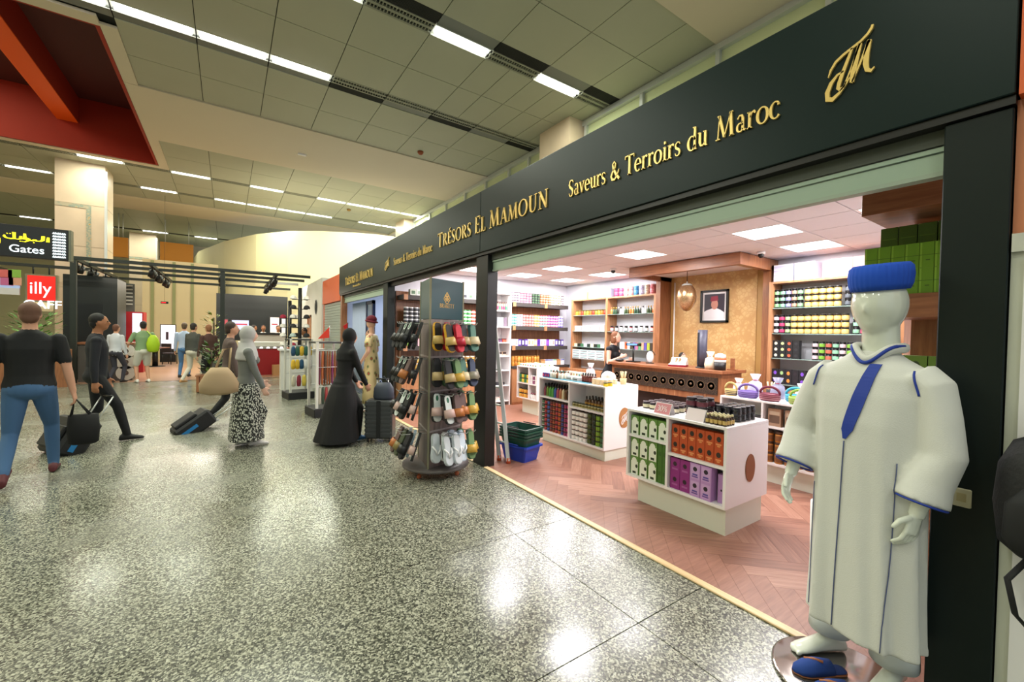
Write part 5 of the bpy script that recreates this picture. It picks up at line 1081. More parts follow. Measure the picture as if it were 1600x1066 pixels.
# pair of blue babouche slippers on the base plate
def babouche(loc, rz, label):
    t = thing('babouche', label, 'slipper', loc, rz, 'blue babouches')
    prof_ = [(-.12, .022), (-.105, .034), (-.05, .036), (.02, .042), (.07, .044), (.105, .034), (.128, .010)]
    MB().loft([[(wd*math.cos(a)*1.06, y, .005+.005*math.sin(a)) for a in [2*PI*i/14 for i in range(14)]] for y, wd in prof_]).build('sole', C('8a5230', .6), t)
    MB().loft([[(wd*math.cos(a), y, .011+h*max(0, math.sin(a))+.002*math.sin(a)) for a in [2*PI*i/14 for i in range(14)]] for (y, wd), h in zip(prof_[2:], (.045, .055, .045, .028, .010))]).build('upper', mat('blue_suede', '1f3f86', .9), t)
    MB().loft([[(wd*.9*math.cos(a), y, .011+.006*math.sin(a)) for a in [2*PI*i/12 for i in range(12)]] for y, wd in prof_[:3]]).build('footbed', C('1a2f66', .9), t)
    MB().tube([(-.02, .0, .064), (0, .03, .064), (.022, .06, .052)], .006, 6).build('leather_strip', C('a8663c'), t)
p = fl(1290, 1018, .03); babouche((2.312, .782, BZ+EPS), PI/2-.55, 'royal blue babouche slipper with a leather strip, by the bare foot'); babouche((2.225, .69, BZ+EPS), PI/2-.45, 'royal blue babouche slipper in front of the trouser leg')
# ---- backpack hanging at the picture's right edge on the pale wall
bpk = thing('backpack', 'black backpack with a red tag hanging on the pale side wall', 'backpack', (2.36, .115, 0.82))
def bring(z, a, b): return [(b*math.cos(q)*(1-.12*abs(math.sin(q))), a*math.sin(q), z) for q in [2*PI*i/24 for i in range(24)]]
MB().loft([bring(0, .10, .07), bring(.04, .145, .10), bring(.18, .16, .12), bring(.32, .15, .11), bring(.41, .115, .085), bring(.45, .05, .04)]).build('body', mat('black_nylon', '0d0e10', .65, bump=.3, bscale=60.), bpk)
MB().loft([bring(.04, .10, .02), bring(.08, .125, .035), bring(.2, .12, .04), bring(.26, .08, .02)]).build('front_pocket', C('101114', .7), bpk, (-.10, .0, 0)); MB().box(-.135, .05, .30, -.115, .075, .315).build('tag', C('a8202c'), bpk); MB().tube([(-.125, .035, .25), (-.13, .05, .29)], .008, 8).build('zip_pull', M_ALU, bpk)
MB().tube([(.02, .05, .03), (-.06, .11, -.08), (-.05, .09, -.2), (.0, .06, -.26)], .012, 6, flat=.4).build('strap', C('101114', .7), bpk); MB().tube([(.07, 0, .43), (.16, 0, .5)], .01, 6).build('hook', M_ALU, bpk)

# ================================================================== SLIPPER STAND
ua = math.radians(70.5); U = Vector((math.sin(ua), math.cos(ua), 0)); va = math.radians(10.5); V = Vector((math.sin(va), math.cos(va), 0)); C0 = Vector((1.775, 4.165, 0)); SD = .50
st = thing('slipper_stand', 'three-sided wood-grain slipper stand on a round wheeled base', 'display stand', (0, 0, 0))
cen = C0+(U+V)*(SD/3)
tri = [C0, C0+U*SD, C0+V*SD]
M_LAM = wood_mat('grey_wood_laminate', '6f6260', '9c8d88', 'z', .5); M_LAMF = mat('base_laminate', '5b5452', .45, noise=.15, nscale=20)
MB().lathe([(.36, .085), (.37, .09), (.37, .11), (.365, .115)], (cen.x, cen.y, 0), 48).build('base_disc', M_LAMF, st)
for k in range(4):
    a = k*PI/2+.5; q = cen+Vector((math.cos(a), math.sin(a), 0))*.29; MB().ellip((q.x, q.y, .026), .026, .018, .026).tube([(q.x, q.y, .04), (q.x, q.y, .09)], .01).build('caster', C('a8542c', .4), st)
MB().prism([(p.x, p.y) for p in tri], lambda p: (*p, .115), lambda p: (*p, 1.715)).build('tower', M_LAM, st)
for p in tri: MB().box(p.x-.009, p.y-.009, .115, p.x+.009, p.y+.009, 2.16).build('corner_strip', C('8e8a72', .4), st)
cen2 = Vector((cen.x, cen.y)); hd = [cen2+(Vector((p.x, p.y))-cen2)*1.02 for p in tri]
MB().prism([tuple(p) for p in hd], lambda p: (*p, 1.72), lambda p: (*p, 2.15)).build('header', mat('header_green', '164a52', .35), st)
for z in (1.30, .93, .50):
    MB().prism([tuple(cen2+(Vector((p.x, p.y))-cen2)*1.015) for p in tri], lambda p: (*p, z), lambda p: (*p, z+.018)).build('rail', C('b9aeac', .4), st)
NR = Vector((math.sin(math.radians(160.5)), math.cos(math.radians(160.5)), 0)); NL = Vector((math.sin(math.radians(-79.5)), math.cos(math.radians(-79.5)), 0))
# brand lettering and knot emblem on the header's right face
hb = Vector((*hd[0], 0))
def on_face(u, v, d): q = hb+U*(u)+NR*(d+.0008); return (q.x, q.y, v)
M_GOLDP = mat('gold_print', 'c9a860', .4, metal=.4)
x = 0.; wB = sum(GLY[c][0]+.05 for c in 'BRAKETT'); kx = .225/wB
hp = MB()
def brk(u, v, d): return on_face(.135+u*kx, 1.845+v*.045, d)
letters(st, 'BRAKETT', brk, M_GOLDP, .0015, .05)
em = MB()
for cx, cz, r in ((.245, 1.965, .034), (.225, 1.945, .026), (.265, 1.945, .026), (.245, 1.925, .03), (.245, 1.985, .018), (.233, 1.960, .02), (.257, 1.960, .02), (.245, 2.005, .01)):
    add_stroke(em, [(cx+r*math.cos(2*PI*k/18), cz+r*math.sin(2*PI*k/18), .007) for k in range(19)], lambda u, v, d: on_face(u, v, d), .0012)
em.build('emblem', M_GOLDP, st)
hook_me = MB().tube([(0, 0, 0), (0, -.27, .0), (0, -.285, .02)], .004, 6).mesh('hook', M_ALU)
def rz_of(n): return math.atan2(n.x, -n.y)
SOLE = [(-.0, .018), (-.012, .030), (-.04, .036), (-.09, .035), (-.14, .037), (-.19, .045), (-.225, .044), (-.25, .034), (-.262, .014)]
def sole_me(col, t=.022, y0=0.):
    return MB().loft([[(wd*sx, y0+ty, z) for sx, ty in ((-1, 0), (-.9, -t), (.9, -t), (1, 0))] for z, wd in SOLE], sm=False).mesh('sole', C(col, .6))
def bed_me(col): return MB().loft([[(wd*.86*sx, -.0225+ty, z*.96-.005) for sx, ty in ((-1, 0), (-1, -.0025), (1, -.0025), (1, 0))] for z, wd in SOLE], sm=False).mesh('footbed', C(col, .7))
def strap_me(col, z0=-.13, z1=-.205, h=.052):
    rg = []
    for z, k in ((z0, .92), (z0*.6+z1*.4, 1.0), (z1, 1.06)):
        o = [(.047*k*math.cos(a), -.012-h*k*math.sin(a), z) for a in [PI*i/10 for i in range(11)]]; i_ = [(.043*k*math.cos(a), -.012-(h-.005)*k*math.sin(a), z) for a in [PI*(10-i)/10 for i in range(11)]]
        rg.append(o+i_)
    return MB().loft(rg, sm=True).mesh('strap', C(col, .4))
def toe_strap_me(col): return MB().tube([(-.038, -.02, -.11), (-.02, -.045, -.15), (0, -.025, -.195)], .007, 6).tube([(.038, -.02, -.11), (.02, -.045, -.15), (0, -.025, -.195)], .007, 6).mesh('toe_strap', C(col, .5))
KINDS = {}
lab_me = MB().prism([(.021*math.cos(2*PI*k/18), -.045+.036*math.sin(2*PI*k/18)) for k in range(18)], lambda p: (p[0], -.0255, p[1]), lambda p: (p[0], -.0262, p[1]), 0).prism([(.013*math.cos(2*PI*k/14), -.045+.026*math.sin(2*PI*k/14)) for k in range(14)], lambda p: (p[0], -.0262, p[1]), lambda p: (p[0], -.0268, p[1]), 1).mesh('size_label', [C('e2e6e2'), C('2c6a4e')])
def slipper(kind, loc, rz, label, group, roll=0., pitch=0.):
    sc, bc_, stc, flip = kind
    if kind not in KINDS: KINDS[kind] = (sole_me(sc), bed_me(bc_), toe_strap_me(stc) if flip else strap_me(stc))
    a, b, c = KINDS[kind]; t = thing('slipper', label, 'slipper', loc, 0, group); t.rotation_euler = (Matrix.Rotation(rz, 3, 'Z') @ Matrix.Rotation(pitch, 3, 'X') @ Matrix.Rotation(roll, 3, 'Y')).to_euler()
    place('sole', a, t); place('footbed', b, t); place('strap', c, t); (place('size_label', lab_me, t) if kind in (RSN, BPK) else None); t.scale = (1.38, 1.25, 1.16)
YEL = ('d9a01e', '2a241c', 'c8a860', False); BLK = ('17171a', '1c1c20', '16161a', False); RED = ('b0182a', 'c8283a', 'b81c34', False); BGO = ('17171a', '232326', 'b9a070', False); NAV = ('1f2836', '33405a', '8f8a78', False)
GRN = ('3f5a3c', '6a8a5a', 'c8a040', False); TEA = ('2f5a5a', '4f7a6a', 'd8c8a0', False); BRN = ('4a3834', '6a5450', 'b8703a', False); TAU = ('57484a', '6f5f60', 'b89a90', False); GRY = ('b9c0c6', 'c8ced2', 'efefef', True); SKY = ('a8bccc', 'd0dce6', 'efefef', True); WHT = ('e6e6e4', '6a6a68', 'efefef', True)
RSN = ('1c1c1d', '1f2422', '17171a', False); BPK = ('1c1c1e', 'd8e0dc', 'c8a8a0', False); OLV = ('39402f', '4a523a', '8a7a4a', False)
NAMES = {YEL: 'yellow-soled', BLK: 'plain black', RED: 'red', BGO: 'black gold-strapped', NAV: 'navy', GRN: 'green gold-strapped', TEA: 'teal', BRN: 'brown', TAU: 'taupe', GRY: 'pale grey thonged', SKY: 'pale blue thonged', WHT: 'white thonged', RSN: 'black green-lined', BPK: 'black pink-strapped', OLV: 'olive'}
ROWZ = [1.665, 1.285, .915, .485]; ROWN = ['highest hooks under the green header', 'second row of hooks', 'third row of hooks', 'lowest hooks above the round base']
right = [[(YEL, BGO), (RED, RED), (BGO, BLK), (NAV, TEA)], [(BGO, BLK), (GRN, GRN), (TEA, TEA), (NAV, NAV)], [(BPK, BLK), (TAU, BRN), (BRN, BLK), (GRN, GRN)], [(GRY, WHT), (WHT, GRY), (SKY, SKY), (GRN, GRN)]]
left_ = [[(RSN, RSN), (BLK, RSN), (BGO, BLK)], [(RSN, BRN), (TAU, RSN), (BLK, RSN)], [(BPK, RSN), (BLK, BPK), (OLV, BLK)], [(BPK, BLK), (SKY, OLV), (GRY, BRN)]]
for r in range(4):
    for k, pair in enumerate(right[r]):
        base = C0+U*(.075+.118*k)+NR*.0+Vector((0, 0, ROWZ[r])); place('hook', hook_me, st, tuple(base), (0, 0, rz_of(NR)))
        for j, sd in enumerate((-1, 1, 0)):
            if j == 2: pair = (pair[0], pair[1], pair[k % 2])
            q = base+U*(.034*sd)+NR*(.05+.055*j+.03*(k % 2))+Vector((0, 0, .012-.01*j)); slipper(pair[j], tuple(q), rz_of(NR)+.12*sd, '%s slipper on the %s, side facing the concourse' % (NAMES[pair[j]], ROWN[r]), 'slippers on the stand', .15*sd*-1+.05*(k-1.5)+.1*(j == 2), -.18-.05*j)
    for k, pair in enumerate(left_[r]):
        base = C0+V*(.08+.15*k)+Vector((0, 0, ROWZ[r])); place('hook', hook_me, st, tuple(base), (0, 0, rz_of(NL)))
        for j, sd in enumerate((-1, 1)):
            q = base+V*(.03*sd)+NL*(.06+.085*j+.02*k)+Vector((0, 0, .010)); slipper(pair[j], tuple(q), rz_of(NL)+.25*sd, '%s slipper on the %s, side towards the gates' % (NAMES[pair[j]], ROWN[r]), 'slippers on the stand', .15*sd, -.30-.08*j)
tag(MB().box(-.02, -.004, 0, .02, .004, .34).build('shoe_horn_bundle', C('b79a80'), None, (2.33, 4.36, .42), (0, .1, .4)), 'bundle of tan straps hanging behind the slipper stand', 'straps') if 0 else None
# ================================================================== GATES BOARD
gb = thing('gates_board', 'black hanging board reading Gates in yellow Arabic and white letters', 'sign', (0, 0, 0))
GY = 12.0; gr = at(107, 360, 'y', GY); gbz = at(107, 408, 'y', GY).z; gtz = gr.z; gx1 = gr.x; gx0 = gx1-1.75
MB().box(gx0, GY, gbz, gx1, GY+.14, gtz, bev=.01).build('case', M_BLACK, gb); MB().box(gx1, GY-.004, gbz-.01, gx1+.04, GY+.15, gtz).build('end_trim', mat('board_trim', '5a5a4a', .4), gb)
for x in (gx0+.1, gx0+.45): MB().tube([(x, GY+.07, gtz), (x, GY+.07, CEIL_Z-.02)], .018, 8).build('hanger_rod', M_ALU, gb)
M_YEL = mat('lit_yellow', 'f0e020', .5, emit=1.3); M_LWH = mat('lit_white', 'e8f4ff', .5, emit=1.4)
def txt(body, loc, size, m, parent, rot=(PI/2, 0, 0), ext=.003, name='lettering', align='CENTER', sx=1.):
    cu = bpy.data.curves.new(name, 'FONT'); cu.body = body; cu.size = size; cu.extrude = ext; cu.align_x = align
    o = bpy.data.objects.new(name, cu); COL.objects.link(o); dg = bpy.context.evaluated_depsgraph_get(); dg.update()
    me = bpy.data.meshes.new_from_object(o.evaluated_get(dg)); bpy.data.objects.remove(o); me.materials.clear(); me.materials.append(m)
    for p in me.polygons: p.material_index = 0
    o = place(name, me, parent, loc, rot); o.scale = (sx, 1, 1)
    return o
pg = at(42, 395, 'y', GY-.006); txt('Gates', (pg.x, pg.y, pg.z), .20, mat('lit_white', 'e8f4ff', .5, emit=1.4), gb, ext=.004)
# Arabic word drawn stroke by stroke (right to left), brush strokes measured on the board
AR = [[(.98, .55, .05), (.97, .05, .07)], [(.86, .62, .07), (.85, .2, .075), (.80, .08, .06), (.70, .06, .06), (.66, .2, .05)], [(.66, .2, .06), (.60, .06, .06), (.50, .06, .055), (.44, .18, .06), (.48, .28, .05), (.53, .2, .05), (.50, .02, .055), (.42, -.12, .05), (.34, -.1, .03)],
      [(.42, .72, .05), (.42, .12, .075)], [(.33, .42, .05), (.32, .12, .06), (.26, .08, .055), (.18, .1, .055), (.17, .75, .07)], [(.17, .12, .06), (.10, .08, .06), (.0, .12, .06), (-.06, .28, .05), (-.04, .4, .03)], [(.30, -.1, .055), (.33, -.1, .055)], [(.62, -.13, .055), (.65, -.13, .055)], [(.0, .56, .05), (.03, .57, .05)], [(.07, .58, .05), (.10, .58, .05)]]
a0 = at(6, 373, 'y', GY-.002); a1 = at(76, 373, 'y', GY-.002); kx = (a1.x-a0.x)/1.05
am = MB()
for s_ in AR: add_stroke(am, [(u, v*.75, wd*1.25) for u, v, wd in s_], lambda u, v, d: (a0.x+.06*kx+u*kx, GY-.001-d, a0.z-.0+v*.25), .006)
am.build('arabic_lettering', M_YEL, gb)
px0, px1 = at(82, 364, 'y', GY).x, at(103, 404, 'y', GY).x; pzt, pzb = at(90, 363, 'y', GY).z, at(90, 404, 'y', GY).z
for j in range(9):
    mp = MB()
    for i in range(3):
        x = px0+(px1-px0)*(i+.1)/3; z = pzb+(pzt-pzb)*(j+.15)/9; wd = (px1-px0)/3*.8; h = (pzt-pzb)/9*.62
        add_stroke(mp, [(x, z+h*.2, .02), (x+wd*.25, z+h, .02), (x+wd*.5, z+h*.2, .02), (x+wd*.75, z+h, .02), (x+wd, z+h*.2, .02)], lambda u, v, d: (u, GY-.001-d, v), .004)
    mp.build('pictogram_row', M_LWH, gb)
MB().prism([(at(1, 374, 'y', GY).x-.12+.12*math.cos(a), at(1, 376, 'y', GY).z+.16*math.sin(a)) for a in [2*PI*k/24 for k in range(24)]], lambda p: (p[0], GY-.001, p[1]), lambda p: (p[0], GY-.005, p[1])).build('yellow_roundel', M_YEL, gb)

# ================================================================== CAFE UNDER THE BLACK FRAME
M_FR = mat('frame_black_green', '20261f', .5)
cf = thing('cafe_pergola', 'open black steel frame with posts and beams over the cafe', 'frame', (0, 0, 0)); FZ = 3.43
bx = [-3.43, -1.85, -.13, 1.35]
for y in (16.0, 17.4, 19.0, 21.6): MB().box(-8.5 if y == 19.0 else -3.47, y-.04, FZ-.09, 2.37, y+.04, FZ).build('beam', M_FR, cf)
for x in bx: MB().box(x-.04, 16.04, FZ-.1, x+.04, 21.56, FZ-.012).build('beam', M_FR, cf)
MB().box(-8.5, 15.96, FZ-.09, -3.48, 16.04, FZ).build('beam', M_FR, cf); MB().box(-6.2, 16.0, FZ-.1, -6.1, 21.6, FZ-.01).build('beam', M_FR, cf)
for x, y in ((-3.43, 16.0), (-.13, 16.0), (-3.43, 21.6), (-.13, 21.6), (-6.15, 16.0)): MB().box(x-.06, y-.06, 0, x+.06, y+.06, FZ-.1).build('post', M_FR, cf)
sp_b = MB().tube([(0, 0, 0), (0, 0, -.1)], .02, 8).mesh('bracket', M_BLACK); sp_h = MB().lathe([(.075, 0), (.075, -.2), (.06, -.2), (.06, -.04)], n=14).mesh('can', M_BLACK); sp_l = MB().lathe([(.058, -.17), (.0, -.172)], n=14).mesh('lens', mat('spot_lens', 'fff4dc', .4, emit=4.))
k = 0
for x in bx:
    for y in (16.35, 16.85, 17.8, 18.4, 19.6, 20.4):
        t = thing('track_spotlight', 'black can spotlight under a beam of the cafe frame', 'spotlight', (x, y, FZ-.1), 0, 'spotlights on the cafe frame'); place('bracket', sp_b, t)
        place('can', sp_h, t, (0, 0, -.09), (.35*(-1)**k, .25, 0)); k += 1
area('cafe_spots_glow', (-.8, 18.6, FZ-.45), 4.5, 4.5, 220, (1., .9, .75))
# black kiosk block, slatted vent wall, red cabinet
kb = thing('kiosk_block', 'tall black kiosk block behind the front post of the cafe', 'kiosk', (0, 0, 0)); MB().box(-3.86, 17.0, 0, -2.72, 18.3, 3.02).build('body', mat('kiosk_black', '0e1413', .5), kb); MB().box(-3.55, 16.985, .0, -3.05, 16.998, 2.2).build('door_panel', C('080b0b', .4), kb)
cs = MB().box(-3.9, 19.0, 2.45, -3.1, 19.14, 3.0)
sg = thing('red_cafe_sign', 'red lit square sign reading illy in white', 'sign', (0, 0, 0)); s0 = at(43, 430, 'y', 19); s1 = at(83, 470, 'y', 19)
MB().box(s0.x-.05, 19.0, s1.z-.05, s1.x+.1, 19.15, s0.z+.05).build('case', C('8a8468', .4), sg); MB().box(s0.x, 18.985, s1.z, s1.x+.05, 18.999, s0.z).build('face', mat('lit_red', 'e01a12', .5, emit=1.0), sg); txt('illy', (at(63, 459, 'y', 18.98).x, 18.98, at(63, 459, 'y', 18.98).z), .52, M_LWH, sg, ext=.004, sx=.85)
for x in (s0.x+.1, s1.x-.1): MB().tube([(x, 19.08, s0.z+.04), (x, 19.08, FZ-.04)], .02, 6).build('hanger_rod', M_BLACK, sg)
MB().box(s0.x+.1, 18.99, s1.z-.34, s1.x+.0, 19.02, s1.z-.06).build('cream_plate', C('e6d4a8', .5), sg)
cz = at(62, 482, 'y', 19); txt('CAFFE', (cz.x+.16, 18.98, cz.z), .36, M_LWH, sg, ext=.03)
mn_ = thing('menu_board', 'lit blue menu board with fruit pictures beside the red sign', 'sign', (0, 0, 0)); m0 = at(-40, 420, 'y', 18.98); m1 = at(32, 451, 'y', 18.98)
MB().box(m0.x, 18.90, m1.z, m1.x, 18.959, m0.z).build('panel', mat('menu_blue', '9fb4dc', .4, emit=.5), mn_); MB().box(m0.x, 18.89, m1.z-.2, m1.x, 18.95, m1.z).build('lower_strip', C('d8dce0', .4), mn_)
for q, cc in ((10, 'd86a6a'), (24, '8ac04a'), (12, 'c86aa0'), (25, 'e0a890')):
    p = at(q, 428 if q in (10, 24) else 440, 'y', 18.95); MB().box(p.x-.13, 18.885, p.z-.12, p.x+.13, 18.898, p.z+.12).build('picture', C(cc), mn_)
vw = thing('louvre_screen', 'grey slatted louvre wall beside the black kiosk', 'louvre', (0, 0, 0)); v0 = at(185, 442, 'y', 21.8); v1 = at(204, 492, 'y', 21.8)
MB().box(v0.x-.3, 21.88, 0, v1.x+.1, 22.0, v0.z).build('panel', C('4a4c48', .5), vw)
for j in range(6): MB().box(v0.x-.25, 21.8, v0.z-.12-.14*j, v1.x+.05, 21.875, v0.z-.07-.14*j).build('slat', C('a8aaa4', .4), vw)
rc = thing('red_cupboard', 'red cafe cabinet with a lit screen behind the man with the lime bag', 'cabinet', (0, 0, 0)); r0 = at(172, 486, 'y', 18.9); r1 = at(224, 520, 'y', 18.9)
MB().box(r0.x, 18.9, 0, r1.x, 19.6, r0.z).build('body', C('a01822', .45), rc); MB().box(at(207, 490, 'y', 18.9).x, 18.88, 1.2, at(222, 490, 'y', 18.9).x, 18.898, r0.z-.05).build('screen', mat('screen_glow', 'dfe8ff', .4, emit=1.), rc)
fc = thing('roundel_counter', 'dark cafe counter with three white ring roundels on its front', 'counter', (0, 0, 0)); MB().box(-3.4, 16.25, 0, -2.28, 16.95, 1.05).build('body', C('55504c', .5), fc); MB().box(-3.45, 16.2, 1.05, -2.23, 16.97, 1.1).build('top', M_WOODX, fc)
for j in range(3):
    p = at(196, 549+17*j, 'y', 16.24); MB().lathe([(.07, 0), (.07, .012), (.21, .012), (.21, 0), (.07, 0)], n=26, sm=False).build('ring', C('e2dfd8', .5), fc, (p.x, 16.248, p.z), (PI/2, 0, 0)); MB().lathe([(.07, .004), (.0, .005)], n=14).build('hub', C('8a7a74'), fc, (p.x, 16.248, p.z), (PI/2, 0, 0))
# bistro table, chair and lit screen deep in the cafe
tb = thing('bistro_table', 'round brown cafe table on a black column base', 'table', (-2.35, 21.6, 0)); MB().lathe([(.45, .73), (.46, .745), (.45, .76)], n=24).build('table_top', C('6a4034', .4), tb); MB().lathe([(.09, .02), (.09, .73)], n=12).build('column', M_BLACK, tb); MB().lathe([(.32, 0), (.32, .02)], n=20).build('foot', M_BLACK, tb)
for x, y, r in ((-2.85, 20.85, -.6), (-2.0, 22.7, 2.6)):
    c = thing('cafe_chair', 'dark cafe chair beside the round brown table', 'chair', (x, y, 0), r, 'cafe chairs'); MB().box(-.2, -.2, .44, .2, .2, .48).build('seat', C('2a2024'), c); MB().box(-.2, .18, .5, .2, .21, .88).build('backrest', C('241c20'), c)
    for sx in (-1, 1):
        for sy in (-1, 1): MB().tube([(.17*sx, .17*sy, 0), (.17*sx, .17*sy, .44)], .016, 6).build('leg', M_BLACK, c)
lm = thing('advert_stand', 'white and pink lit advert panel deep in the cafe', 'advert', (0, 0, 0)); l0 = at(250, 508, 'y', 24); l1 = at(275, 556, 'y', 24); MB().box(l0.x, 24, 0, l1.x, 24.1, l0.z+.03).build('case', M_BLACK, lm); MB().box(l0.x+.03, 23.98, .6, l1.x-.03, 23.998, l0.z).build('face', mat('advert_glow', 'f6e6f2', .4, emit=1.3), lm); MB().box(l0.x+.2, 23.975, 1.0, l0.x+.3, 23.979, 1.35).build('figure_print', C('3a2a34'), lm)
ls = thing('led_sign', 'small red lit display high on the cafe back', 'sign', (0, 0, 0)); e0 = at(251, 471, 'y', 23); e1 = at(263, 475, 'y', 23); MB().box(e0.x, 23, e1.z, e1.x, 23.06, e0.z).build('case', M_BLACK, ls); MB().box(e0.x+.03, 22.99, e1.z+.03, e1.x-.08, 22.999, e0.z-.03).build('display', mat('led_red', 'e01020', .5, emit=1.5), ls); MB().tube([((e0.x+e1.x)/2, 23.03, e0.z), ((e0.x+e1.x)/2, 23.03, CEIL_Z)], .005, 6).build('hanger_rod', M_BLACK, ls)
struct(MB().box(-3.3, 26.0, 0, -.4, 26.2, 4.75).build('wall_cafe', C('c9b48c', .6)))
for x in (-3.0, -2.2, -1.5): struct(MB().box(x, 25.96, .1, x+.12, 25.995, 4.7).build('trim_4', C('8a8a5c', .6)))
# dark back board, servery and counters of the second bar
bb = thing('bar_back_board', 'large black board behind the second bar', 'board', (0, 0, 0)); d0 = at(338, 458, 'y', 19.6); d1 = at(449, 520, 'y', 19.6); MB().box(d0.x, 19.6, 1.1, d1.x, 19.75, d0.z).build('board', mat('board_black', '14191a', .55), bb); MB().box(d0.x, 19.62, 0, d0.x+.1, 19.72, 1.1).build('leg', M_BLACK, bb); MB().box(d1.x-.1, 19.62, 0, d1.x, 19.72, 1.1).build('leg', M_BLACK, bb)
for (pa, pb, pc_, pd, em_, hexc, lab) in ((361, 499, 390, 517, .9, 'a9b8e8', 'lit blue-white menu screen on the black bar board'), (421, 495, 437, 521, .5, 'efe6e6', 'white and pink poster on the black bar board'), (439, 497, 447, 522, .3, 'e6e6ea', 'narrow white poster on the black bar board'), (344, 498, 357, 516, .3, 'a84a54', 'red and white round poster on the black bar board')):
    q0 = at(pa, pb, 'y', 19.57); q1 = at(pc_, pd, 'y', 19.57); t = thing('bar_poster', lab, 'poster', (0, 0, 0)); MB().box(q0.x, 19.565, q1.z, q1.x, 19.595, q0.z).build('frame', C('3a3434'), t); MB().box(q0.x+.03, 19.555, q1.z+.03, q1.x-.03, 19.563, q0.z-.03).build('face', mat('poster_'+hexc, hexc, .4, emit=em_), t); MB().box(q0.x+.08, 19.55, (q0.z+q1.z)/2, q1.x-.08, 19.554, (q0.z+q1.z)/2+.06).build('print', C('c04a5a'), t)
sv = thing('servery_counter', 'pale servery counter with a dark rail before the black board', 'counter', (0, 0, 0)); w0 = at(385, 522, 'y', 18.2); w1 = at(446, 545, 'y', 18.2); MB().box(w0.x, 18.2, 0, w1.x, 18.7, 1.35).build('body', C('b7b6ac', .5), sv); MB().box(w0.x-.05, 18.15, 1.35, w1.x+.05, 18.75, 1.42).build('rail', M_BLACK, sv)
rd = thing('red_bar_counter', 'long red bar counter with a white lit top edge', 'counter', (0, 0, 0)); MB().box(.35, 16.5, 0, 2.3, 17.2, .90).build('body', C('8f1016', .45), rd); MB().box(.30, 16.42, .98, 2.32, 17.3, 1.12).build('top', C('d8d6cc', .4), rd); MB().box(.33, 16.46, .90, 2.3, 17.22, .98).build('edge', C('8a8a86', .4), rd)
for j in range(9): MB().lathe([(.05, 0), (.03, .05)], n=10).build('edge_lamp', mat('edge_glow', 'fff6ec', .5, emit=3.), rd, (.55+.2*j, 16.44, .91))
tag(MB().box(0, 0, 0, .22, .2, .36).build('cardboard_box', C('b98a5c', .8), None, (1.28, 16.15, 0), (0, 0, .1)), 'brown cardboard box leaning by the red bar counter', 'box')
# planter with leaves
pl_ = thing('wooden_planter', 'slatted wooden planter with a green plant by the passing woman', 'planter', (-.33, 12.7, 0))
for j in range(8): MB().box(-.28+.07*j, -.2, .03, -.225+.07*j, -.185, .42).build('slat', M_WOOD, pl_)
MB().box(-.28, -.184, .02, .27, .2, .40).build('box', C('6a3a24', .6), pl_); MB().box(-.3, -.21, .40, .29, .22, .43).build('rim', M_WOOD, pl_)
def leaves(parent, c, r, h, n, cols=('3f5a24', '5a7a2c', '2f4a20')):
    rnd = random.Random(5); bms = [MB() for _ in cols]
    for i in range(n):
        a = rnd.uniform(0, 2*PI); rr = r*math.sqrt(rnd.random()); z = c[2]+h*rnd.random(); p = Vector((c[0]+rr*math.cos(a), c[1]+rr*math.sin(a), z)); d = Vector((math.cos(a), math.sin(a), rnd.uniform(-.2, 1.0))).normalized(); s = d.cross(Vector((0, 0, 1))).normalized(); L = rnd.uniform(.10, .2)
        bms[i % len(cols)].add([p, p+d*L*.5+s*L*.2, p+d*L, p+d*L*.5-s*L*.2], [(0, 1, 2, 3)])
    for b, cc in zip(bms, cols): o = b.build('foliage', C(cc, .6), parent); o['kind'] = 'stuff'
leaves(pl_, (0, 0, .42), .22, .75, 150); MB().tube([(0, 0, .3), (.02, 0, 1.0)], .02, 6).build('stem', C('4a3a24'), pl_)
p2 = thing('potted_shrub', 'leafy green shrub in a brown trough in front of the cafe', 'plant', (-3.95, 15.3, 0)); MB().box(-.6, -.2, 0, .6, .2, .95).build('trough', M_WOOD, p2); leaves(p2, (0, 0, .98), .45, .9, 260, ('5a9a3a', '7ab04a', '4a7a30')); MB().tube([(0, 0, .9), (0, 0, 1.7)], .03, 6).build('stem', C('4a3a24'), p2)
p3 = thing('potted_shrub', 'tall yellow-green shrub beside the post of the cafe frame', 'plant', (-.36, 16.5, 0)); MB().lathe([(.2, 0), (.26, .5), (.22, .5)], n=16).build('pot', C('3a3028'), p3); leaves(p3, (0, 0, .6), .26, 1.45, 220, ('6a7a2c', '8a9a3a', '4a5a24')); MB().tube([(0, 0, .4), (0, 0, 1.9)], .03, 6).build('stem', C('4a3a24'), p3)
struct(MB().box(-8.0, 15.75, 0.0005, 2.4, 26, .006).build('floor_cafe', mat('cafe_floor', 'a8826a', .3, noise=.12, nscale=1.5)))

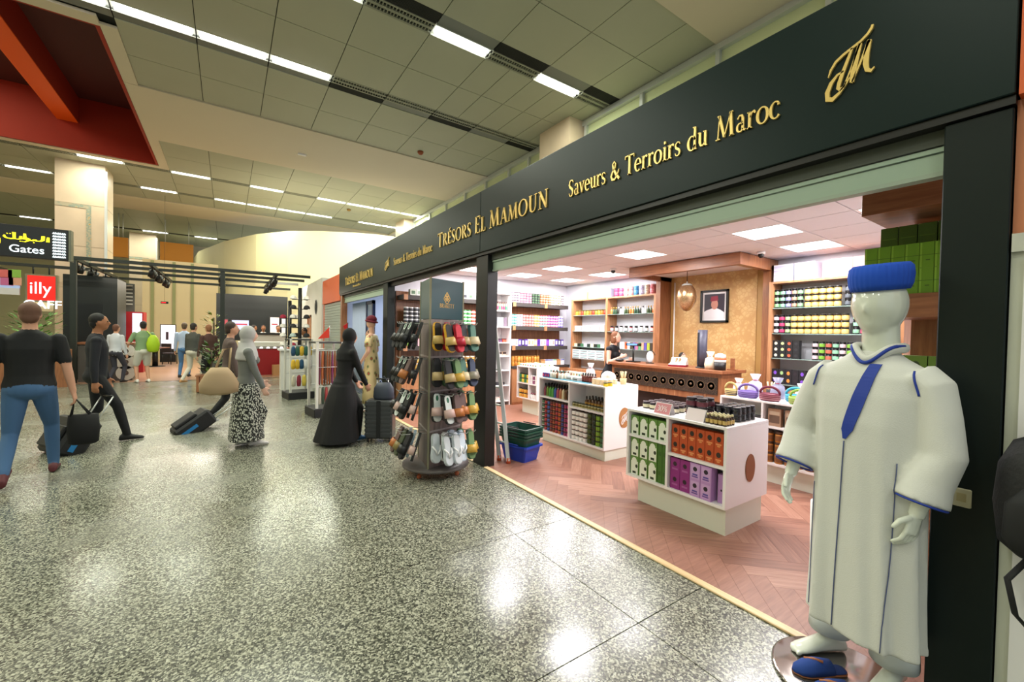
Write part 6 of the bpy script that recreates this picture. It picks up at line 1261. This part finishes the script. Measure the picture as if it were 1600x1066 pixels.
# ================================================================== SALES RACKS PAST THE SHOP
def rack(loc, label, seed, w=.46, h=1.36):
    rnd = random.Random(seed); t = thing('sales_rack', label, 'rack', loc, .15)
    MB().box(-w*.6, -w*.6, 0, w*.6, w*.6, .16, bev=.01).build('plinth', C('17181a', .5), t)
    for sx in (-1, 1):
        for sy in (-1, 1): MB().box(sx*w*.48-.02, sy*w*.48-.02, .16, sx*w*.48+.02, sy*w*.48+.02, h).build('post', C('d8d6cc', .5), t)
    MB().box(-w*.52, -w*.52, h-.03, w*.52, w*.52, h).build('top_board', C('3a3a3a', .5), t)
    for z in (.55, .9, 1.2):
        for sy in (-1, 1): MB().tube([(-w*.5, sy*w*.5, z), (w*.5, sy*w*.5, z)], .008, 6).build('rail', M_ALU, t)
    return t
def hang(me_fn, n, loc, rad, zs, label, group, seed, name, cat):
    rnd = random.Random(seed)
    for z in zs:
        for i in range(n):
            x = -rad+2*rad*(i+.5)/n
            for sy in (-1,):
                me = me_fn(rnd); c, s = math.cos(.15), math.sin(.15); lx, ly = x, sy*(rad+.02)
                item(name, me, label, cat, (loc[0]+c*lx-s*ly, loc[1]+s*lx+c*ly, z), (0, 0, .15), group)
_hm = {}
def pouch_me(cols, w, h):
    def f(r):
        c = r.choice(cols)
        if (c, w, h) not in _hm: _hm[(c, w, h)] = MB().loft([[(w*k*math.cos(a), .018*k*math.sin(a)-.0, z) for a in [2*PI*i/10 for i in range(10)]] for z, k in ((0, .35), (-h*.15, .8), (-h*.6, 1.), (-h*.95, .8), (-h, .3))]).mesh('pouch', C(c, .6))
        return _hm[(c, w, h)]
    return f
RK1, RK2 = (1.36, 10.75, 0), (1.52, 8.42, 0)
rack(RK1, 'white-framed sales rack of hats and pouches beyond the belt rack', 3); r2 = rack(RK2, 'white-framed rack of belts and leather straps behind the woman in black', 4)
hang(pouch_me(['e2e0d8', '1c1c20', '2a5a4a', 'c8c4bc', '1f4a6a', 'd8b030'], .05, .22), 5, RK1, .22, (1.2, .9), 'small pouch or hat hanging on the farther white rack', 'goods on the farther rack', 5, 'hanging_pouch', 'pouch'); hang(pouch_me(['c8c0a8', '3a3430', 'd8c050', '8a2a3a'], .05, .26), 4, RK1, .22, (.55,), 'small bag on the low rail of the farther white rack', 'low goods on the farther rack', 6, 'hanging_pouch', 'pouch')
hang(pouch_me(['8a4a24', 'a85a2c', '6a2a3a', '4a2a1c', '7a2a5a'], .022, .62), 9, RK2, .2, (1.2,), 'long leather belt or strap on the nearer white rack', 'straps on the nearer rack', 7, 'hanging_strap', 'strap'); hang(pouch_me(['8a2a3a', 'b8b0a0', '3a4a3a', 'a03a3a'], .03, .32), 7, RK2, .2, (.55,), 'beaded bag charm on the low rail of the nearer rack', 'charms on the nearer rack', 8, 'bag_charm', 'charm')
for k, (dx, z, cc, lab) in enumerate(((.30, 1.14, 'c86a8a', 'pink fringed doll hanging on the side of the nearer rack'), (.30, .80, 'd8541c', 'orange drawstring bag hanging on the side of the nearer rack'))):
    t = thing('hanging_doll' if k == 0 else 'drawstring_bag', lab, 'doll' if k == 0 else 'bag', (RK2[0]+dx, RK2[1]-.12, z)); MB().tube([(-.1, .05, .05), (0, 0, 0)], .005, 5).build('cord', C('d8c8a0'), t)
    MB().ellip((0, 0, -.08), .10, .09, .09).build('body', C(cc, .8), t)
    for i in range(10): a = i*.628; MB().tube([(.06*math.cos(a), .06*math.sin(a), -.08), (.12*math.cos(a), .11*math.sin(a), -.2)], .014, 5).build('fringe', C(cc if i % 2 else 'd8a06a', .8), t)
t = thing('pennant', 'small orange-red triangular pennant on top of the nearer rack', 'flag', (RK2[0]+.0, RK2[1]-.02, 1.36)); MB().tube([(.06, 0, 0), (.06, 0, .30)], .006, 6).build('stick', M_ALU, t); MB().add([(.06, -.004, .28), (.06, -.004, .07), (-.14, -.004, .05), (.06, .004, .28), (.06, .004, .07), (-.14, .004, .05)], [(0, 1, 2), (5, 4, 3), (0, 2, 5, 3), (2, 1, 4, 5)]).build('cloth', C('e0381c', .6), t)
t = thing('pennant', 'second red pennant on a stand before the blue-lit shop', 'flag', (2.12, 9.35, 0)); MB().lathe([(.14, 0), (.14, .02)], n=14).build('foot', M_BLACK, t); MB().tube([(0, 0, .02), (0, 0, 1.74)], .01, 6).build('stick', M_BLACK, t); MB().add([(0, -.005, 1.74), (0, -.005, 1.5), (-.1, -.005, 1.66), (0, .005, 1.74), (0, .005, 1.5), (-.1, .005, 1.66)], [(0, 1, 2), (5, 4, 3), (0, 2, 5, 3), (2, 1, 4, 5)]).build('cloth', C('d8201c', .6), t)
# tall cap trees
capm = {}
def cap_me(c):
    if c not in capm: capm[c] = MB().lathe([(.085, 0), (.085, .02), (.07, .07), (.03, .1), (0, .104)], n=12).box(-.06, -.16, 0, .06, -.06, .012).mesh('cap', C(c, .8))
    return capm[c]
for (px_, top, yy, lab) in ((453, 470, 13.6, 'shorter black cap tree'), (469, 450, 13.0, 'taller black cap tree')):
    p = at(px_, top, 'y', yy); t = thing('cap_tree', '%s stacked with caps past the racks' % lab, 'display stand', (p.x, yy, 0)); MB().lathe([(.22, 0), (.22, .03)], n=16).build('foot', M_BLACK, t); MB().tube([(0, 0, .03), (0, 0, p.z)], .05, 8).build('pole', M_BLACK, t)
    for z in [1.1+.26*i for i in range(int((p.z-1.15)/.26))]:
        MB().tube([(-.2, 0, z), (.2, 0, z)], .01, 6).build('arm', M_BLACK, t)
        for sx in (-1, 1):
            for q in (-.02,): cc_ = random.choice(['e6e2da', '2a2a2e', '9a1f3a', 'a8b8b4', 'd8d4cc', '1f2428']); item('cap', cap_me(cc_), '%s baseball cap on an arm of the %s' % (cname(cc_), lab), 'cap', (p.x+sx*.17, yy+q, z+.011), (0, 0, random.uniform(-.4, .4)), 'caps on the %s' % lab)
rs_ = at(475, 543, 'y', 13.2); sc_ = thing('vendor_counter', 'white vendor counter at the foot of the cap trees', 'counter', (0, 0, 0)); MB().box(1.15, 12.3, 0, 2.15, 12.65, 1.02).build('body', C('d8d6cf', .5), sc_); MB().box(1.1, 12.25, 1.02, 2.2, 12.7, 1.06).build('top', M_WHITE, sc_); MB().box(1.3, 12.3, 1.06, 1.9, 12.55, 1.10).build('tray', C('a05a3a', .5), sc_)
# ================================================================== PEOPLE
SKIN = {'light': 'c9967a', 'tan': 'a8724f', 'fair': 'dcae98'}
def dress_pattern(nt, bs):
    v = scaled_pos(nt, (1, 1, .6), 'object'); vo = N(nt, 'ShaderNodeTexVoronoi', Scale=62.); nt.links.new(v, vo.inputs['Vector'])
    nt.links.new(ramp(nt, vo.outputs['Distance'], [(.40, 'c9cabc'), (.52, '1a1c1a')]), bs.inputs['Base Color']); bs.inputs['Roughness'].default_value = .8
M_DRESS = ramp_mat('black_white_print', dress_pattern)
def floral(nt, bs):
    v = scaled_pos(nt, (1, 1, .7), 'object'); vo = N(nt, 'ShaderNodeTexVoronoi', Scale=11.); nt.links.new(v, vo.inputs['Vector'])
    nt.links.new(ramp(nt, vo.outputs['Distance'], [(.12, 'b8412c'), (.24, '5f7a4a'), (.36, 'd8c48a'), (.6, 'dcc793')]), bs.inputs['Base Color']); bs.inputs['Roughness'].default_value = .7
M_FLORAL = ramp_mat('floral_print', floral)
def person(label, x, y, az, h=1.72, hand_r=(.26, .05, .82), hand_l=(-.26, .05, .82), foot_r=(.09, .12, 0), foot_l=(-.09, -.12, 0), top='22262c', bottom='2a2c30', skin_c='light', hair='1c1714', shoe='1c1c1e', sleeve='long', shorts=False, skirt=None, veil=None, lean=0., voxel=.0125, hipz=.93, female=False, head_turn=0., hair_long=False, curl=.7, name='person', mats=None, bulk=1., group=None, sit=False):
    """one continuous body; local +Y is where the person faces, +X the right hand; az = compass angle of the facing (from +Y towards +X)"""
    k = h/1.75; t = thing(name, label, 'person', (x, y, 0), -az, group)
    M = [C(SKIN.get(skin_c, skin_c), .55), top if not isinstance(top, str) else C(top, .8), bottom if not isinstance(bottom, str) else C(bottom, .8), C(hair, .7), C(shoe, .6), C(veil or 'efefef', .85)]
    SK, TP, BT, HR, SH, VL = range(6); mb = MB(); V3 = lambda a, b, c: Vector((a*k, b*k, c*k))
    ly = lambda z: math.sin(lean)*(z-hipz)            # forward lean of the trunk
    P = lambda a, b, z: V3(a, b+ly(z), z if z < hipz else hipz+(z-hipz)*math.cos(lean))
    sw = .175 if female else .195
    B = bulk
    # trunk: one loft of rounded rings
    rg = []
    for z, a, b, o in ((hipz-.10, .14, .10, -.01), (hipz, .168*B, .118*B, -.015), (hipz+.10, .150*B, .108*B, 0), (hipz+.22, .150*B, .112*B, .005), (hipz+.36, .168*B, .118*B, 0), (hipz+.45, .165*B, .10, -.005), (hipz+.515, .11, .075, -.01), (hipz+.55, .055, .055, -.005)):
        c = P(0, o, z); rg.append([c+Vector((a*k*math.cos(q), b*k*math.sin(q), 0)) for q in [2*PI*i/20 for i in range(20)]])
    mb.loft(rg, TP)
    if female: mb.ellip(tuple(P(.07, .10, hipz+.33)), .065*k, .06*k, .065*k, 10, 8, TP); mb.ellip(tuple(P(-.07, .10, hipz+.33)), .065*k, .06*k, .065*k, 10, 8, TP)
    mb.ellip(tuple(P(0, -.02, hipz-.03)), .165*k*B, .125*k*B, .11*k, 16, 10, BT)
    # neck and head
    nk = P(0, 0, hipz+.52); hd_ = P(0, .025, hipz+.70); mb.tube([nk, nk.lerp(hd_, .75)], [.058*k, .05*k], 12, 0, SK)
    R = Matrix.Rotation(-head_turn, 3, 'Z'); HP = lambda a, b, c: tuple(hd_+R @ Vector((a*k, b*k, c*k)))
    xf = Matrix.Translation(hd_) @ Matrix.Rotation(-head_turn, 4, 'Z')
    mb.ellip((0, 0, .0), .073*k, .092*k, .112*k, 16, 12, SK, xf); mb.ellip((0, .035*k, -.055*k), .052*k, .055*k, .055*k, 12, 8, SK, xf)
    mb.ellip((0, .098*k, -.012*k), .012*k, .017*k, .022*k, 8, 6, SK, xf)
    for s_ in (-1, 1):
        mb.ellip((.074*k*s_, -.005*k, -.01*k), .011*k, .02*k, .028*k, 8, 6, SK, xf); mb.ellip((.030*k*s_, .086*k, .012*k), .013*k, .008*k, .008*k, 8, 6, HR, xf)
    mb.ellip((0, .086*k, -.050*k), .022*k, .008*k, .006*k, 8, 6, SK, xf)
    if veil:
        mb.ellip((0, -.018*k, .015*k), .098*k, .108*k, .128*k, 16, 10, VL, xf); mb.ellip((0, -.03*k, -.09*k), .085*k, .085*k, .09*k, 14, 8, VL, xf)
        c1 = P(0, .0, hipz+.50); mb.loft([[c1+Vector((a*k*math.cos(q), b*k*math.sin(q), z*k)) for q in [2*PI*i/18 for i in range(18)]] for z, a, b in ((.10, .075, .08), (.03, .12, .11), (-.05, .185, .135), (-.16, .195, .15))], VL)
        mb.ellip((0, .055*k, -.01*k), .055*k, .052*k, .075*k, 12, 8, SK, xf); mb.ellip((0, .108*k, -.015*k), .011*k, .014*k, .02*k, 8, 6, SK, xf)
    else:
        mb.ellip((0, -.022*k, .038*k), .081*k, .090*k, .092*k, 16, 10, HR, xf); mb.ellip((0, -.05*k, -.02*k), .070*k, .055*k, .07*k, 12, 8, HR, xf)
        if hair_long:
            for s_ in (-1, 1): mb.ellip((.066*k*s_, -.012*k, -.045*k), .024*k, .05*k, .085*k, 10, 8, HR, xf)
            mb.ellip((0, -.06*k, -.06*k), .075*k, .045*k, .09*k, 12, 8, HR, xf)
    # arms
    for s_, hnd in ((1, hand_r), (-1, hand_l)):
        S0 = P(sw*s_, -.005, hipz+.455); W = V3(*hnd)
        E_, W = ik(S0, W, .29*k, .255*k, (.35*s_, -1, -.2)); am = TP if sleeve in ('long', 'short') else SK
        mb.ellip(tuple(S0), .062*k, .062*k, .062*k, 12, 8, TP)
        if sleeve == 'short': md = S0.lerp(E_, .72); limb(mb, S0, md, .060*k, .056*k, TP); limb(mb, S0.lerp(E_, .5), E_, .044*k, .039*k, SK); limb(mb, E_, W, .040*k, .027*k, SK)
        elif sleeve == 'none': limb(mb, S0, E_, .048*k, .039*k, SK); limb(mb, E_, W, .040*k, .027*k, SK)
        else: limb(mb, S0, E_, .056*k, .048*k, TP); limb(mb, E_, E_.lerp(W, .95), .048*k, .036*k, TP)
        d = (W-E_).normalized(); hand(mb, W, d, Vector((-s_, .2, 0)), s_, SK, .98*k*1.1, curl)
    # legs
    for s_, ft in ((1, foot_r), (-1, foot_l)):
        H0 = V3(.088*s_, -.01, hipz-.04); A = V3(ft[0], ft[1], ft[2]+.085)
        K_, A = ik(H0, A, .445*k, .425*k, (.08*s_, 1, 0)); lc = BT if not shorts else SK
        limb(mb, H0, K_, .088*k*B, .062*k, BT if not shorts else BT) if not shorts else (limb(mb, H0, H0.lerp(K_, .85), .098*k*B, .088*k, BT), limb(mb, H0.lerp(K_, .6), K_, .065*k, .055*k, SK))
        limb(mb, K_, A+Vector((0, 0, .01)), .060*k if not shorts else .054*k, .045*k if not shorts else .036*k, lc)
        fa_ = math.atan2(A.x-H0.x, 1.)*.2; tilt = ft[3] if len(ft) > 3 else 0.
        fx = Matrix.Translation(A+Vector((0, 0, -.085*k))) @ Matrix.Rotation(-tilt, 4, 'X')
        mb.loft([[(wd*k*math.cos(q), yy*k, hh*k*(.5+.5*math.sin(q))+.003) for q in [2*PI*i/12 for i in range(12)]] for yy, wd, hh in ((-.085, .022, .05), (-.07, .036, .085), (-.01, .040, .105), (.06, .043, .075), (.12, .047, .055), (.165, .038, .04), (.185, .012, .02))], SH, xf=fx)
    if skirt:
        zb, rb = skirt; c0 = hipz+.06; nn = 26
        mb.loft([[P(0, 0, min(z, hipz))+Vector(((r_*(1+.05*math.sin(5*q+z*3)*(c0-z)))*k*math.cos(q), (r_*.85*(1+.06*math.sin(6*q+1)*(c0-z)))*k*math.sin(q), 0)) for q in [2*PI*i/nn for i in range(nn)]] for z, r_ in ((c0, .15), (hipz-.06, .195), (hipz-.25, .195+(rb-.195)*.3), (zb+.3, .195+(rb-.195)*.65), (zb, rb))], BT)
    me = setmats(skin(mb, voxel, 3), mats or M); o = place('body', me, t)
    return t
A_ = math.radians
# ---- the walkers in the concourse
person('person in a black T-shirt and blue jeans walking with a black tote bag', -1.66, 6.28, A_(-8), 1.80, hand_r=(.30, -.02, .84), hand_l=(-.27, .06, .86), foot_r=(.14, .20, .0), foot_l=(-.14, -.24, .05, -.5), top='0f1113', bottom='41648c', skin_c='light', hair='6a4a3a', shoe='5a2328', sleeve='short', bulk=1.12, voxel=.011)
tt = thing('tote_bag', 'black cloth tote bag held by the person in blue jeans', 'bag', (0, 0, 0)); hx = Vector((-1.66, 6.28, 0))+Matrix.Rotation(A_(8), 3, 'Z') @ Vector((.31, -.02, 0))
MB().loft([[(hx.x+.075+a*math.cos(q), hx.y+.0+b*math.sin(q), z) for q in [2*PI*i/20 for i in range(20)]] for z, a, b in ((.30, .09, .04), (.32, .12, .07), (.45, .13, .08), (.62, .12, .05))]).build('bag_body', mat('black_cloth', '0b0c0d', .85), tt)
for s_ in (-1, 1): MB().tube([(hx.x-.02, hx.y+.03*s_, .61), (hx.x+.01, hx.y+.0, .80), (hx.x+.13, hx.y+.03*s_, .61)], .009, 6).build('handle', MATS['black_cloth'], tt)
person('person in a dark jacket and black trousers pulling a black trolley bag', -1.45, 7.80, A_(80), 1.74, hand_r=(.32, -.02, .72), hand_l=(-.24, .10, .84), foot_r=(.10, .30, .0), foot_l=(-.10, -.26, .03, -.35), top='14171f', bottom='121417', skin_c='tan', hair='14110f', shoe='16181a', voxel=.0115)
def trolley(label, foot, lean_, az, w, h, d, col='101113', handle=.42, accent=None):
    t = thing('trolley_case', label, 'suitcase', foot, -az); t.rotation_euler = (lean_, 0, -az); m = mat('case_'+col, col, .6, bump=.3, bscale=50.)
    MB().box(-w/2, 0, .06, w/2, d, .06+h, bev=.03).build('body', m, t); MB().box(-w*.38, -.045, .12, w*.38, .003, .06+h*.72, bev=.012).build('front_pocket', m, t)
    for s_ in (-1, 1):
        MB().tube([(s_*w*.28, d*.85, .05+h), (s_*w*.28, d*.85, .05+h+handle)], .009, 8).build('handle_tube', M_ALU, t); MB().lathe([(.04, -.014), (.04, .014)], n=14).build('wheel', C('17181a', .5), t, (s_*w*.4, d*.8, .0405), (0, PI/2, 0))
    MB().tube([(-w*.28, d*.85, .05+h+handle), (w*.28, d*.85, .05+h+handle)], .015, 8).build('grip', M_BLACK, t); MB().box(-w*.2, d*.3, .06+h-.002, w*.2, d*.5, .085+h).build('top_handle', M_BLACK, t)
    if accent: MB().box(w/2-.001, d*.35, .12, w/2+.006, d*.55, .06+h*.55).build('accent_strip', C(accent, .5), t); MB().box(-w*.1, d*.2, .06+h-.001, w*.1, d*.8, .066+h).build('accent_tag', C(accent, .5), t)
    return t
trolley('black fabric trolley bag with blue strips pulled past the person in jeans', (-1.84, 7.27, .0), -.50, A_(58), .50, .46, .28, handle=.36, accent='1f7ab8')
person('person in a grey hijab and black and white printed dress carrying a beige bag', .22, 6.66, A_(85), 1.60, hand_r=(.22, .18, .86), hand_l=(-.20, .22, .92), foot_r=(.08, .10, 0), foot_l=(-.07, -.05, 0), top='6d706c', bottom=M_DRESS, skin_c='fair', veil='b5b3b0', shoe='d8d4cf', skirt=(.10, .27), female=True, voxel=.0115)
bg_ = thing('shoulder_bag', 'beige slouchy shoulder bag of the passer-by in the printed dress', 'bag', (-.06, 6.40, 0))
MB().loft([[(-.02+a*math.cos(q), b*math.sin(q), z) for q in [2*PI*i/20 for i in range(20)]] for z, a, b in ((.74, .10, .05), (.77, .20, .09), (.88, .21, .10), (1.0, .15, .07), (1.08, .09, .04))]).build('bag_body', C('b39a78', .8), bg_); MB().tube([(-.06, 0, 1.06), (.02, .1, 1.30), (.10, .16, 1.32), (.08, .05, 1.06)], .014, 6).build('strap', C('a88f6c', .8), bg_)
person('person in black trousers and white sneakers half hidden behind the printed dress', .04, 8.22, A_(82), 1.68, hand_r=(.25, .10, .60), foot_r=(.09, .34, .0), foot_l=(-.09, -.30, .02, -.3), top='5a4a44', bottom='101214', hair='3a2a22', shoe='cfd0cf', voxel=.014)
trolley('black tilted trolley case with blue strips trailing behind the printed dress', (-.74, 7.92, 0), -.95, A_(75), .36, .52, .24, handle=.40, accent='1f7ab8')
person('person in a long black abaya beside a grey suitcase', 1.36, 6.22, A_(72), 1.60, hand_r=(.18, .32, .80), hand_l=(-.14, .34, .84), foot_r=(.10, .20, 0), foot_l=(-.10, -.22, 0), top='0a0a0b', bottom='0a0a0b', skin_c='light', veil='0c0c0d', shoe='2f5a80', skirt=(.05, .36), female=True, lean=.12, voxel=.0115)
sc3 = thing('hard_suitcase', 'ribbed dark grey hard-shell suitcase standing by the abaya wearer', 'suitcase', (1.83, 6.02, 0), -.55)
MB().box(-.19, -.12, .05, .19, .12, .60, bev=.025).build('shell', mat('ribbed_shell', '3a3d3e', .35), sc3)
for j in range(8): MB().box(-.192, -.125, .10+.06*j, .192, -.115, .135+.06*j, bev=.003).build('rib', MATS['ribbed_shell'], sc3)
MB().box(-.03, -.128, .06, .03, -.118, .59).build('band', M_BLACK, sc3)
for sx in (-1, 1):
    for sy in (-1, 1): MB().lathe([(.025, -.012), (.025, .012)], n=12).build('wheel', M_BLACK, sc3, (sx*.15, sy*.08, .0255), (0, PI/2, 0))
    MB().tube([(sx*.08, .09, .6), (sx*.08, .09, .88)], .008, 6).build('handle_tube', M_ALU, sc3)
MB().tube([(-.09, .09, .88), (.09, .09, .88)], .013, 6).build('grip', M_BLACK, sc3)
hb_ = thing('handbag', 'slate blue handbag resting on top of the grey suitcase', 'bag', (1.86, 5.985, .601), -.55); MB().loft([[(a*math.cos(q), b*math.sin(q), z) for q in [2*PI*i/18 for i in range(18)]] for z, a, b in ((.0, .13, .07), (.03, .15, .085), (.16, .14, .07), (.24, .09, .03))]).build('bag_body', C('39404e', .5), hb_); MB().tube([(-.07, 0, .22), (0, 0, .33), (.07, 0, .22)], .008, 6).build('handle', C('39404e', .5), hb_)
# ---- cafe visitors and staff
person('person in a sage green T-shirt and white shorts carrying a lime bag', -1.95, 15.55, A_(-20), 1.72, hand_r=(.24, .2, 1.1), hand_l=(-.28, .25, 1.05), foot_r=(.12, 0, 0), foot_l=(-.12, .05, 0), top='7f9a72', bottom='d8d6cc', hair='1c1a1a', shoe='e6e4de', sleeve='short', shorts=True, bulk=1.12, voxel=.016)
lb = thing('lime_backpack', 'lime green backpack on the person in white shorts', 'backpack', (-1.72, 15.38, 0)); MB().loft([[(a*math.cos(q), b*math.sin(q), z) for q in [2*PI*i/18 for i in range(18)]] for z, a, b in ((.86, .07, .05), (.90, .13, .09), (1.1, .15, .10), (1.25, .11, .08), (1.34, .05, .04))]).build('body', C('a9cc1c', .6), lb); MB().tube([(-.03, .05, 1.3), (-.12, .12, 1.42), (-.15, .16, 1.45)], .02, 6, flat=.4).build('strap', C('a9cc1c', .6), lb)
person('person in a pale top facing the red cabinet', -2.55, 15.75, A_(30), 1.62, top='c8ccd4', bottom='3a3a44', hair='6a4434', voxel=.018, female=True)
person('person in a pale blue shirt and blue jeans entering the cafe', -1.12, 16.75, A_(10), 1.72, top='a9bcd8', bottom='4a78a8', hair='5a4a3a', voxel=.018); person('person in a dark grey top and wide white trousers at the cafe edge', -.80, 14.95, A_(40), 1.70, foot_r=(.12, .16, 0), foot_l=(-.14, -.22, .02), top='4a4c48', bottom='d9d4c6', hair='2a2420', shoe='b98a5a', female=True, bulk=1.15, voxel=.018)
person('person all in black standing near the wooden planter', -.42, 14.2, A_(-30), 1.66, top='4a2f28', bottom='0f1010', hair='8a5a3a', voxel=.018, female=True)
for (px_, py_, lab, hr) in ((393, 515, 'in a white shirt serving at the lit blue menu screen', '2a2420'), (415, 513, 'in a white jacket behind the middle of the servery', '3a2a24'), (425, 517, 'leaning low over the right end of the servery', '2f221c')):
    yy = 19.0 if px_ == 415 else 19.32; p = at(px_+(9 if px_ == 425 else 0)-(4 if px_ == 415 else 0), py_, 'y', yy); person('cafe worker '+lab, p.x, yy, A_(175 if px_ != 393 else 100), 1.72, top='e2e0dc', bottom='2a2a2c', hair=hr, skin_c='tan', voxel=.018, lean=.1)
p = at(476, 520, 'y', 14.0); person('vendor in a white top behind the cap trees', p.x, 14.0, A_(-110), 1.62, top='dcd8cc', bottom='2a2a2c', hair='1c1614', skin_c='tan', voxel=.018)
p = at(580, 525, 'y', 9.2); person('person with dark hair inside the blue-lit shop', p.x, 9.2, A_(-60), 1.62, top='2a3350', bottom='22242c', hair='1a1a24', voxel=.018)
# ---- shop staff
person('shop assistant in a black sleeveless dress leaning on the cash desk', 6.28, 5.78, A_(165), 1.66, hand_r=(.16, .30, 1.22), hand_l=(-.08, .38, 1.16), foot_r=(.09, 0, 0), foot_l=(-.09, .04, 0), top='0f1118', bottom='0e0f14', hair='7a4a2c', skin_c='fair', sleeve='none', hair_long=True, female=True, lean=.14, voxel=.012, skirt=(.35, .22))
person('dark-haired child whose head just shows above the cash desk', 6.62, 4.42, A_(200), 1.30, top='3a3440', bottom='2a2a30', hair='16120f', skin_c='fair', voxel=.014)
# ---- female mannequin before the blue shop
fm = thing('dress_mannequin', 'female mannequin in a floral dress and maroon turban before the blue-lit shop', 'mannequin', (2.36, 8.40, 0), A_(52))
MB().lathe([(.22, 0), (.22, .02), (.03, .03), (.02, .12)], n=24).build('base_plate', mat('polished_steel', 'b9b4ae', .12), fm)
mb = MB(); z0 = .10
mb.ellip((0, .02, z0+1.62), .072, .09, .11, 16, 12).tube([(0, 0, z0+1.36), (0, .01, z0+1.56)], [.06, .05], 12).ellip((0, .1, z0+1.61), .012, .016, .022, 8, 6); mb.ellip((0, 0, z0+1.37), .15, .08, .06, 14, 8)
for s_ in (-1, 1):
    S0 = Vector((.165*s_, 0, z0+1.34)); E_ = Vector((.215*s_, -.02, z0+1.08)); W = Vector((.20*s_, .12, z0+.88)); limb(mb, S0, E_, .046, .036, 0); limb(mb, E_, W, .036, .025, 0); hand(mb, W, (W-E_), Vector((-s_, .1, 0)), s_, 0, .95, .4)
place('figure', setmats(skin(mb, .0085, 3), [mat('mannequin_skin', 'd8a98e', .4)]), fm)
rg = [[(a*math.cos(q), b*math.sin(q)+o, z0+z) for q in [2*PI*i/28 for i in range(28)]] for z, a, b, o in ((1.40, .10, .07, 0), (1.36, .17, .09, 0), (1.25, .165, .115, .02), (1.10, .13, .10, .01), (.95, .17, .12, 0), (.7, .20, .14, 0), (.35, .21, .15, 0), (.06, .22, .16, 0))]
MB().loft(rg).build('dress', M_FLORAL, fm)
for s_ in (-1, 1): MB().tube([(.13*s_, 0, z0+1.36), (.19*s_, -.005, z0+1.26), (.205*s_, -.01, z0+1.17)], [.06, .062, .066], 14).build('sleeve', M_FLORAL, fm)
th = MB().ellip((0, 0, .04), .088, .105, .085, 18, 10)
th.tube([(.09*math.cos(a), .105*math.sin(a), .0+.018*math.sin(a)) for a in [2*PI*i/20 for i in range(21)]], .02, 8); R_h = Matrix.Rotation(A_(52), 3, 'Z') @ Vector((0, .01, 0))
tag(th.build('turban', C('6a1226', .8), None, (2.36+R_h.x, 8.40+R_h.y, z0+1.66), (.0, 0, A_(52))), 'maroon turban on the floral-dressed mannequin', 'turban')
